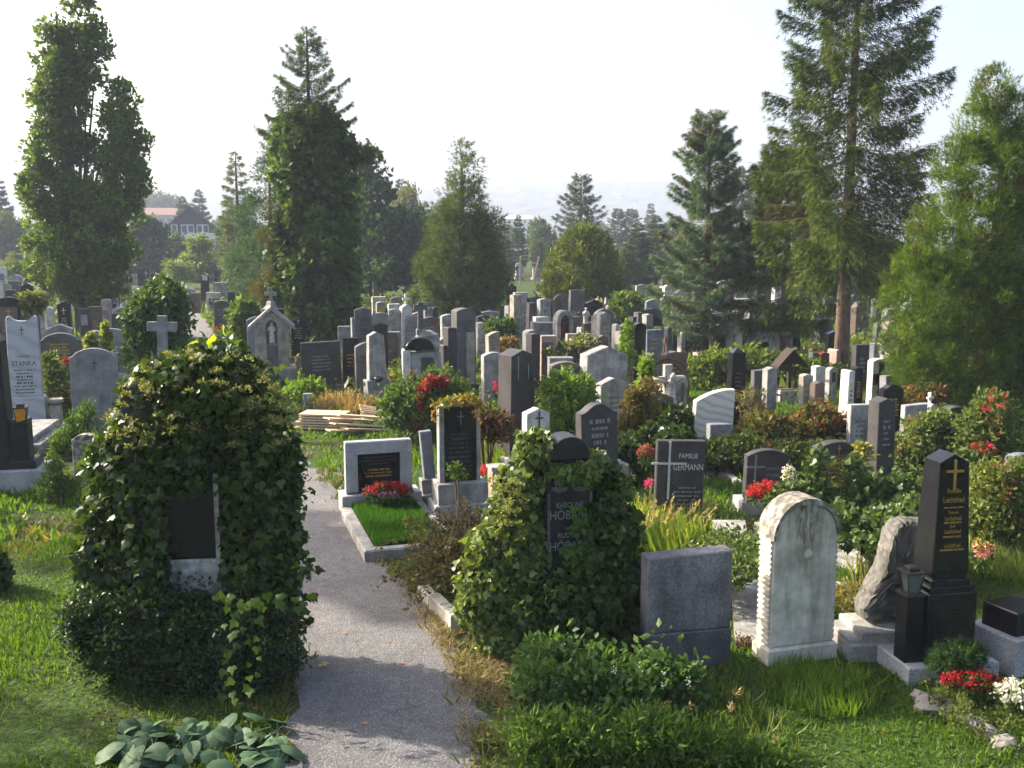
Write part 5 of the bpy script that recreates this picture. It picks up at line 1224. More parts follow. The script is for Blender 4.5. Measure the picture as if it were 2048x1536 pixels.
# --- round thuja
Yt = 50; X0 = at(1167, 600, Yt)[0]
r = thing('round_thuja', 'olive green egg-shaped thuja in the middle of the graves', 'tree', (X0, Yt, 0))
lob = [pxl(*q, Yt, X0) for q in ((1165, 500, 42, 42), (1195, 510, 36, 40), (1165, 545, 72, 60), (1170, 590, 80, 40), (1140, 580, 50, 45))]
P, out, ci, nc = clump_cloud(lob, 360, .34, 50, .80, zmin=1.0); crown(r, P, out, ci, nc, .20, T_NEEDLE, (.055, .075, .016), (.11, .125, .028), 'needle', (.6, .4, .5), cjit=.35); trunk_part(r, [(0, 0, -.1), (0, 0, 4)], [.25, .1], 'bark_pale'); 
for dx in (-.4, .3): trunk_part(r, [(dx * .4, 0, -.1), (dx, 0, 3)], [.12, .06], 'bark_pale', 'side_trunk')
# --- spruce behind thuja
px_tree(spruce, 'dark_spruce', 'dark spruce with upswept boughs rising behind the egg-shaped thuja', 1160, 345, 0, 78, 66, z0=1.5, tr=.28, cols=((.022, .042, .022), (.05, .075, .035)), n_spray=9000, spray=.34, droop=.05, up=.22, curtain=.3, whorl=.55, power=.55)
# --- blue spruce
r = px_tree(spruce, 'blue_spruce', 'silvery blue spruce with a crooked double tip', 1412, 218, 0, 33, 112, z0=1.1, tr=.15, cols=BLU, n_spray=36000, spray=.185, droop=.25, up=.26, curtain=.22, whorl=.25, power=.52, c3=(.14, .10, .055), p3=.14)
X0 = r.location.x
P, out, ci, nc = clump_cloud([pxl(1388, 290, 18, 36, 33, X0), (pxl(1432, 280, 20, 24, 33, X0))], 26, .16, 50, .2); crown(r, P, out, ci, nc, .15, T_SPRAY, (.09, .085, .05), (.13, .12, .075), 'needle', (.5, .5, .5), name='second_tip')
# --- giant Norway spruce and its smaller neighbour
px_tree(spruce, 'giant_spruce', 'giant spruce with hanging boughs and a bare lower trunk', 1690, -260, 0, 28, 186, z0=3.5, tr=.19, cols=((.030, .050, .014), (.078, .102, .024)), n_spray=66000, spray=.20, droop=.52, up=.22, curtain=1.25, whorl=.56, power=.32, c3=(.09, .065, .04), p3=.05)
px_tree(spruce, 'leaning_spruce', 'brighter green spruce crowding the giant spruce', 1572, 290, 0, 32, 125, z0=1.6, tr=.16, cols=((.042, .066, .016), (.095, .120, .026)), n_spray=28000, spray=.22, droop=.34, up=.22, curtain=.6, whorl=.48, power=.45)
# dead twigs below the giant spruce crown
X0 = at(1690, 600, 28)[0]
gs = [q for q in COL.objects if q.name == 'giant_spruce'][0]
mb = MB(); q = random.Random(5)
for k in range(26):
    a = q.uniform(2.2, 5.2); L = q.uniform(.5, 1.5); z = q.uniform(3.2, 5.0); p0 = (0, 0, z)
    p1 = (cos(a) * L * .5, sin(a) * L * .5, z - .10 * L); p2 = (cos(a + .2) * L, sin(a + .2) * L, z - .5 * L)
    mb.tube([p0, p1, p2], [.018, .012, .004], 4, cap=False)
mb.build('dead_twigs', 'bark_pale', gs)
# --- big arborvitae on the right
Yt = 21.5; X0 = at(1960, 800, Yt)[0]
r = thing('arborvitae', 'large bushy bright green arborvitae filling the picture edge', 'tree', (X0, Yt, 0))
lob = [pxl(*q, Yt, X0, .9) for q in ((1985, 190, 34, 50), (1960, 260, 50, 60), (2030, 260, 50, 80), (1915, 330, 44, 60), (1990, 350, 90, 80), (2080, 330, 90, 110), (1870, 480, 62, 70), (1950, 480, 100, 90), (2050, 480, 110, 110), (1850, 590, 80, 80), (1930, 610, 100, 100), (2040, 620, 120, 100), (1830, 680, 64, 60), (1900, 720, 110, 60), (1830, 760, 50, 40), (2060, 560, 100, 120), (1880, 790, 70, 40), (1960, 780, 90, 60), (2050, 770, 80, 70))]
P, out, ci, nc = clump_cloud(lob, 2500, .18, 56, .70, zmin=.25); crown(r, P, out, ci, nc, .112, T_SPRAY, *THU, 'needle', (.6, .5, .5), cjit=.8, c3=(.13, .075, .03), p3=.05)
trunk_part(r, [(0, 0, -.1), (.1, 0, 3), (.2, 0, 6)], [.26, .18, .05], 'bark_dark'); trunk_part(r, [(.9, .3, -.1), (1.0, 0, 2.5)], [.16, .1], 'bark_dark', 'side_trunk')
# --- small maple by the far path and a dark dome tree
Yt = 88; X0 = at(402, 600, Yt)[0]
r = thing('young_maple', 'young light green maple on a thin trunk at the far path', 'tree', (X0, Yt, 0))
lob = [pxl(*q, Yt, X0) for q in ((400, 490, 22, 22), (398, 525, 34, 34), (410, 550, 26, 24), (380, 540, 20, 26))]
P, out, ci, nc = clump_cloud(lob, 110, .42, 40, .5); crown(r, P, out, ci, nc, .30, T_OVAL, (.09, .13, .035), (.15, .17, .05), 'leaf', (.4, .2, .8)); trunk_part(r, [(0, 0, -.1), (0, 0, 4)], [.12, .05], 'bark_pale'); limbs(r, 0, [((0, 0, 1.2), (l[0], l[1], l[2])) for l in lob], .05, 'bark_pale')
def dome_tree(name, label, Yt, lob_px, cols, ncl, rcl, nl, size, mat='leaf', tmpl=T_OVAL, zmin=.3, group=None, mix=(.4, .2, .8)):
    cx = lob_px[0][0]; X0 = at(cx, 560, Yt)[0]; r = thing(name, label, 'tree', (X0, Yt, 0), 0, group)
    lob = [pxl(*q, Yt, X0) for q in lob_px]; P, out, ci, nc = clump_cloud(lob, ncl, rcl, nl, .6, zmin=zmin); crown(r, P, out, ci, nc, size, tmpl, *cols, mat, mix); 
    trunk_part(r, [(0, 0, -.1), (0, 0, max(l[2] for l in lob))], [.25, .05], 'bark_dark'); return r
dome_tree('dark_dome_tree', 'dark rounded tree beside the columnar oak, before the chalet', 95, [(300, 500, 40, 52), (290, 460, 26, 24), (275, 530, 30, 30)], ((.03, .05, .028), (.06, .08, .04)), 180, .55, 40, .4)
dome_tree('small_dark_tree', 'small dark tree against the white chalet wall', 110, [(358, 505, 16, 36)], ((.028, .045, .025), (.05, .07, .035)), 50, .5, 36, .36)
# --- far trees: a few kinds, copied
far_con = spruce('hazy_conifer', 'x', 0, 0, 11, 2.6, 1.0, .22, ((.022, .040, .024), (.045, .064, .034)), 7500, .50, .12, .12, .45, .8, .75)
far_pine = spruce('hazy_conifer', 'x', 0, 0, 12, 3.4, 2.5, .25, ((.026, .042, .024), (.052, .068, .032)), 8500, .52, .05, .15, .35, .8, .5)
def far_round(cols):
    r = thing('broadleaf_tree', 'x', 'tree', (0, 0, 0)); lob = [(0, 0, 5.5, 3.2, 3, 3.4), (1.4, .5, 4.2, 2.6, 2.4, 2.4), (-1.6, 0, 4.5, 2.4, 2.2, 2.6), (.3, 0, 7.6, 2.0, 2, 1.8)]
    P, out, ci, nc = clump_cloud(lob, 190, .75, 38, .6); crown(r, P, out, ci, nc, .42, T_OVAL, *cols, 'leaf', (.4, .2, .8)); trunk_part(r, [(0, 0, -.1), (0, 0, 6)], [.3, .1], 'bark_dark'); return r
far_b1 = far_round(((.035, .060, .024), (.07, .095, .035))); far_b2 = far_round(((.09, .10, .03), (.14, .14, .045)))
used = set()
def far(src, cx, top, Yd, label, wscale=1.0, H0=None):
    H0 = {far_con: 11, far_pine: 12, far_b1: 9.4, far_b2: 9.4}[src]
    k = zat(top, Yd) / H0; X = at(cx, 520, Yd)[0]
    if src not in used: used.add(src); src.location = (X, Yd, 0); src.scale = (k * wscale, k * wscale, k); src['label'] = label; src['group'] = 'trees beyond the graves'; return src
    o = copy_tree(src, (X, Yd, 0), random.random() * 6, (k * wscale, k * wscale, k), label, 'trees beyond the graves'); return o
for a in ((far_con, 8, 355, 130, 'hazy conifer at the picture edge beside the columnar oak'), (far_b1, 20, 430, 120, 'hazy low broadleaf tree at the picture edge under the conifer', 1.3), (far_b1, -30, 410, 125, 'hazy broad tree cut by the picture edge', 1.3),
          (far_con, 370, 390, 165, 'hazy conifer behind the chalet roof, the first of two'), (far_con, 403, 376, 170, 'hazy conifer behind the chalet roof, the taller of two'), (far_b1, 310, 388, 330, 'far wooded knoll tree above the red roofed house', 1.6), (far_b1, 345, 395, 335, 'far rounded tree beside the knoll tree', 1.5),
          (far_b2, 812, 372, 105, 'pale yellow green tree between the dark tree and the broad yew', .6), (far_con, 805, 355, 118, 'hazy spruce behind the pale yellow green tree'), (far_con, 852, 400, 140, 'hazy spruce peeping beside the broad yew'), (far_b1, 845, 440, 150, 'hazy broad tree beside the broad yew', 1.4),
          (far_con, 1037, 428, 105, 'dark spruce standing between broad yew and egg-shaped thuja', .9), (far_b1, 1080, 440, 125, 'rounded hazy tree beside the small white house', 1.0), (far_con, 1012, 470, 92, 'low spruce beside the broad yew', 1.2), (far_pine, 1078, 480, 98, 'dark pine behind the two leaning poles', 1.0),
          (far_pine, 1235, 415, 140, 'hazy pine rising behind the thuja, nearest it'), (far_pine, 1262, 416, 150, 'hazy pine in the row before the ridge', 1.0), (far_con, 1275, 445, 72, 'greenish spruce behind the egg-shaped thuja', 1.5), (far_con, 1312, 428, 84, 'greenish spruce beside the blue spruce', 1.4), (far_b1, 1245, 500, 70, 'olive tree behind the egg-shaped thuja', 1.2),
          (far_b1, 1330, 450, 110, 'hazy broad tree behind the blue spruce', 1.3), (far_pine, 1480, 330, 75, 'dark pine behind the blue spruce', 1.0), (far_con, 1520, 380, 60, 'dark spruce filling the gap under the giant spruce', 1.4), (far_b1, 1640, 480, 60, 'dark shady tree behind the giant spruce trunk', 1.4), (far_b1, 1760, 470, 55, 'dark shady tree between giant spruce and arborvitae', 1.3),
          (far_con, 1440, 400, 90, 'hazy spruce behind the crooked blue spruce', 1.2), (far_b1, 700, 470, 100, 'hazy tree behind the ivy-clad spruce', 1.4), (far_b1, 640, 470, 130, 'broad hazy tree hidden behind the ivy coat', 1.5), (far_con, 455, 420, 120, 'hazy spruce beside the chalet', 1.2), (far_b1, 520, 470, 125, 'hazy tree behind the bluish cypress', 1.5),
          (far_b1, 985, 505, 100, 'low bushy tree at the end of the rows beside the broad yew', 1.3), (far_b1, 1120, 500, 88, 'low bushy tree behind the egg-shaped thuja', 1.2), (far_pine, 985, 425, 210, 'far pine against the ridge'), (far_con, 1300, 405, 220, 'far spruce against the ridge'), (far_b1, 230, 470, 140, 'hazy tree behind the columnar oak', 1.6), (far_b1, 80, 480, 130, 'hazy tree low behind the columnar oak', 1.5),
          (far_con, 735, 415, 190, 'hazy spruce in the gap beside the broad dark tree', 1.3), (far_b1, 870, 430, 230, 'far hazy tree behind the broad yew flank', 2.0), (far_b1, 455, 440, 240, 'far hazy tree between chalet and pale conifer', 2.2), (far_b1, 500, 445, 260, 'far hazy crown behind the pale conifer', 2.4), (far_con, 560, 430, 220, 'far hazy spruce behind the cypress', 1.6), (far_b1, 250, 425, 280, 'far hazy crown beside the red roofed house', 2.2), (far_b1, 690, 440, 240, 'far hazy crown behind the ivy-clad spruce', 2.2), (far_b1, 960, 440, 250, 'far hazy crown in the gap beside the broad yew', 2.0), (far_pine, 1350, 430, 160, 'hazy pine showing beside the blue spruce', 1.3), (far_b1, 1180, 445, 260, 'far hazy crown before the ridge behind the dark spruce', 2.6), (far_b1, 1010, 452, 230, 'far hazy crown below the ridge', 2.0), (far_b1, -10, 440, 200, 'far hazy crown at the picture edge', 2.4), (far_b1, 60, 450, 230, 'far hazy crown behind the foot of the columnar oak', 2.4), (far_b2, 35, 505, 95, 'low sunlit tree beside the columnar oak', 1.3), (far_b1, 855, 520, 85, 'dark low tree behind the broad yew', 1.3)):
    far(*a)
# tree standing left of the view; its high crown shades the path
r = spruce('pine_tree', 'tall pine left of the view shading the path', -17.2, 18.3, 11.3, 2.0, 8.4, .2, SPR, 6000, .34, .1, .2, .3, .5, .4)
r = thing('clipped_yew', 'clipped yew left of the view shading the lawn corner', 'shrub', (-6.9, 8.5, 0)); lob = [(0, 0, 1.7, .9, .9, 2.0), (.1, -.9, 1.4, .8, .8, 1.7), (.2, 0, 3.4, .5, .5, .7)]
P, out, ci, nc = clump_cloud(lob, 260, .2, 40, .8, zmin=.1); crown(r, P, out, ci, nc, .14, T_SPRAY, *DKG, 'needle', (.6, .3, .5)); trunk_part(r, [(0, 0, -.1), (0, 0, 1.5)], [.1, .04], 'bark_dark')
# ================================================================== houses beyond
Yh = 140; X0 = at(383, 500, Yh)[0]; u = mpp(Yh, 5); Z = lambda py: zat(py, Yh)
r = thing('chalet_house', 'chalet with a steep dark gable roof and white balcony behind the graves', 'house', (X0, Yh, 0), radians(17))
w = 52 * u
MB().box(-w * .92, w * .92, 0, 9, -.1, Z(478)).build('wall', 'render_white', r)
MB().prism([(-w * 1.05, Z(467)), (w * 1.05, Z(467)), (.2, Z(414))], .2, 9, .02).build('gable', 'roof_dark', r)
for s in (-1, 1):
    p = [(0, Z(411)), (0, Z(416)), (s * w * 1.2, Z(471)), (s * w * 1.2, Z(466))]
    MB().prism(p, -.6, 9.4, .02).build('roof', 'roof_dark', r)
MB().box(-w * 1.0, w * 1.05, -1.2, 0, Z(478), Z(466), .02).build('balcony', 'render_white', r)
MB().box(w * .3, w * 1.7, -1.5, 0, Z(512), Z(502), .02).build('terrace', 'render_white', r)
for x0, x1 in ((-.56, -.30), (-.22, .08), (.14, .42)):
    f_ = MB().box(x0 * w * 1.6, x1 * w * 1.6, .05, .19, Z(465.5), Z(449)).build('window', 'render_white', r)
    for k in range(2):
        a = x0 + (x1 - x0) * k / 2 + .02; b_ = x0 + (x1 - x0) * (k + 1) / 2 - .02
        MB().box(a * w * 1.6, b_ * w * 1.6, -.01, .05, Z(464), Z(451)).build('pane', 'pane', f_)
for x0 in (-.7, -.1, .5): MB().box(x0 * w, (x0 + .3) * w, -.05, 0, 1.0, 2.2).build('window', 'pane', r)
Yh = 300; X0 = at(318, 500, Yh)[0]; Z = lambda py: zat(py, Yh); u = mpp(Yh, 8)
r = thing('red_roofed_house', 'long white house with a red tiled roof in the haze', 'house', (X0, Yh, 0)); w = 36 * u
MB().box(-w, w, 0, 9, -.1, Z(430)).build('wall', 'concrete', r); MB().add([(-w * 1.05, -.5, Z(430)), (w * 1.05, -.5, Z(430)), (w * .95, 4.5, Z(415)), (-w * .95, 4.5, Z(415)), (-w * 1.05, 9.5, Z(430)), (w * 1.05, 9.5, Z(430))], [(0, 1, 2, 3), (3, 2, 5, 4), (0, 3, 4), (1, 5, 2)]).build('roof', 'roof_red', r)
for k in range(4): MB().box(-w * .8 + k * w * .45, -w * .8 + k * w * .45 + 1.3, -.04, 0, Z(445), Z(437)).build('window', 'pane', r)
Yh = 210; X0 = at(1102, 500, Yh)[0]; Z = lambda py: zat(py, Yh); u = mpp(Yh, 5)
r = thing('white_gabled_house', 'small white house with a brown gable roof among far trees', 'house', (X0, Yh, 0)); w = 9 * u
MB().prism([(-w, 0), (w, 0), (w, Z(485)), (0, Z(468)), (-w, Z(485))], 0, 8).build('wall', 'render_white', r)
for s in (-1, 1): MB().prism([(0, Z(466)), (0, Z(469)), (s * w * 1.3, Z(489)), (s * w * 1.3, Z(486))], -.4, 8.4, .01).build('roof', 'roof_red', r)
MB().box(-.5, .5, -.04, 0, Z(490), Z(483)).build('window', 'pane', r); MB().box(w * .3, w * .3 + .7, 3, 3.7, Z(480), Z(464)).build('chimney', 'render_white', r)
Yh = 380; X0 = at(1035, 500, Yh)[0]; Z = lambda py: zat(py, Yh); u = mpp(Yh, 8)
r = thing('long_white_building', 'long pale building in the haze below the ridge', 'building', (X0, Yh, 0))
MB().box(-30 * u, 30 * u, 0, 10, -.1, Z(438)).build('wall', 'render_white', r); MB().add([(-31 * u, -.5, Z(438)), (31 * u, -.5, Z(438)), (30 * u, 5, Z(431)), (-30 * u, 5, Z(431)), (-31 * u, 10.5, Z(438)), (31 * u, 10.5, Z(438))], [(0, 1, 2, 3), (3, 2, 5, 4), (0, 3, 4), (1, 5, 2)]).build('roof', 'render_white', r)
for k in range(6): MB().box(-27 * u + k * 10 * u, -24 * u + k * 10 * u, -.05, 0, Z(446), Z(440)).build('window', 'pane', r)
for i, (cx, cy, ww) in enumerate(((1245, 398, 6), (1272, 408, 3), (1085, 390, 3), (1110, 404, 2.5))):
    Yh = min(range(1010, 1560, 5), key=lambda yy: abs(hill_z(at(cx, cy, yy)[0], yy) - at(cx, cy, yy)[2])); X, _, z = at(cx, cy, Yh); k = mpp(Yh) * ww
    r = thing('hillside_house', ('broad white house high on the hazy ridge', 'small white house on the ridge slope beside the broad one', 'tiny white house on the ridge above the dark spruce', 'tiny white house on the ridge slope behind the dark spruce')[i], 'house', (X, Yh - 4, 0), 0, 'houses on the ridge')
    MB().box(-k, k, 0, 10, z - 5, z + k * .5).build('wall', 'render_white', r); MB().prism([(-k * 1.1, 0), (k * 1.1, 0), (0, k * .5)], -.5, 10.5, .05).map(lambda a, b, c: (a, b, c + z + k * .5)).build('roof', 'roof_red', r)
for i, (cx, yt, lean) in enumerate(((1041, 515, 0), (1078, 515, .5))):
    Yp = 84; X, _, zt = at(cx, yt, Yp); r = thing('pole', ('thin pale pole standing upright near the broad yew', 'thin pale pole leaning towards the egg-shaped thuja')[i], 'pole', (X - lean, Yp, 0))
    MB().tube([(0, 0, -.1), (lean, 0, zt)], [.10, .08], 6).build('shaft', 'wood_grey', r); MB().tube([(lean, 0, zt), (lean, 0, zt + .08)], [.10, .05], 6).build('cap', 'wood_grey', r)
# ================================================================== shrubs, creepers, flowers
def bush(name, label, Yd, lob_px, cols, ncl, rcl, nl, size, mat='leaf', tmpl=T_OVAL, shell=.55, mix=(.5, .1, .7), cat='shrub', ratio=1.0, c3=None, p3=0, stems=6, zmin=.03, group=None, cut=None, jit=.18, part='foliage'):
    cx = sum(q[0] for q in lob_px) / len(lob_px); X0 = at(cx, 900, Yd)[0]
    r = thing(name, label, cat, (X0, Yd, 0), 0, group)
    lob = [pxl(*q, Yd, X0, ratio) for q in lob_px]
    P, out, ci, nc = clump_cloud(lob, ncl, rcl, nl, shell, zmin=zmin)
    if cut is not None:
        k = ~cut(P + np.array([X0, Yd, 0])); P, out, ci = P[k], out[k], ci[k]
    crown(r, P, out, ci, nc, size, T_KITE if (tmpl is T_IVY and Yd > 12.5) else tmpl, *cols, mat, mix, jit=jit, name=part, c3=c3, p3=p3)
    if stems:
        mb = MB()
        for k in range(stems):
            l = lob[k % len(lob)]; tx, ty, tz = l[0] + random.uniform(-.5, .5) * l[3], l[1] + random.uniform(-.4, .4) * l[4], max(l[2] + random.uniform(-.3, .5) * l[5], .1)
            mb.tube([(l[0] * .4, 0, -.03), ((l[0] * .4 + tx) / 2, ty / 2, tz * .55), (tx, ty, tz)], [.02, .014, .006], 4, cap=False)
        mb.build('stems', 'twig', r)
    return r
BRIGHT = ((.07, .13, .02), (.13, .19, .035)); MID = ((.035, .070, .018), (.075, .115, .03)); RUST = ((.08, .075, .02), (.135, .085, .025)); ROSE = ((.05, .085, .03), (.12, .14, .06)); COT = ((.045, .050, .020), (.10, .085, .035))
# ---- ivy over the tall tomb at the path
wl = lambda P: (np.abs(P[:, 0] - at(388, 1040, IVY_Y)[0]) < .24) & (P[:, 1] < IVY_Y + .2) & (P[:, 2] > zat(1185, IVY_Y)) & (P[:, 2] < zat(985, IVY_Y))
X0 = IVM.location.x
ivy_px = ((398, 800, 138, 90), (305, 880, 88, 80), (490, 880, 84, 90), (540, 960, 60, 110), (260, 930, 80, 80), (300, 1040, 120, 120), (500, 1060, 105, 130), (250, 1130, 80, 110), (400, 1150, 170, 90), (540, 1150, 60, 110), (420, 740, 90, 42), (385, 925, 125, 48), (330, 960, 110, 40))
def ivy_on(parent, Yd, lobs, ncl, rcl, nl, size, cut, cols, ratio=.7, name='ivy', rot=0.0, shell=.62, mat='leaf_glossy', jit=.25, dy=0, tmpl=None):
    px0, py0 = parent.location.x, parent.location.y
    lob = []
    for q in lobs:
        x, y, z = at(q[0], q[1], Yd); k = mpp(Yd, z); lob.append((x, Yd + dy, z, q[2] * k, q[2] * k * ratio, q[3] * k))
    P, out, ci, nc = clump_cloud(lob, ncl, rcl, nl, shell, zmin=.02)
    if cut is not None: k = ~cut(P); P, out, ci = P[k], out[k], ci[k]
    a = -parent.rotation_euler[2]; c, s = cos(a), sin(a)
    Q = P - np.array([px0, py0, 0]); P2 = np.stack([c * Q[:, 0] - s * Q[:, 1], s * Q[:, 0] + c * Q[:, 1], Q[:, 2]], -1)
    o2 = np.stack([c * out[:, 0] - s * out[:, 1], s * out[:, 0] + c * out[:, 1], out[:, 2]], -1)
    o = crown(parent, P2, o2, ci, nc, size, tmpl or T_IVY, *cols, mat, (.35, -.55, .55), jit=jit, name=name); o['kind'] = 'stuff'
    return o, lob
ivy_on(IVM, IVY_Y + .25, ivy_px, 1080, .16, 30, .072, wl, IVYC, .62, 'ivy_leaves')
# greenish flower heads of the ivy near its top
def umbels(parent, pts, r, n, c1, c2, name='ivy_blossoms', per=16, mat='petal'):
    Pq, Tq = [], []
    for p in pts:
        d = rdir(per); d[:, 2] = np.abs(d[:, 2]); Pq.append(np.array(p) + d * r * (.5 + .5 * rng.random((per, 1)))); Tq.append(d)
    P = np.concatenate(Pq); T = np.concatenate(Tq)
    return leaf_obj(name, P, T, rdir(len(P)), n * (.7 + .6 * rng.random(len(P))), T_OVAL, colours(len(P), c1, c2, .2), mat, parent)
def on_parent(parent, p):
    a = -parent.rotation_euler[2]; x, y = p[0] - parent.location.x, p[1] - parent.location.y
    return (cos(a) * x - sin(a) * y, sin(a) * x + cos(a) * y, p[2])
pts = []
for k in range(260):
    px, py = random.uniform(210, 585), random.uniform(695, 900); 
    if (px - 400) ** 2 / 185 ** 2 + (py - 850) ** 2 / 150 ** 2 > 1: continue
    pts.append(on_parent(IVM, at(px, py, IVY_Y + .25 - .55 * random.random())))
umbels(IVM, pts, .042, .030, (.13, .15, .045), (.26, .25, .09), per=24)
# stray shoots with bright leaves
sh = [on_parent(IVM, at(px, py, IVY_Y + .1)) for px, py in ((415, 690), (430, 672), (445, 655), (395, 682), (400, 706), (590, 1135), (580, 1160))]
P = np.array(sh); leaf_obj('shoot_leaves', P, rdir(len(P)) + np.array([0, 0, -.4]), rdir(len(P)) + np.array([-1, 0, .5]), .10, T_IVY, colours(len(P), (.16, .22, .02), (.22, .26, .03), .1), 'leaf', IVM)
# ---- dark box shrub in front of the ivy tomb
bush('box_shrub', 'dark small-leaved shrub spilling in front of the ivy tomb', 8.75, ((300, 1290, 130, 120), (440, 1300, 150, 130), (540, 1300, 66, 120), (220, 1270, 75, 80), (400, 1380, 170, 60), (180, 1240, 50, 60)), ((.010, .024, .010), (.030, .055, .020)), 620, .11, 46, .042, 'leaf_glossy', T_OVAL, .6, ratio=.55)
# pale ivy strand over the shrub
X0 = at(500, 1250, 8.2)[0]
r = thing('ivy_strand', 'light green ivy strands trailing over the dark shrub', 'ivy', (X0, 8.15, 0))
pp = [(430 + 8 * i + random.uniform(-25, 25), 1185 + random.uniform(0, 30)) for i in range(26)] + [(475 + random.uniform(-35, 45), 1190 + 6.5 * i) for i in range(34)]
P = np.array([at(a, b, 8.15 - .12 * random.random()) for a, b in pp]) - np.array([X0, 8.15, 0]); n = len(P)
leaf_obj('leaves', P, rdir(n) * .6 + np.array([0, -.5, -.7]), rdir(n) * .4 + np.array([0, -1, .5]), .075 * (.7 + .6 * rng.random(n)), T_IVY, colours(n, (.028, .062, .014), (.060, .095, .02), .25), 'leaf', r)
# ---- bergenia with big leathery leaves, each leaf a part
def big_leaf(seed):
    q = random.Random(seed); v = [(0, 0, 0)]; nr, ns = 3, 12
    for j in range(1, nr + 1):
        for i in range(ns):
            t = 2 * pi * i / ns; rr = j / nr * (.5 + .06 * cos(t) + .02 * q.uniform(-1, 1)); x = .48 + rr * cos(t) * 1.05; y = rr * sin(t) * .86
            v.append((x, y, .10 * (1 - (j / nr) ** 2) - .16 * x * x + .06 * abs(y) + (.02 * sin(5 * t) if j == nr else 0)))
    v[0] = (.48, 0, .05); f = [(0, 1 + i, 1 + (i + 1) % ns) for i in range(ns)]
    for j in range(nr - 1):
        for i in range(ns): a = 1 + j * ns; f.append((a + i, a + ns + i, a + ns + (i + 1) % ns, a + (i + 1) % ns))
    v2 = [(-.5, .012, -.25), (-.5, -.012, -.25), (.03, .012, -.02), (.03, -.012, -.02)]; k = len(v); v += v2; f += [(k, k + 1, k + 3, k + 2)]
    return v, f
def berg_mat():
    m, nt, p = new_mat('bergenia_leaf'); N, L = nt.nodes, nt.links
    tc = N.new('ShaderNodeTexCoord'); oi = N.new('ShaderNodeObjectInfo')
    wv = N.new('ShaderNodeTexNoise'); wv.inputs['Scale'].default_value = 5; wv.inputs['Detail'].default_value = 5
    L.new(tc.outputs['Object'], wv.inputs['Vector'])
    r = N.new('ShaderNodeValToRGB'); r.color_ramp.elements[0].color = (.035, .075, .035, 1); r.color_ramp.elements[1].color = (.075, .13, .06, 1); r.color_ramp.elements[0].position = .3; r.color_ramp.elements[1].position = .7
    ad = N.new('ShaderNodeMath'); ad.operation = 'MULTIPLY_ADD'; ad.inputs[1].default_value = .5; L.new(oi.outputs['Random'], ad.inputs[0]); 
    sb = N.new('ShaderNodeMath'); sb.operation = 'SUBTRACT'; L.new(wv.outputs[0], sb.inputs[0]); sb.inputs[1].default_value = .25; L.new(sb.outputs[0], ad.inputs[2])
    L.new(ad.outputs[0], r.inputs[0]); L.new(r.outputs[0], p.inputs['Base Color']); p.inputs['Roughness'].default_value = .62; p.inputs['Specular IOR Level'].default_value = .2
    MATS['bergenia'] = m
berg_mat()
X0, Y0 = gp(420, 1490)
r = thing('bergenia_plant', 'low plant with large leathery rounded leaves at the picture bottom', 'plant', (X0, Y0, 0))
tm = []
for s in range(3):
    v, f = big_leaf(s); me = bpy.data.meshes.new('leaf'); me.from_pydata(v, [], f); me.polygons.foreach_set('use_smooth', [True] * len(me.polygons)); tm.append(me)
for k in range(74):
    px, py = random.uniform(235, 585), random.uniform(1440, 1620)
    if k < 6: px, py = ((280, 1462), (350, 1482), (545, 1500), (470, 1478), (430, 1500), (250, 1520))[k]
    x, y, z = at(px, py, Y0 - (py - 1490) * .004); z = max(z, .12)
    o = obj_me('leaf', tm[k % 3], 'bergenia', r, (x - X0, y - Y0, z)); s = random.uniform(.15, .26); o.scale = (s, s, s)
    o.rotation_euler = (random.uniform(-.45, .45), random.uniform(.1, .75), random.uniform(-pi, pi))
# ---- ivy over HÖBART
cutH = lambda P: ((P[:, 0] > at(1093, 1000, HBY)[0]) & (P[:, 0] < at(1172, 1000, HBY)[0] - .22 * np.clip((zat(1040, HBY) - P[:, 2]) / .5, 0, 1)) & (P[:, 1] < HBY + .3) & (P[:, 2] > zat(1112, HBY)) & (P[:, 2] < zat(968, HBY))) | ((P[:, 0] > at(1100, 900, HBY)[0]) & (P[:, 0] < at(1180, 900, HBY)[0]) & (P[:, 1] < HBY + .3) & (P[:, 2] > zat(925, HBY)))
IVY_SUNLIT = ((.050, .085, .026), (.150, .175, .070))  # sunlit side of the ivy painted in as paler leaf colours
ivy_on(HB, HBY + .1, ((1050, 950, 40, 40), (1078, 886, 32, 16), (1040, 1000, 40, 60), (1060, 1080, 50, 60), (1010, 1090, 56, 70), (985, 1190, 66, 80), (1060, 1170, 70, 80), (1040, 1280, 80, 80), (1090, 920, 30, 40), (1150, 930, 50, 22)), 620, .12, 30, .062, cutH, IVY_SUNLIT, .7, 'ivy_leaves')
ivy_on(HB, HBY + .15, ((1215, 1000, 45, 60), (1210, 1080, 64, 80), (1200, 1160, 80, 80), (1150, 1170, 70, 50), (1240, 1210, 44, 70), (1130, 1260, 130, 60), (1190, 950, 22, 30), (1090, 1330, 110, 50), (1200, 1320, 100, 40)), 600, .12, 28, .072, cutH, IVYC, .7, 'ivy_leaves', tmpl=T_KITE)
ivy_on(HB, HBY - .22, ((1085, 1225, 50, 44), (1130, 1225, 50, 40), (1175, 1220, 50, 44), (1140, 1180, 50, 26)), 170, .10, 26, .068, None, IVYC, .4, 'ivy_leaves')
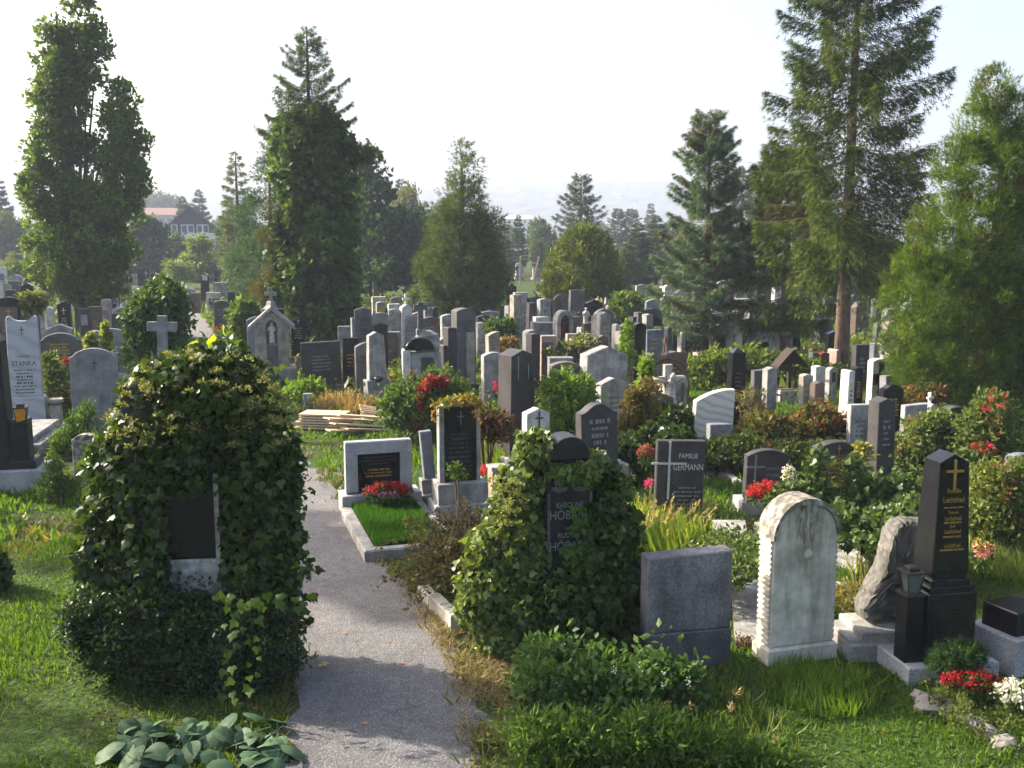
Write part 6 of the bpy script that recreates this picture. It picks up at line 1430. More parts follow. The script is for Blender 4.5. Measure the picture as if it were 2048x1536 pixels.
P = np.array([on_parent(HB, at(random.uniform(1090, 1190), random.uniform(925, 965), HBY - .05 - .05 * random.random())) for k in range(70)] + [on_parent(HB, at(a, b, HBY - .06)) for a, b in [(1155 + 28 * random.random() - 10, 1010 + 60 * random.random()) for k in range(34)]] + [on_parent(HB, at(1125 + 60 * random.random(), 1085 + 45 * random.random(), HBY - .07)) for k in range(60)] + [on_parent(HB, at(1088 + 14 * random.random(), 1100 + 30 * random.random(), HBY - .05)) for k in range(16)])
n = len(P); leaf_obj('face_leaves', P, rdir(n) * .6 + np.array([0, 0, -1]), rdir(n) * .35 + np.array([0, -1, .2]), .062 * (.7 + .6 * rng.random(n)), T_IVY, colours(n, (.04, .085, .02), (.08, .13, .03), .2), 'leaf', HB)
pts = [on_parent(HB, at(random.uniform(985, 1050), random.uniform(960, 1110), HBY - .1 - .2 * random.random())) for k in range(40)] + [on_parent(HB, at(random.uniform(1195, 1270), random.uniform(950, 1030), HBY + .1)) for k in range(20)]
umbels(HB, pts, .04, .03, (.15, .17, .04), (.26, .26, .08), per=22)
# ---- cotoneaster at the kerb: arching reddish boughs
X0, Y0 = gp(930, 1190)
r = thing('cotoneaster_shrub', 'reddish brown cotoneaster with arching twigs over the kerb', 'shrub', (X0, Y0, 0)); mb = MB(); PP, TT = [], []
q = random.Random(4)
for k in range(150):
    a = q.uniform(1.4, 5.3); L = q.uniform(.5, 1.05); z0 = q.uniform(.1, .75); bx_, by_ = q.uniform(-.1, .45), q.uniform(-.1, .8)
    pts = [np.array((bx_, by_, z0 * .4)), np.array((bx_ + cos(a) * L * .5, by_ + sin(a) * L * .5, z0 + .15)), np.array((bx_ + cos(a) * L, by_ + sin(a) * L, max(z0 - .12 + q.uniform(-.1, .15), .06)))]
    mb.tube(pts, [.005, .004, .002], 4, cap=False)
    for t in np.linspace(.1, 1, 64):
        p = pts[0] * (1 - t) ** 2 + 2 * pts[1] * t * (1 - t) + pts[2] * t * t; PP.append(p + rng.normal(size=3) * .022); TT.append(pts[2] - pts[0] + rng.normal(size=3) * .8)
mb.build('twigs', 'twig', r); P = np.array(PP); n = len(P)
leaf_obj('foliage', P, np.array(TT), rdir(n) + np.array([0, 0, .7]), .050 * (.7 + .6 * rng.random(n)), T_OVAL, colours(n, *COT, .3), 'leaf', r)
sel = rng.choice(n, 90); leaf_obj('red_berries', P[sel], rdir(90), rdir(90), .028, T_OVAL, colours(90, (.35, .04, .02), (.22, .05, .02), .2), 'petal', r)
# ---- low broad-leaved ground shrub with white berries
SNOW = ((.045, .090, .035), (.085, .140, .055))
r = bush('snowberry_shrub', 'low leafy snowberry shrub with a few white berries before the HÖBART tomb', 8.3, ((1100, 1335, 80, 30), (1190, 1340, 60, 24), (1280, 1350, 60, 24), (1355, 1360, 46, 24), (1160, 1395, 100, 34), (1250, 1410, 90, 34), (1340, 1405, 60, 34), (1390, 1370, 26, 34), (1080, 1400, 60, 34), (1230, 1370, 60, 24), (1325, 1300, 18, 26), (1420, 1420, 50, 30)), SNOW, 420, .15, 26, .070, 'leaf', T_OVAL, .3, (.5, .15, .7), ratio=1.2)
pts = [(at(random.uniform(1070, 1390), random.uniform(1325, 1375), 8.05)) for k in range(12)]
P = np.repeat(np.array([(a - r.location.x, b - r.location.y, c) for a, b, c in pts]), 7, 0); n = len(P); d = rdir(n)
leaf_obj('berries', P + d * .012, d, rdir(n), .022, T_OVAL, colours(n, (.75, .72, .62), (.8, .78, .7), .05), 'petal', r, 'stuff')
rq = random.Random(77)
r = bush('ground_shrub', 'knee-high green ground shrub along the picture bottom', 7.35, tuple((rq.uniform(1050, 1540), rq.uniform(1455, 1560), rq.uniform(25, 60), rq.uniform(16, 44)) for _ in range(30)), ((.040, .085, .022), (.105, .160, .045)), 620, .13, 24, .062, 'leaf', T_LANCE, .35, (.5, .45, .7), ratio=1.0)
# ---- tall grass tuft with seed heads in front of GERMANN
def tuft(name, label, px, py, rad, h, n, c1, c2, spread=.35, seed_n=0, cat='grass tuft', group=None):
    X0, Y0 = gp(px, py); r = thing(name, label, cat, (X0, Y0, 0), 0, group)
    a = rng.random(n) * 6.28; rr = rad * np.sqrt(rng.random(n)); P = np.stack([rr * np.cos(a), rr * np.sin(a), np.zeros(n)], -1)
    T = np.stack([np.cos(a) * spread * rng.random(n), np.sin(a) * spread * rng.random(n), np.ones(n)], -1) + rdir(n) * .5
    leaf_obj('blades', P, T, np.stack([-np.cos(a), -np.sin(a), np.full(n, .2)], -1), h * (.5 + .6 * rng.random(n)), T_BLADE, colours(n, c1, c2, .2), 'blade', r)
    if seed_n:
        mb = MB()
        PP, TT = [], []
        for k in range(seed_n):
            b = random.random() * 6.28; q0 = rad * random.random(); L = h * random.uniform(.9, 1.35); lean = random.uniform(.05, .5)
            p0 = np.array((q0 * cos(b), q0 * sin(b), 0)); p2 = p0 + np.array((cos(b) * lean * L + .12 * L, sin(b) * lean * L, L * .92)); p1 = (p0 + p2) / 2 + np.array((-.04, 0, .1 * L))
            mb.tube([p0, p1, p2], [.003, .002, .0015], 3, cap=False)
            for t in np.linspace(.72, 1, 16): PP.append(p0 * (1 - t) ** 2 + 2 * p1 * t * (1 - t) + p2 * t * t + rng.normal(size=3) * .008); TT.append(p2 - p1)
        mb.build('stalks', 'wood_grey', r); P = np.array(PP); m = len(P); leaf_obj('seed_heads', P, np.array(TT) + rdir(m) * .1, rdir(m), .045, T_LANCE, colours(m, (.34, .25, .12), (.45, .34, .18), .2), 'blade', r)
    return r
tuft('tall_grass', 'tall grass tuft with straw seed heads before the GERMANN stone', 1325, 1100, .60, .55, 2200, (.08, .14, .03), (.19, .21, .06), .5, 60)
for px_, py_, lb in ((1130, 1400, 'thin grass sprouting through the snowberry beside the path'), (1260, 1440, 'thin grass sprouting between snowberry and ground shrub'), (1400, 1420, 'thin grass sprouting at the end of the snowberry'), (1080, 1500, 'grass clump at the picture bottom beside the path'), (1480, 1480, 'grass clump at the end of the ground shrub')):
    tuft('thin_grass', lb, px_, py_, .5, .22, 200, (.05, .09, .02), (.12, .14, .04), .9, 2)
tuft('tall_grass', 'sparse pale grass stems beside the boulder stone', 1745, 1165, .25, .4, 160, (.10, .15, .03), (.22, .2, .08), .6, 6)
tuft('dry_grass', 'orange tinted dry grass behind the planks', 690, 822, .75, .42, 900, (.16, .12, .05), (.28, .16, .08), .6, 14)
tuft('long_grass', 'long grass hiding the foot of the white round-headed stone', 1640, 1385, .50, .20, 1300, (.06, .12, .02), (.13, .18, .04), .8)
tuft('long_grass', 'shaggy grass behind the slim slanting dark slab', 990, 925, .55, .45, 900, (.07, .13, .02), (.16, .19, .05), .6)
tuft('long_grass', 'high sunny grass beside the polished black obelisk', 2010, 1130, .7, .40, 1500, (.10, .15, .04), (.22, .24, .09), .6)
# ---- ivy carpets and shrubs between the middle graves
IVG = ((.025, .05, .018), (.07, .10, .035))
bush('ivy_mound', 'ivy mound wreathing the gilt lettered dark stone', 13.4, ((1640, 1012, 60, 28), (1700, 1012, 70, 30), (1760, 1000, 60, 40), (1634, 950, 10, 44), (1706, 955, 9, 40), (1590, 1000, 40, 20)), IVG, 420, .13, 26, .075, 'leaf_glossy', T_IVY, .6, ratio=.9, stems=0, cat='ivy')
bush('ivy_carpet', 'flat ivy carpet beside the stepped pale grave slab', 11.6, ((1730, 1060, 80, 22), (1800, 1085, 70, 20), (1840, 1040, 60, 26)), IVG, 260, .11, 24, .070, 'leaf_glossy', T_IVY, .5, ratio=1.6, stems=0, cat='ivy')
bush('periwinkle_carpet', 'flat leafy carpet before the cracked flat slab', 10.9, ((1440, 1125, 70, 10), (1480, 1098, 60, 9), (1380, 1138, 50, 12)), ((.05, .08, .035), (.10, .13, .055)), 260, .09, 22, .055, 'leaf_glossy', T_OVAL, .4, ratio=2.2, stems=0, cat='ground cover')
bush('sedum_bed', 'yellowish sedum bed between the white stone and the boulder', 10.2, ((1710, 1200, 34, 26), (1735, 1225, 30, 16)), ((.12, .13, .03), (.20, .16, .05)), 110, .06, 30, .035, 'leaf', T_OVAL, .4, ratio=2.0, stems=0, cat='ground cover')
bush('dried_plant', 'withered brown plant between low grey slab and white stone', 9.6, ((1490, 1292, 22, 14),), ((.10, .065, .035), (.17, .10, .06)), 30, .06, 30, .045, 'leaf', T_LANCE, .3, ratio=1.2, stems=3)
bush('ivy_curtain', 'dark ivy curtain hanging over the foot of the dark sloping-shouldered stone', 16.3, ((1262, 920, 30, 50), (1245, 960, 34, 50), (1225, 890, 40, 10), (1290, 900, 22, 50)), IVYC, 200, .12, 26, .085, 'leaf_glossy', T_IVY, .6, stems=0, cat='ivy')
bush('ivy_mound', 'ivy round the foot of the crucifix', 19.0, ((1335, 835, 44, 18), (1300, 860, 40, 34), (1370, 860, 26, 30)), IVYC, 150, .12, 24, .09, 'leaf_glossy', T_IVY, .6, stems=0, cat='ivy')
bush('ivy_mound', 'ivy clump lying over the small white gabled stone', 15.9, ((1355, 870, 26, 12), (1345, 882, 30, 10)), IVYC, 50, .08, 22, .07, 'leaf_glossy', T_IVY, .6, stems=0, cat='ivy')
bush('cotoneaster_hedge', 'dark green cotoneaster mass behind the begonia stone', 17.0, ((1430, 915, 46, 30), (1490, 910, 50, 36), (1570, 930, 50, 40), (1640, 915, 40, 30)), ((.03, .05, .02), (.07, .08, .035)), 520, .13, 26, .07, 'leaf', T_OVAL, .6, c3=(.30, .05, .02), p3=.05)
bush('rust_shrub', 'shrub turning rusty orange behind the begonia stone', 17.8, ((1530, 860, 46, 26), (1580, 868, 40, 24), (1500, 872, 34, 24)), RUST, 260, .13, 26, .075, 'leaf', T_OVAL, .55, c3=(.07, .10, .02), p3=.35)
bush('crimson_shrub', 'crimson and green leaved shrub beside the brown pillar stone', 18.5, ((1630, 845, 46, 28), (1660, 860, 40, 28)), ((.08, .035, .02), (.17, .04, .02)), 200, .13, 26, .075, 'leaf', T_OVAL, .5, c3=(.07, .10, .02), p3=.5)
bush('sumac_shrub', 'bright light green feathery shrub before the house-shaped monument', 17.5, ((1140, 790, 44, 40), (1130, 840, 38, 60), (1165, 860, 34, 40), (1115, 770, 26, 20)), BRIGHT, 200, .13, 26, .12, 'leaf', T_LANCE, .4, (.7, -.2, .5))
bush('rust_shrub', 'loose shrub with orange tips beside the dark sloping-shouldered stone', 17.6, ((1270, 830, 26, 50), (1260, 870, 26, 40), (1300, 800, 16, 40)), ((.07, .085, .02), (.16, .10, .03)), 130, .12, 24, .08, 'leaf', T_OVAL, .4)
bush('vine_shoot', 'light green climbing shoot rising by the iron arch', 18.5, ((1285, 770, 10, 34), (1295, 740, 8, 26), (1270, 800, 10, 20)), BRIGHT, 36, .10, 20, .10, 'leaf', T_OVAL, .3, stems=3, cat='vine')
bush('creeper_bush', 'green bush draped with crimson creeper behind the black tablet stone', 19.5, ((840, 800, 60, 50), (885, 790, 50, 46), (870, 850, 66, 30), (800, 820, 36, 40)), MID, 420, .14, 26, .08, 'leaf', T_OVAL, .6, c3=(.16, .03, .025), p3=.05)
r = bush('crimson_creeper', 'crimson creeper trailing down the green bush', 19.0, ((866, 766, 24, 10), (846, 800, 6, 30), (838, 835, 5, 18)), ((.17, .015, .02), (.26, .04, .03)), 44, .06, 18, .075, 'leaf', T_OVAL, .4, stems=0, cat='vine')
r = bush('yellow_creeper', 'yellow and orange creeper arching over the black tablet stone', 13.95, ((885, 808, 16, 5), (910, 801, 20, 5), (938, 800, 20, 8), (956, 820, 8, 22), (870, 828, 4, 18), (963, 850, 5, 16), (945, 786, 8, 8)), ((.26, .20, .03), (.36, .18, .04)), 62, .040, 13, .050, 'leaf', T_OVAL, .4, stems=0, cat='vine', c3=(.10, .14, .03), p3=.35)
bush('small_plant', 'little green plant growing before the black tablet', 13.75, ((915, 945, 16, 18),), MID, 22, .06, 18, .05, 'leaf', T_OVAL, .3, stems=3, zmin=.5, cat='plant')
bush('dark_red_shrub', 'low dark red shrub behind the slim slanting slab', 17.0, ((985, 855, 34, 26), (960, 840, 30, 20)), ((.08, .03, .02), (.14, .06, .03)), 110, .12, 22, .08, 'leaf', T_OVAL, .5, c3=(.07, .1, .02), p3=.4)
# left side
bush('round_laurel', 'round glossy leafy bush behind the grey stone cross', 24.0, ((310, 640, 54, 60), (325, 600, 44, 36), (300, 700, 46, 60), (345, 650, 34, 60)), ((.025, .055, .018), (.08, .12, .04)), 360, .18, 28, .12, 'leaf_glossy', T_OVAL, .65)
bush('clipped_shrub', 'clipped greenish-brown shrub beyond the round glossy bush', 38, ((330, 605, 40, 34),), ((.06, .075, .025), (.11, .11, .04)), 120, .22, 30, .14, 'leaf', T_OVAL, .7)
bush('ivy_stump', 'ivy-covered post shrub at the corner of the far path', 31, ((490, 640, 26, 40), (500, 690, 30, 40), (480, 660, 16, 40)), ((.05, .09, .025), (.10, .14, .04)), 160, .18, 26, .13, 'leaf', T_IVY, .6)
bush('rose_bush', 'pale flowering bush between the STANKA slab and the shouldered grey slab', 22.5, ((105, 740, 22, 34), (130, 770, 30, 40), (125, 830, 34, 34), (100, 800, 16, 40)), ((.03, .055, .02), (.09, .11, .04)), 170, .13, 26, .085, 'leaf', T_OVAL, .55, c3=(.42, .36, .22), p3=.10)
bush('ivy_strand', 'bright ivy climbing the pale tapering gabled stone', 23.8, ((182, 688, 8, 26), (212, 680, 6, 30)), ((.10, .14, .04), (.2, .2, .08)), 34, .09, 20, .10, 'leaf', T_IVY, .3, stems=0, cat='ivy')
bush('small_bush', 'small pale leafed bush on the low black gabled stone', 31.5, ((65, 605, 22, 16),), ((.06, .08, .03), (.12, .13, .05)), 50, .18, 24, .13, 'leaf', T_OVAL, .5)
bush('weed_clump', 'green weeds in the grass beside the massive black monument', 15.0, ((110, 950, 18, 26), (90, 975, 20, 16), (135, 975, 26, 16)), MID, 90, .09, 22, .06, 'leaf', T_LANCE, .4, (.4, .5, .6))
bush('weed_clump', 'tall dark weeds between the STANKA grave and the crumbling stone', 18.2, ((130, 890, 26, 30), (155, 850, 20, 30), (175, 830, 16, 26)), MID, 110, .12, 22, .08, 'leaf', T_LANCE, .4, (.4, .5, .6))
bush('ivy_stone', 'ivy-covered stone cut by the picture border in the lawn', 11.2, ((-14, 1150, 28, 45), (-16, 1200, 30, 40)), IVYC, 110, .10, 26, .07, 'leaf_glossy', T_IVY, .6, stems=0, cat='ivy')
# centre and right middle ground
bush('weed_clump', 'bright weeds before the broad dark granite slab', 24.5, ((620, 780, 30, 16), (590, 790, 26, 14)), BRIGHT, 90, .14, 22, .10, 'leaf', T_OVAL, .4)
bush('hydrangea_bush', 'bush with faded cream blossoms before the broad pinkish slab', 27, ((1140, 705, 40, 16), (1120, 712, 34, 12), (1165, 690, 28, 14)), ROSE, 130, .16, 24, .10, 'leaf', T_OVAL, .5, c3=(.45, .36, .24), p3=.16)
bush('laurel_hedge', 'sunny yellow-green bushes behind the black obelisk by the cream slab', 27.5, ((1405, 745, 36, 26), (1440, 728, 36, 24), (1500, 722, 40, 22), (1420, 780, 46, 18), (1560, 724, 30, 22), (1530, 745, 30, 16)), ((.06, .095, .02), (.14, .17, .04)), 330, .18, 26, .12, 'leaf', T_OVAL, .6)
bush('buddleia_bush', 'pale pinkish seeded bush beside the cream marble slab', 20.5, ((1505, 805, 26, 34), (1520, 830, 24, 26)), ((.12, .12, .05), (.22, .18, .09)), 90, .13, 26, .07, 'leaf', T_LANCE, .4)
bush('green_bush', 'fresh green bush behind the roofed wooden cross', 27, ((1610, 745, 30, 26), (1540, 760, 26, 24), (1670, 760, 30, 26)), ((.05, .085, .02), (.11, .15, .035)), 180, .17, 24, .11, 'leaf', T_OVAL, .5)
bush('rose_bush', 'rose bush covering the foot of the light grey rough-edged slab', 16.5, ((1840, 890, 46, 46), (1870, 860, 30, 36), (1820, 930, 44, 30)), ROSE, 260, .14, 26, .075, 'leaf', T_OVAL, .5, c3=(.25, .12, .08), p3=.06)
bush('rose_bush', 'rose bush with red blooms under the arborvitae', 16.0, ((1960, 880, 56, 60), (2010, 900, 50, 50), (1940, 930, 50, 36), (1990, 830, 40, 40)), ROSE, 360, .14, 26, .075, 'leaf', T_OVAL, .5, c3=(.35, .05, .03), p3=.05)
bush('rose_bush', 'large rose bush turning reddish beside the polished black obelisk', 12.2, ((2000, 1010, 56, 60), (2040, 990, 50, 60), (1970, 1040, 40, 40), (2020, 1070, 60, 40), (1985, 960, 40, 30)), ((.06, .09, .03), (.15, .16, .06)), 460, .12, 26, .060, 'leaf', T_OVAL, .5, c3=(.20, .09, .05), p3=.06)
bush('leafy_shrub', 'dark leafy shrub between gilt ivy stone and polished obelisk', 13.6, ((1810, 990, 46, 30), (1860, 1000, 36, 32), (1790, 1030, 46, 24)), ((.03, .06, .02), (.09, .12, .035)), 300, .13, 26, .07, 'leaf', T_OVAL, .55)
bush('yellow_shrub', 'upright yellow-green shrub between gilt ivy stone and granite pillar', 14.6, ((1722, 920, 10, 40), (1728, 960, 12, 30)), ((.14, .16, .03), (.24, .22, .05)), 60, .08, 22, .07, 'leaf', T_OVAL, .3)
bush('orange_shrub', 'orange berried shrub above the light grey rough-edged slab', 20.5, ((1830, 795, 28, 16), (1860, 790, 20, 20)), ((.12, .08, .03), (.18, .08, .035)), 70, .12, 22, .08, 'leaf', T_OVAL, .4, c3=(.06, .1, .03), p3=.35)
bush('fallen_vine', 'leafy vine over the grey stone between the tan and pink stones', 31, ((1015, 662, 16, 20), (990, 655, 16, 10)), MID, 60, .16, 22, .12, 'leaf', T_OVAL, .5, stems=0, cat='vine')
bush('orange_bush', 'small bush with orange tips beside the brownish-grey stone', 30, ((1015, 690, 18, 12),), ((.14, .10, .03), (.20, .12, .04)), 40, .14, 22, .11, 'leaf', T_OVAL, .5)
bush('maple_bush', 'maple-green bush under the thuja side above the dark square stone', 41, ((1255, 615, 26, 24),), ((.07, .11, .03), (.12, .16, .05)), 70, .26, 26, .18, 'leaf', T_OVAL, .5)
bush('climbing_rose', 'leafy climber on the edge of the tall black round-topped stone', 23.5, ((1255, 680, 8, 30), (1250, 710, 10, 20)), BRIGHT, 34, .12, 20, .10, 'leaf', T_OVAL, .3, stems=2, cat='vine')
bush('round_bush', 'round bush among the stones beside the columnar oak', 72, ((35, 548, 30, 18),), MID, 70, .4, 26, .25, 'leaf', T_OVAL, .6)
bush('round_bush', 'palm-like light bush beside the young maple', 78, ((345, 540, 20, 14), (370, 545, 14, 16)), ((.07, .11, .04), (.12, .16, .06)), 70, .4, 24, .26, 'leaf', T_LANCE, .6)
bush('round_bush', 'green bush trailing down at the end of the far path', 75, ((475, 590, 30, 30),), MID, 90, .4, 26, .25, 'leaf', T_OVAL, .6)
# ---- flowering plants
def flowers(name, label, px, py, Yd, rx, ry, c1, c2, n=420, size=.035, leafn=200, group=None, leafc=((.03, .06, .02), (.06, .10, .03)), ratio=.8):
    x, y, z = at(px, py, Yd); k = mpp(Yd, z); r = thing(name, label, 'flowers', (x, y, max(z - ry * k, 0)), 0, group)
    zc = min(z, ry * k) if z - ry * k < 0 else ry * k
    def pts(m, lo): d = rdir(m); d[:, 2] = np.abs(d[:, 2]) if lo else d[:, 2]; return d * (.6 + .4 * rng.random((m, 1))) * np.array([rx * k, rx * k * ratio, ry * k]) + np.array([0, 0, zc]), d
    P, d = pts(leafn, False); leaf_obj('foliage', P * .95, rdir(leafn) + d, rdir(leafn) + np.array([0, 0, .6]), size * 1.7, T_OVAL, colours(leafn, *leafc, .2), 'leaf', r)
    nc = max(8, n // 9); C, d = pts(nc, True); P = np.repeat(C, 9, 0) + rng.normal(size=(nc * 9, 3)) * size * .55; dd = np.repeat(d, 9, 0)
    leaf_obj('blossoms', P, rdir(nc * 9) + dd * .4, rdir(nc * 9) + dd, size, T_OVAL, colours(nc * 9, c1, c2, .2, np.repeat(rng.random(nc), 9)), 'petal', r)
    return r
RED = ((.45, .012, .03), (.28, .008, .02)); BRED = ((.62, .02, .03), (.45, .01, .03)); PINK = ((.62, .06, .16), (.55, .03, .10)); WHT = ((.75, .72, .70), (.62, .60, .58))
flowers('begonia_bed', 'dark red begonias along the foot of the pale granite frame stone', 778, 985, 14.25, 52, 22, *RED, 1100, .035, 380, ratio=.35)
flowers('begonia_bed', 'bright red begonias before the rough-edged grey slab', 1535, 990, 13.75, 44, 28, *BRED, 1000, .035, 300, ratio=.6)
flowers('begonia_bed', 'red begonias at the foot of the polished black obelisk', 1940, 1365, 8.35, 62, 22, *RED, 900, .026, 320, ratio=.5)
flowers('bouquet', 'white and cream bouquet lying at the picture corner', 2030, 1392, 8.15, 38, 26, *WHT, 420, .040, 60)
flowers('larkspur', 'white flower spire with a pink bloom beside the bright red begonias', 1578, 960, 13.6, 12, 32, *WHT, 240, .035, 60)
flowers('bouquet', 'yellow and pink bouquet behind the polished black obelisk', 1965, 1110, 9.9, 22, 30, (.62, .40, .12), (.62, .22, .25), 260, .035, 90)
flowers('geranium_pot', 'bright pinkish red geranium on the pinkish square pedestal', 974, 948, 15.7, 19, 18, (.68, .04, .08), (.55, .03, .06), 320, .04, 60)
flowers('flower_bowl', 'red and pink flowers before the light grey arched stone', 994, 778, 24.0, 9, 14, *PINK, 160, .05, 30)
flowers('red_hydrangea', 'dull red blossom ball beside the GERMANN stone', 1293, 912, 15.2, 15, 22, (.32, .05, .06), (.42, .12, .10), 320, .04, 120)
flowers('pink_posy', 'pink posy in a pale vase beside the GERMANN stone', 1301, 970, 13.7, 9, 12, (.70, .10, .30), (.6, .05, .2), 160, .035, 20)
flowers('begonia_bed', 'red flowers below the wide stone with gold lines', 134, 728, 25.5, 17, 11, *RED, 200, .06, 50)
flowers('begonia_bed', 'bright pink flowers below the arched stone at the far path', 442, 660, 42.5, 13, 7, *PINK, 160, .10, 30)
flowers('begonia_bed', 'red flowers before the pinkish portal frame', 1090, 716, 30.0, 10, 8, *RED, 120, .07, 30)
flowers('begonia_bed', 'red flowers on the ground beside the red-leaved shrub', 1652, 832, 20.5, 12, 9, *BRED, 160, .05, 40)
flowers('begonia_bed', 'tiny red flowers before the reddish-brown granite stone', 1643, 732, 30.0, 8, 4, *PINK, 90, .06, 20)
flowers('flower_bowl', 'red flower bowl below the stone with a brown panel', 782, 760, 27.5, 6, 6, *RED, 90, .06, 16)
flowers('begonia_bed', 'red blooms at the foot of the rose bushes under the arborvitae', 1965, 898, 15.0, 26, 10, *RED, 160, .045, 60)
flowers('flower_bowl', 'tiny red flowers at the edge of the low grey slab', 1276, 1215, 9.9, 5, 14, *BRED, 90, .03, 30)
flowers('white_flowers', 'small white flowers in the ivy near the cream marble slab', 1567, 862, 18.5, 8, 6, *WHT, 60, .05, 20)
bush('juniper_shrub', 'dark feathery juniper on the granite foot of the black obelisk', 8.55, ((1905, 1318, 40, 22), (1935, 1310, 26, 24)), ((.02, .05, .022), (.045, .085, .035)), 110, .07, 40, .06, 'needle', T_SPRAY, .4, ratio=.6, stems=0, cat='shrub')
bush('sedum_carpet', 'flat creeping ground cover inside the row of border stones', 8.15, ((1960, 1425, 90, 14), (2030, 1440, 60, 18), (1900, 1400, 40, 8)), ((.05, .085, .03), (.12, .12, .05)), 260, .06, 24, .030, 'leaf', T_OVAL, .3, ratio=2.6, stems=0, cat='ground cover')
# ================================================================== lawn, undergrowth, far rows, haze
def scatter(n, y0, y1, pad=1.0):
    Y = np.sqrt(rng.random(n) * (y1 ** 2 - y0 ** 2) + y0 ** 2); X = (rng.random(n) * 2 - 1) * (Y * .52 + pad); return X, Y
BX = np.array(BLOCK)
def clear(X, Y, k=.8):
    ok = np.ones(len(X), bool)
    for bx, by, br in BX:
        if by < 30: ok &= (X - bx) ** 2 + (Y - by) ** 2 > (br * k) ** 2
    return ok
def vnoise(X, Y, s, seed):
    q = np.random.default_rng(seed); G_ = q.random((64, 64)); x, y = (X / s) % 63, (Y / s) % 63; i, j = x.astype(int), y.astype(int); fx, fy = x - i, y - j
    fx, fy = fx * fx * (3 - 2 * fx), fy * fy * (3 - 2 * fy)
    return (G_[i, j] * (1 - fx) * (1 - fy) + G_[i + 1, j] * fx * (1 - fy) + G_[i, j + 1] * (1 - fx) * fy + G_[i + 1, j + 1] * fx * fy)
def bare(X, Y):                                        # dry trampled strip beside the path
    d = np.abs(X - np.interp(Y, [p[1] for p in PATH], [p[0] for p in PATH])); return (d < 1.45) & (X > np.interp(Y, [p[1] for p in PATH], [p[0] for p in PATH])) & (Y < 10.6)
def lawn(name, n, y0, y1, h, c1, c2, w=1.0):
    X, Y = scatter(n, y0, y1); nz = vnoise(X, Y, 1.3, 3); ok = ~in_path(X, Y, .02) & clear(X, Y) & ~(bare(X, Y) & (rng.random(n) < .93)) & (rng.random(n) < .12 + nz * 1.15)
    X, Y, nz = X[ok], Y[ok], nz[ok]; m = len(X); a = rng.random(m) * 6.28
    T = np.stack([np.cos(a) * .7, np.sin(a) * .7, np.ones(m)], -1) * 1.0 + rdir(m) * .7; tone = np.clip(.5 * vnoise(X, Y, .6, 5) + .5 * rng.random(m), 0, 1)
    tv = T_BLADE[0].copy(); tv[:, 1] *= w
    o = leaf_obj(name, np.stack([X, Y, np.zeros(m)], -1), T, np.stack([-np.cos(a), -np.sin(a), np.full(m, .3)], -1), h * (.5 + .8 * rng.random(m)) * (.6 + .8 * nz), (tv, T_BLADE[1]), np.where((vnoise(X, Y, .9, 41)[:, None] > .76) & (rng.random((m, 1)) < .45), colours(m, (.15, .12, .045), (.10, .085, .03), .2), colours(m, c1, c2, .22, tone)), 'blade', None, 'stuff')
    return o
GR = ((.038, .085, .010), (.092, .148, .018))
tag(lawn('grass', 150000, 5.5, 13, .062, *GR, 2.7), 'short green lawn grass among the nearest graves', 'grass')
tag(lawn('grass', 80000, 13, 26, .11, *GR, 4.2), 'green grass among the middle graves', 'grass')
tag(lawn('grass', 34000, 26, 60, .26, (.05, .09, .018), (.11, .15, .03), 6.5), 'grass among the far rows', 'grass')
n = 26000; X, Y = scatter(n, 5.5, 17); ok = ~in_path(X, Y, .0) & clear(X, Y) & (vnoise(X, Y, .8, 51) + .3 * rng.random(n) > .62) & ~bare(X, Y); X, Y = X[ok], Y[ok]; m = len(X)
o = leaf_obj('clover', np.stack([X, Y, .02 + .05 * rng.random(m)], -1), rdir(m) * np.array([1, 1, .3]), rdir(m) * .5 + np.array([0, 0, 1]), .034 * (.6 + .9 * rng.random(m)), T_OVAL, colours(m, (.030, .065, .014), (.075, .105, .022), .25), 'leaf', None, 'stuff'); tag(o, 'clover and broad-leaved weeds mixed into the lawn', 'weeds')
n = 5200; Y = 5.5 + 22 * rng.random(n) ** 1.4; sd = np.where(rng.random(n) < .5, -1, 1); X = np.interp(Y, [p[1] for p in PATH], [p[0] for p in PATH]) + sd * (.80 + rng.normal(size=n) * .09); ok = (vnoise(X, Y, .35, 61) > .42); X, Y = X[ok], Y[ok]; m = len(X); a = rng.random(m) * 6.28
o = leaf_obj('edge_grass', np.stack([X, Y, np.zeros(m)], -1), np.stack([np.cos(a) * .9, np.sin(a) * .9, np.ones(m)], -1), rdir(m) + np.array([0, 0, .3]), .09 * (.4 + rng.random(m)), (T_BLADE[0] * np.array([1, 2.2, 1]), T_BLADE[1]), colours(m, (.07, .085, .018), (.14, .12, .04), .25), 'blade', None, 'stuff'); tag(o, 'ragged grass creeping over the path edges', 'grass')
# the framed grave's own lawn, its shade put into darker blade colours
br, x0, x1, y0, y1, z = LAWN; n = 16000
X, Y = x0 + (x1 - x0) * rng.random(n), y0 + (y1 - y0) * rng.random(n); a = rng.random(n) * 6.28
o = leaf_obj('lawn_blades', np.stack([X, Y, np.full(n, z)], -1), np.stack([np.cos(a) * .5, np.sin(a) * .5 - .25, np.ones(n)], -1), np.stack([-np.cos(a), -np.sin(a), np.full(n, .3)], -1), .10 * (.6 + .6 * rng.random(n)), (T_BLADE[0] * np.array([1, 1.6, 1]), T_BLADE[1]), colours(n, (.018, .062, .010), (.040, .098, .015), .22), 'blade', br, 'stuff')
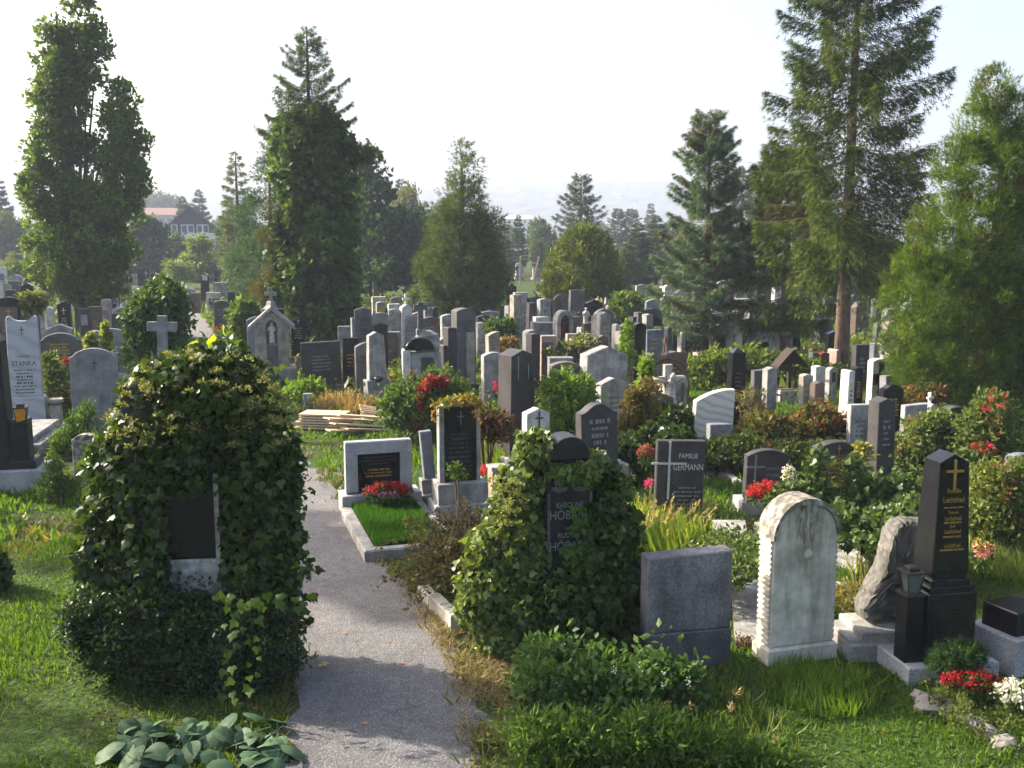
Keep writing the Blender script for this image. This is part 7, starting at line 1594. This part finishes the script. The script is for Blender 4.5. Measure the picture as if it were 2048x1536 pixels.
# dry clippings beside the path
n = 9000; Y = 7.6 + 2.9 * rng.random(n); X = np.interp(Y, [p[1] for p in PATH], [p[0] for p in PATH]) + .62 + .75 * rng.random(n) ** .8; m = n
keep = vnoise(X, Y, .25, 9) + .25 * rng.random(n) > .45; X, Y = X[keep], Y[keep]; m = len(X)
o = leaf_obj('dry_grass_clippings', np.stack([X, Y, .012 + .03 * rng.random(m)], -1), rdir(m) * np.array([1, 1, .25]), rdir(m) * .3 + np.array([0, 0, 1]), .07 * (.5 + rng.random(m)), T_BLADE, colours(m, (.36, .26, .14), (.24, .18, .08), .25), 'blade', None, 'stuff'); tag(o, 'dry straw clippings along the path edge', 'clippings')
# fallen leaves on path and lawn
n = 900; X, Y = scatter(n, 6, 22); o = leaf_obj('fallen_leaves', np.stack([X, Y, np.full(n, .02)], -1), rdir(n) * np.array([1, 1, .1]), rdir(n) * .3 + np.array([0, 0, 1]), .05 * (.5 + rng.random(n)), T_OVAL, colours(n, (.30, .17, .06), (.20, .08, .04), .25), 'leaf', None, 'stuff'); tag(o, 'scattered fallen leaves on lawn and path', 'leaves')
x, y = gp(645, 1334); me = leaf_mesh('fallen_leaf', np.array([(0, 0, .02)] * 5), np.array([(1, .1, .1), (.3, 1, .1), (-.2, -.9, .1), (.8, .8, .15), (.7, -.8, .1)]), np.array([(0, 0, 1.0)] * 5), .07, T_OVAL, colours(5, (.55, .40, .18), (.5, .38, .15), .05)); tag(obj_me('fallen_leaf', me, 'leaf', None, (x, y, .01)), 'single pale yellow leaf lying on the path', 'leaf')
# low undergrowth between the graves
n = 20000; X, Y = scatter(n, 13.5, 62); nz = vnoise(X, Y, 2.2, 21) * .6 + vnoise(X, Y, .7, 22) * .4
ok = (nz > .45) & ~in_path(X, Y, .3) & clear(X, Y, .7) & ~((X < -3.5) & (Y < 20)) & ~((np.abs(X + 2.5) < 2.2) & (Y < 21)) & ~((X > 2.3) & (X < 4.2) & (Y < 18)); X, Y, nz = X[ok], Y[ok], nz[ok]; m = len(X)
k = 7; XX, YY = np.repeat(X, k) + rng.normal(size=m * k) * .13, np.repeat(Y, k) + rng.normal(size=m * k) * .13; ZZ = np.abs(rng.normal(size=m * k)) * .9 * np.repeat(np.clip(nz - .42, 0, 1), k) + .03
tone = np.repeat(vnoise(X, Y, 3.1, 25), k); C = colours(m * k, (.035, .065, .018), (.105, .135, .035), .2, tone * .8 + .2 * rng.random(m * k)); sel = np.repeat(vnoise(X, Y, 2.0, 27) > .80, k) & (rng.random(m * k) < .6); C[sel] = colours(int(sel.sum()), (.18, .09, .03), (.12, .07, .03), .2)
o = leaf_obj('undergrowth', np.stack([XX, YY, ZZ], -1), rdir(m * k) + np.array([0, 0, .4]), rdir(m * k) + np.array([0, 0, .8]), .10 * (.6 + .7 * rng.random(m * k)) * np.clip(YY / 22, 1, 2.2), T_OVAL, np.clip(C, .003, .9), 'leaf', None, 'stuff'); tag(o, 'weeds and low plants growing between the graves', 'undergrowth')
# ---- far rows of gravestones
rr = random.Random(31)
kinds = (('gable', 'gabled'), ('arch', 'arched'), ('flat', 'square-topped'), ('halfround', 'round-headed'), ('lowgable', 'low-gabled'))
mats = (('grey', 'grey'), ('grey', 'grey'), ('darkgrey', 'dark grey'), ('darkgrey', 'dark grey'), ('pale', 'pale'), ('white', 'white'), ('dark', 'blackish'), ('black', 'black'), ('tan', 'tan'), ('brown', 'brown'))
zones = ((-1, 60, 'beyond the columnar oak near the picture edge'), (60, 300, 'in the shade of the columnar oak'), (300, 480, 'near the chalet'), (480, 700, 'near the ivy-clad spruce'), (700, 850, 'under the dark tree by the ivy-clad spruce'), (850, 1010, 'under the broad yew'), (1010, 1100, 'between broad yew and thuja'), (1100, 1250, 'under the egg-shaped thuja'), (1250, 1480, 'below the blue spruce'), (1480, 2049, 'in the shade behind the giant spruce'))
proto = {}; occ = []; cnt = {}
tries = 0; made = 0
while made < 215 and tries < 6000:
    tries += 1
    px = rr.uniform(0, 1860); yb = 552 + 128 * rr.random() ** 1.2
    if made > 140: px = rr.uniform(700, 1790); yb = rr.uniform(640, 722)
    X, Y = gp(px, yb)
    Y = round(Y / 2.6) * 2.6 + rr.uniform(-.3, .3)
    if Y < (37 if made <= 140 else 29): continue
    X = (px - 1024) / F * (Y + .5)
    if in_path(np.array([X]), np.array([Y]), .8)[0]: continue
    if any(abs(X - a) < 1.0 and abs(Y - b) < 1.4 for a, b in occ): continue
    if any((X - a) ** 2 + (Y - b) ** 2 < .8 for a, b, c in BLOCK): continue
    occ.append((X, Y)); (sh, shn), (mt, mtn) = rr.choice(kinds), rr.choice(mats)
    key = (sh, mt)
    Wd, Hd = rr.uniform(.5, .8), rr.uniform(.9, 1.65) if made <= 140 else rr.uniform(.8, 1.25)
    zn = [z for a, b, z in zones if a <= px < b]
    lab = '%s %s %s gravestone %s' % ('distant' if Y > 50 else 'small half hidden' if Y < 40 else 'small', mtn, shn, zn[0] if zn else zones[-1][2])
    if key not in proto:
        r = thing('gravestone', lab, 'gravestone', (X, Y, 0), radians(rr.uniform(8, 30)), 'distant gravestones')
        MB().box(-.45, .45, -.08, .32, -.05, .2, .015).build('base', rr.choice(('granite', 'concrete', 'pale')), r); MB().prism(prof(sh, .7, 1.0), 0, .24).map(lambda x, y, z: (x, y, z + .2)).build('stone', mt, r); proto[key] = r
        r.scale = (Wd / .7, 1, Hd / 1.2)
    else:
        copy_tree(proto[key], (X, Y, 0), radians(rr.uniform(8, 30)), (Wd / .7, rr.uniform(.8, 1.3), Hd / 1.2), lab, 'distant gravestones')
    made += 1
# ---- haze
m = bpy.data.materials.new('haze_air'); m.use_nodes = True; nt = m.node_tree; nt.nodes.clear()
ou = nt.nodes.new('ShaderNodeOutputMaterial'); pv = nt.nodes.new('ShaderNodeVolumePrincipled')
pv.inputs['Color'].default_value = (.58, .65, .82, 1); pv.inputs['Density'].default_value = .00085; pv.inputs['Anisotropy'].default_value = .1
nt.links.new(pv.outputs[0], ou.inputs['Volume'])
o = MB().box(-1500, 1500, -40, 2000, -1, 100).build('haze', m); o['kind'] = 'stuff'; tag(o, 'pale haze over graves and ridge', 'haze')
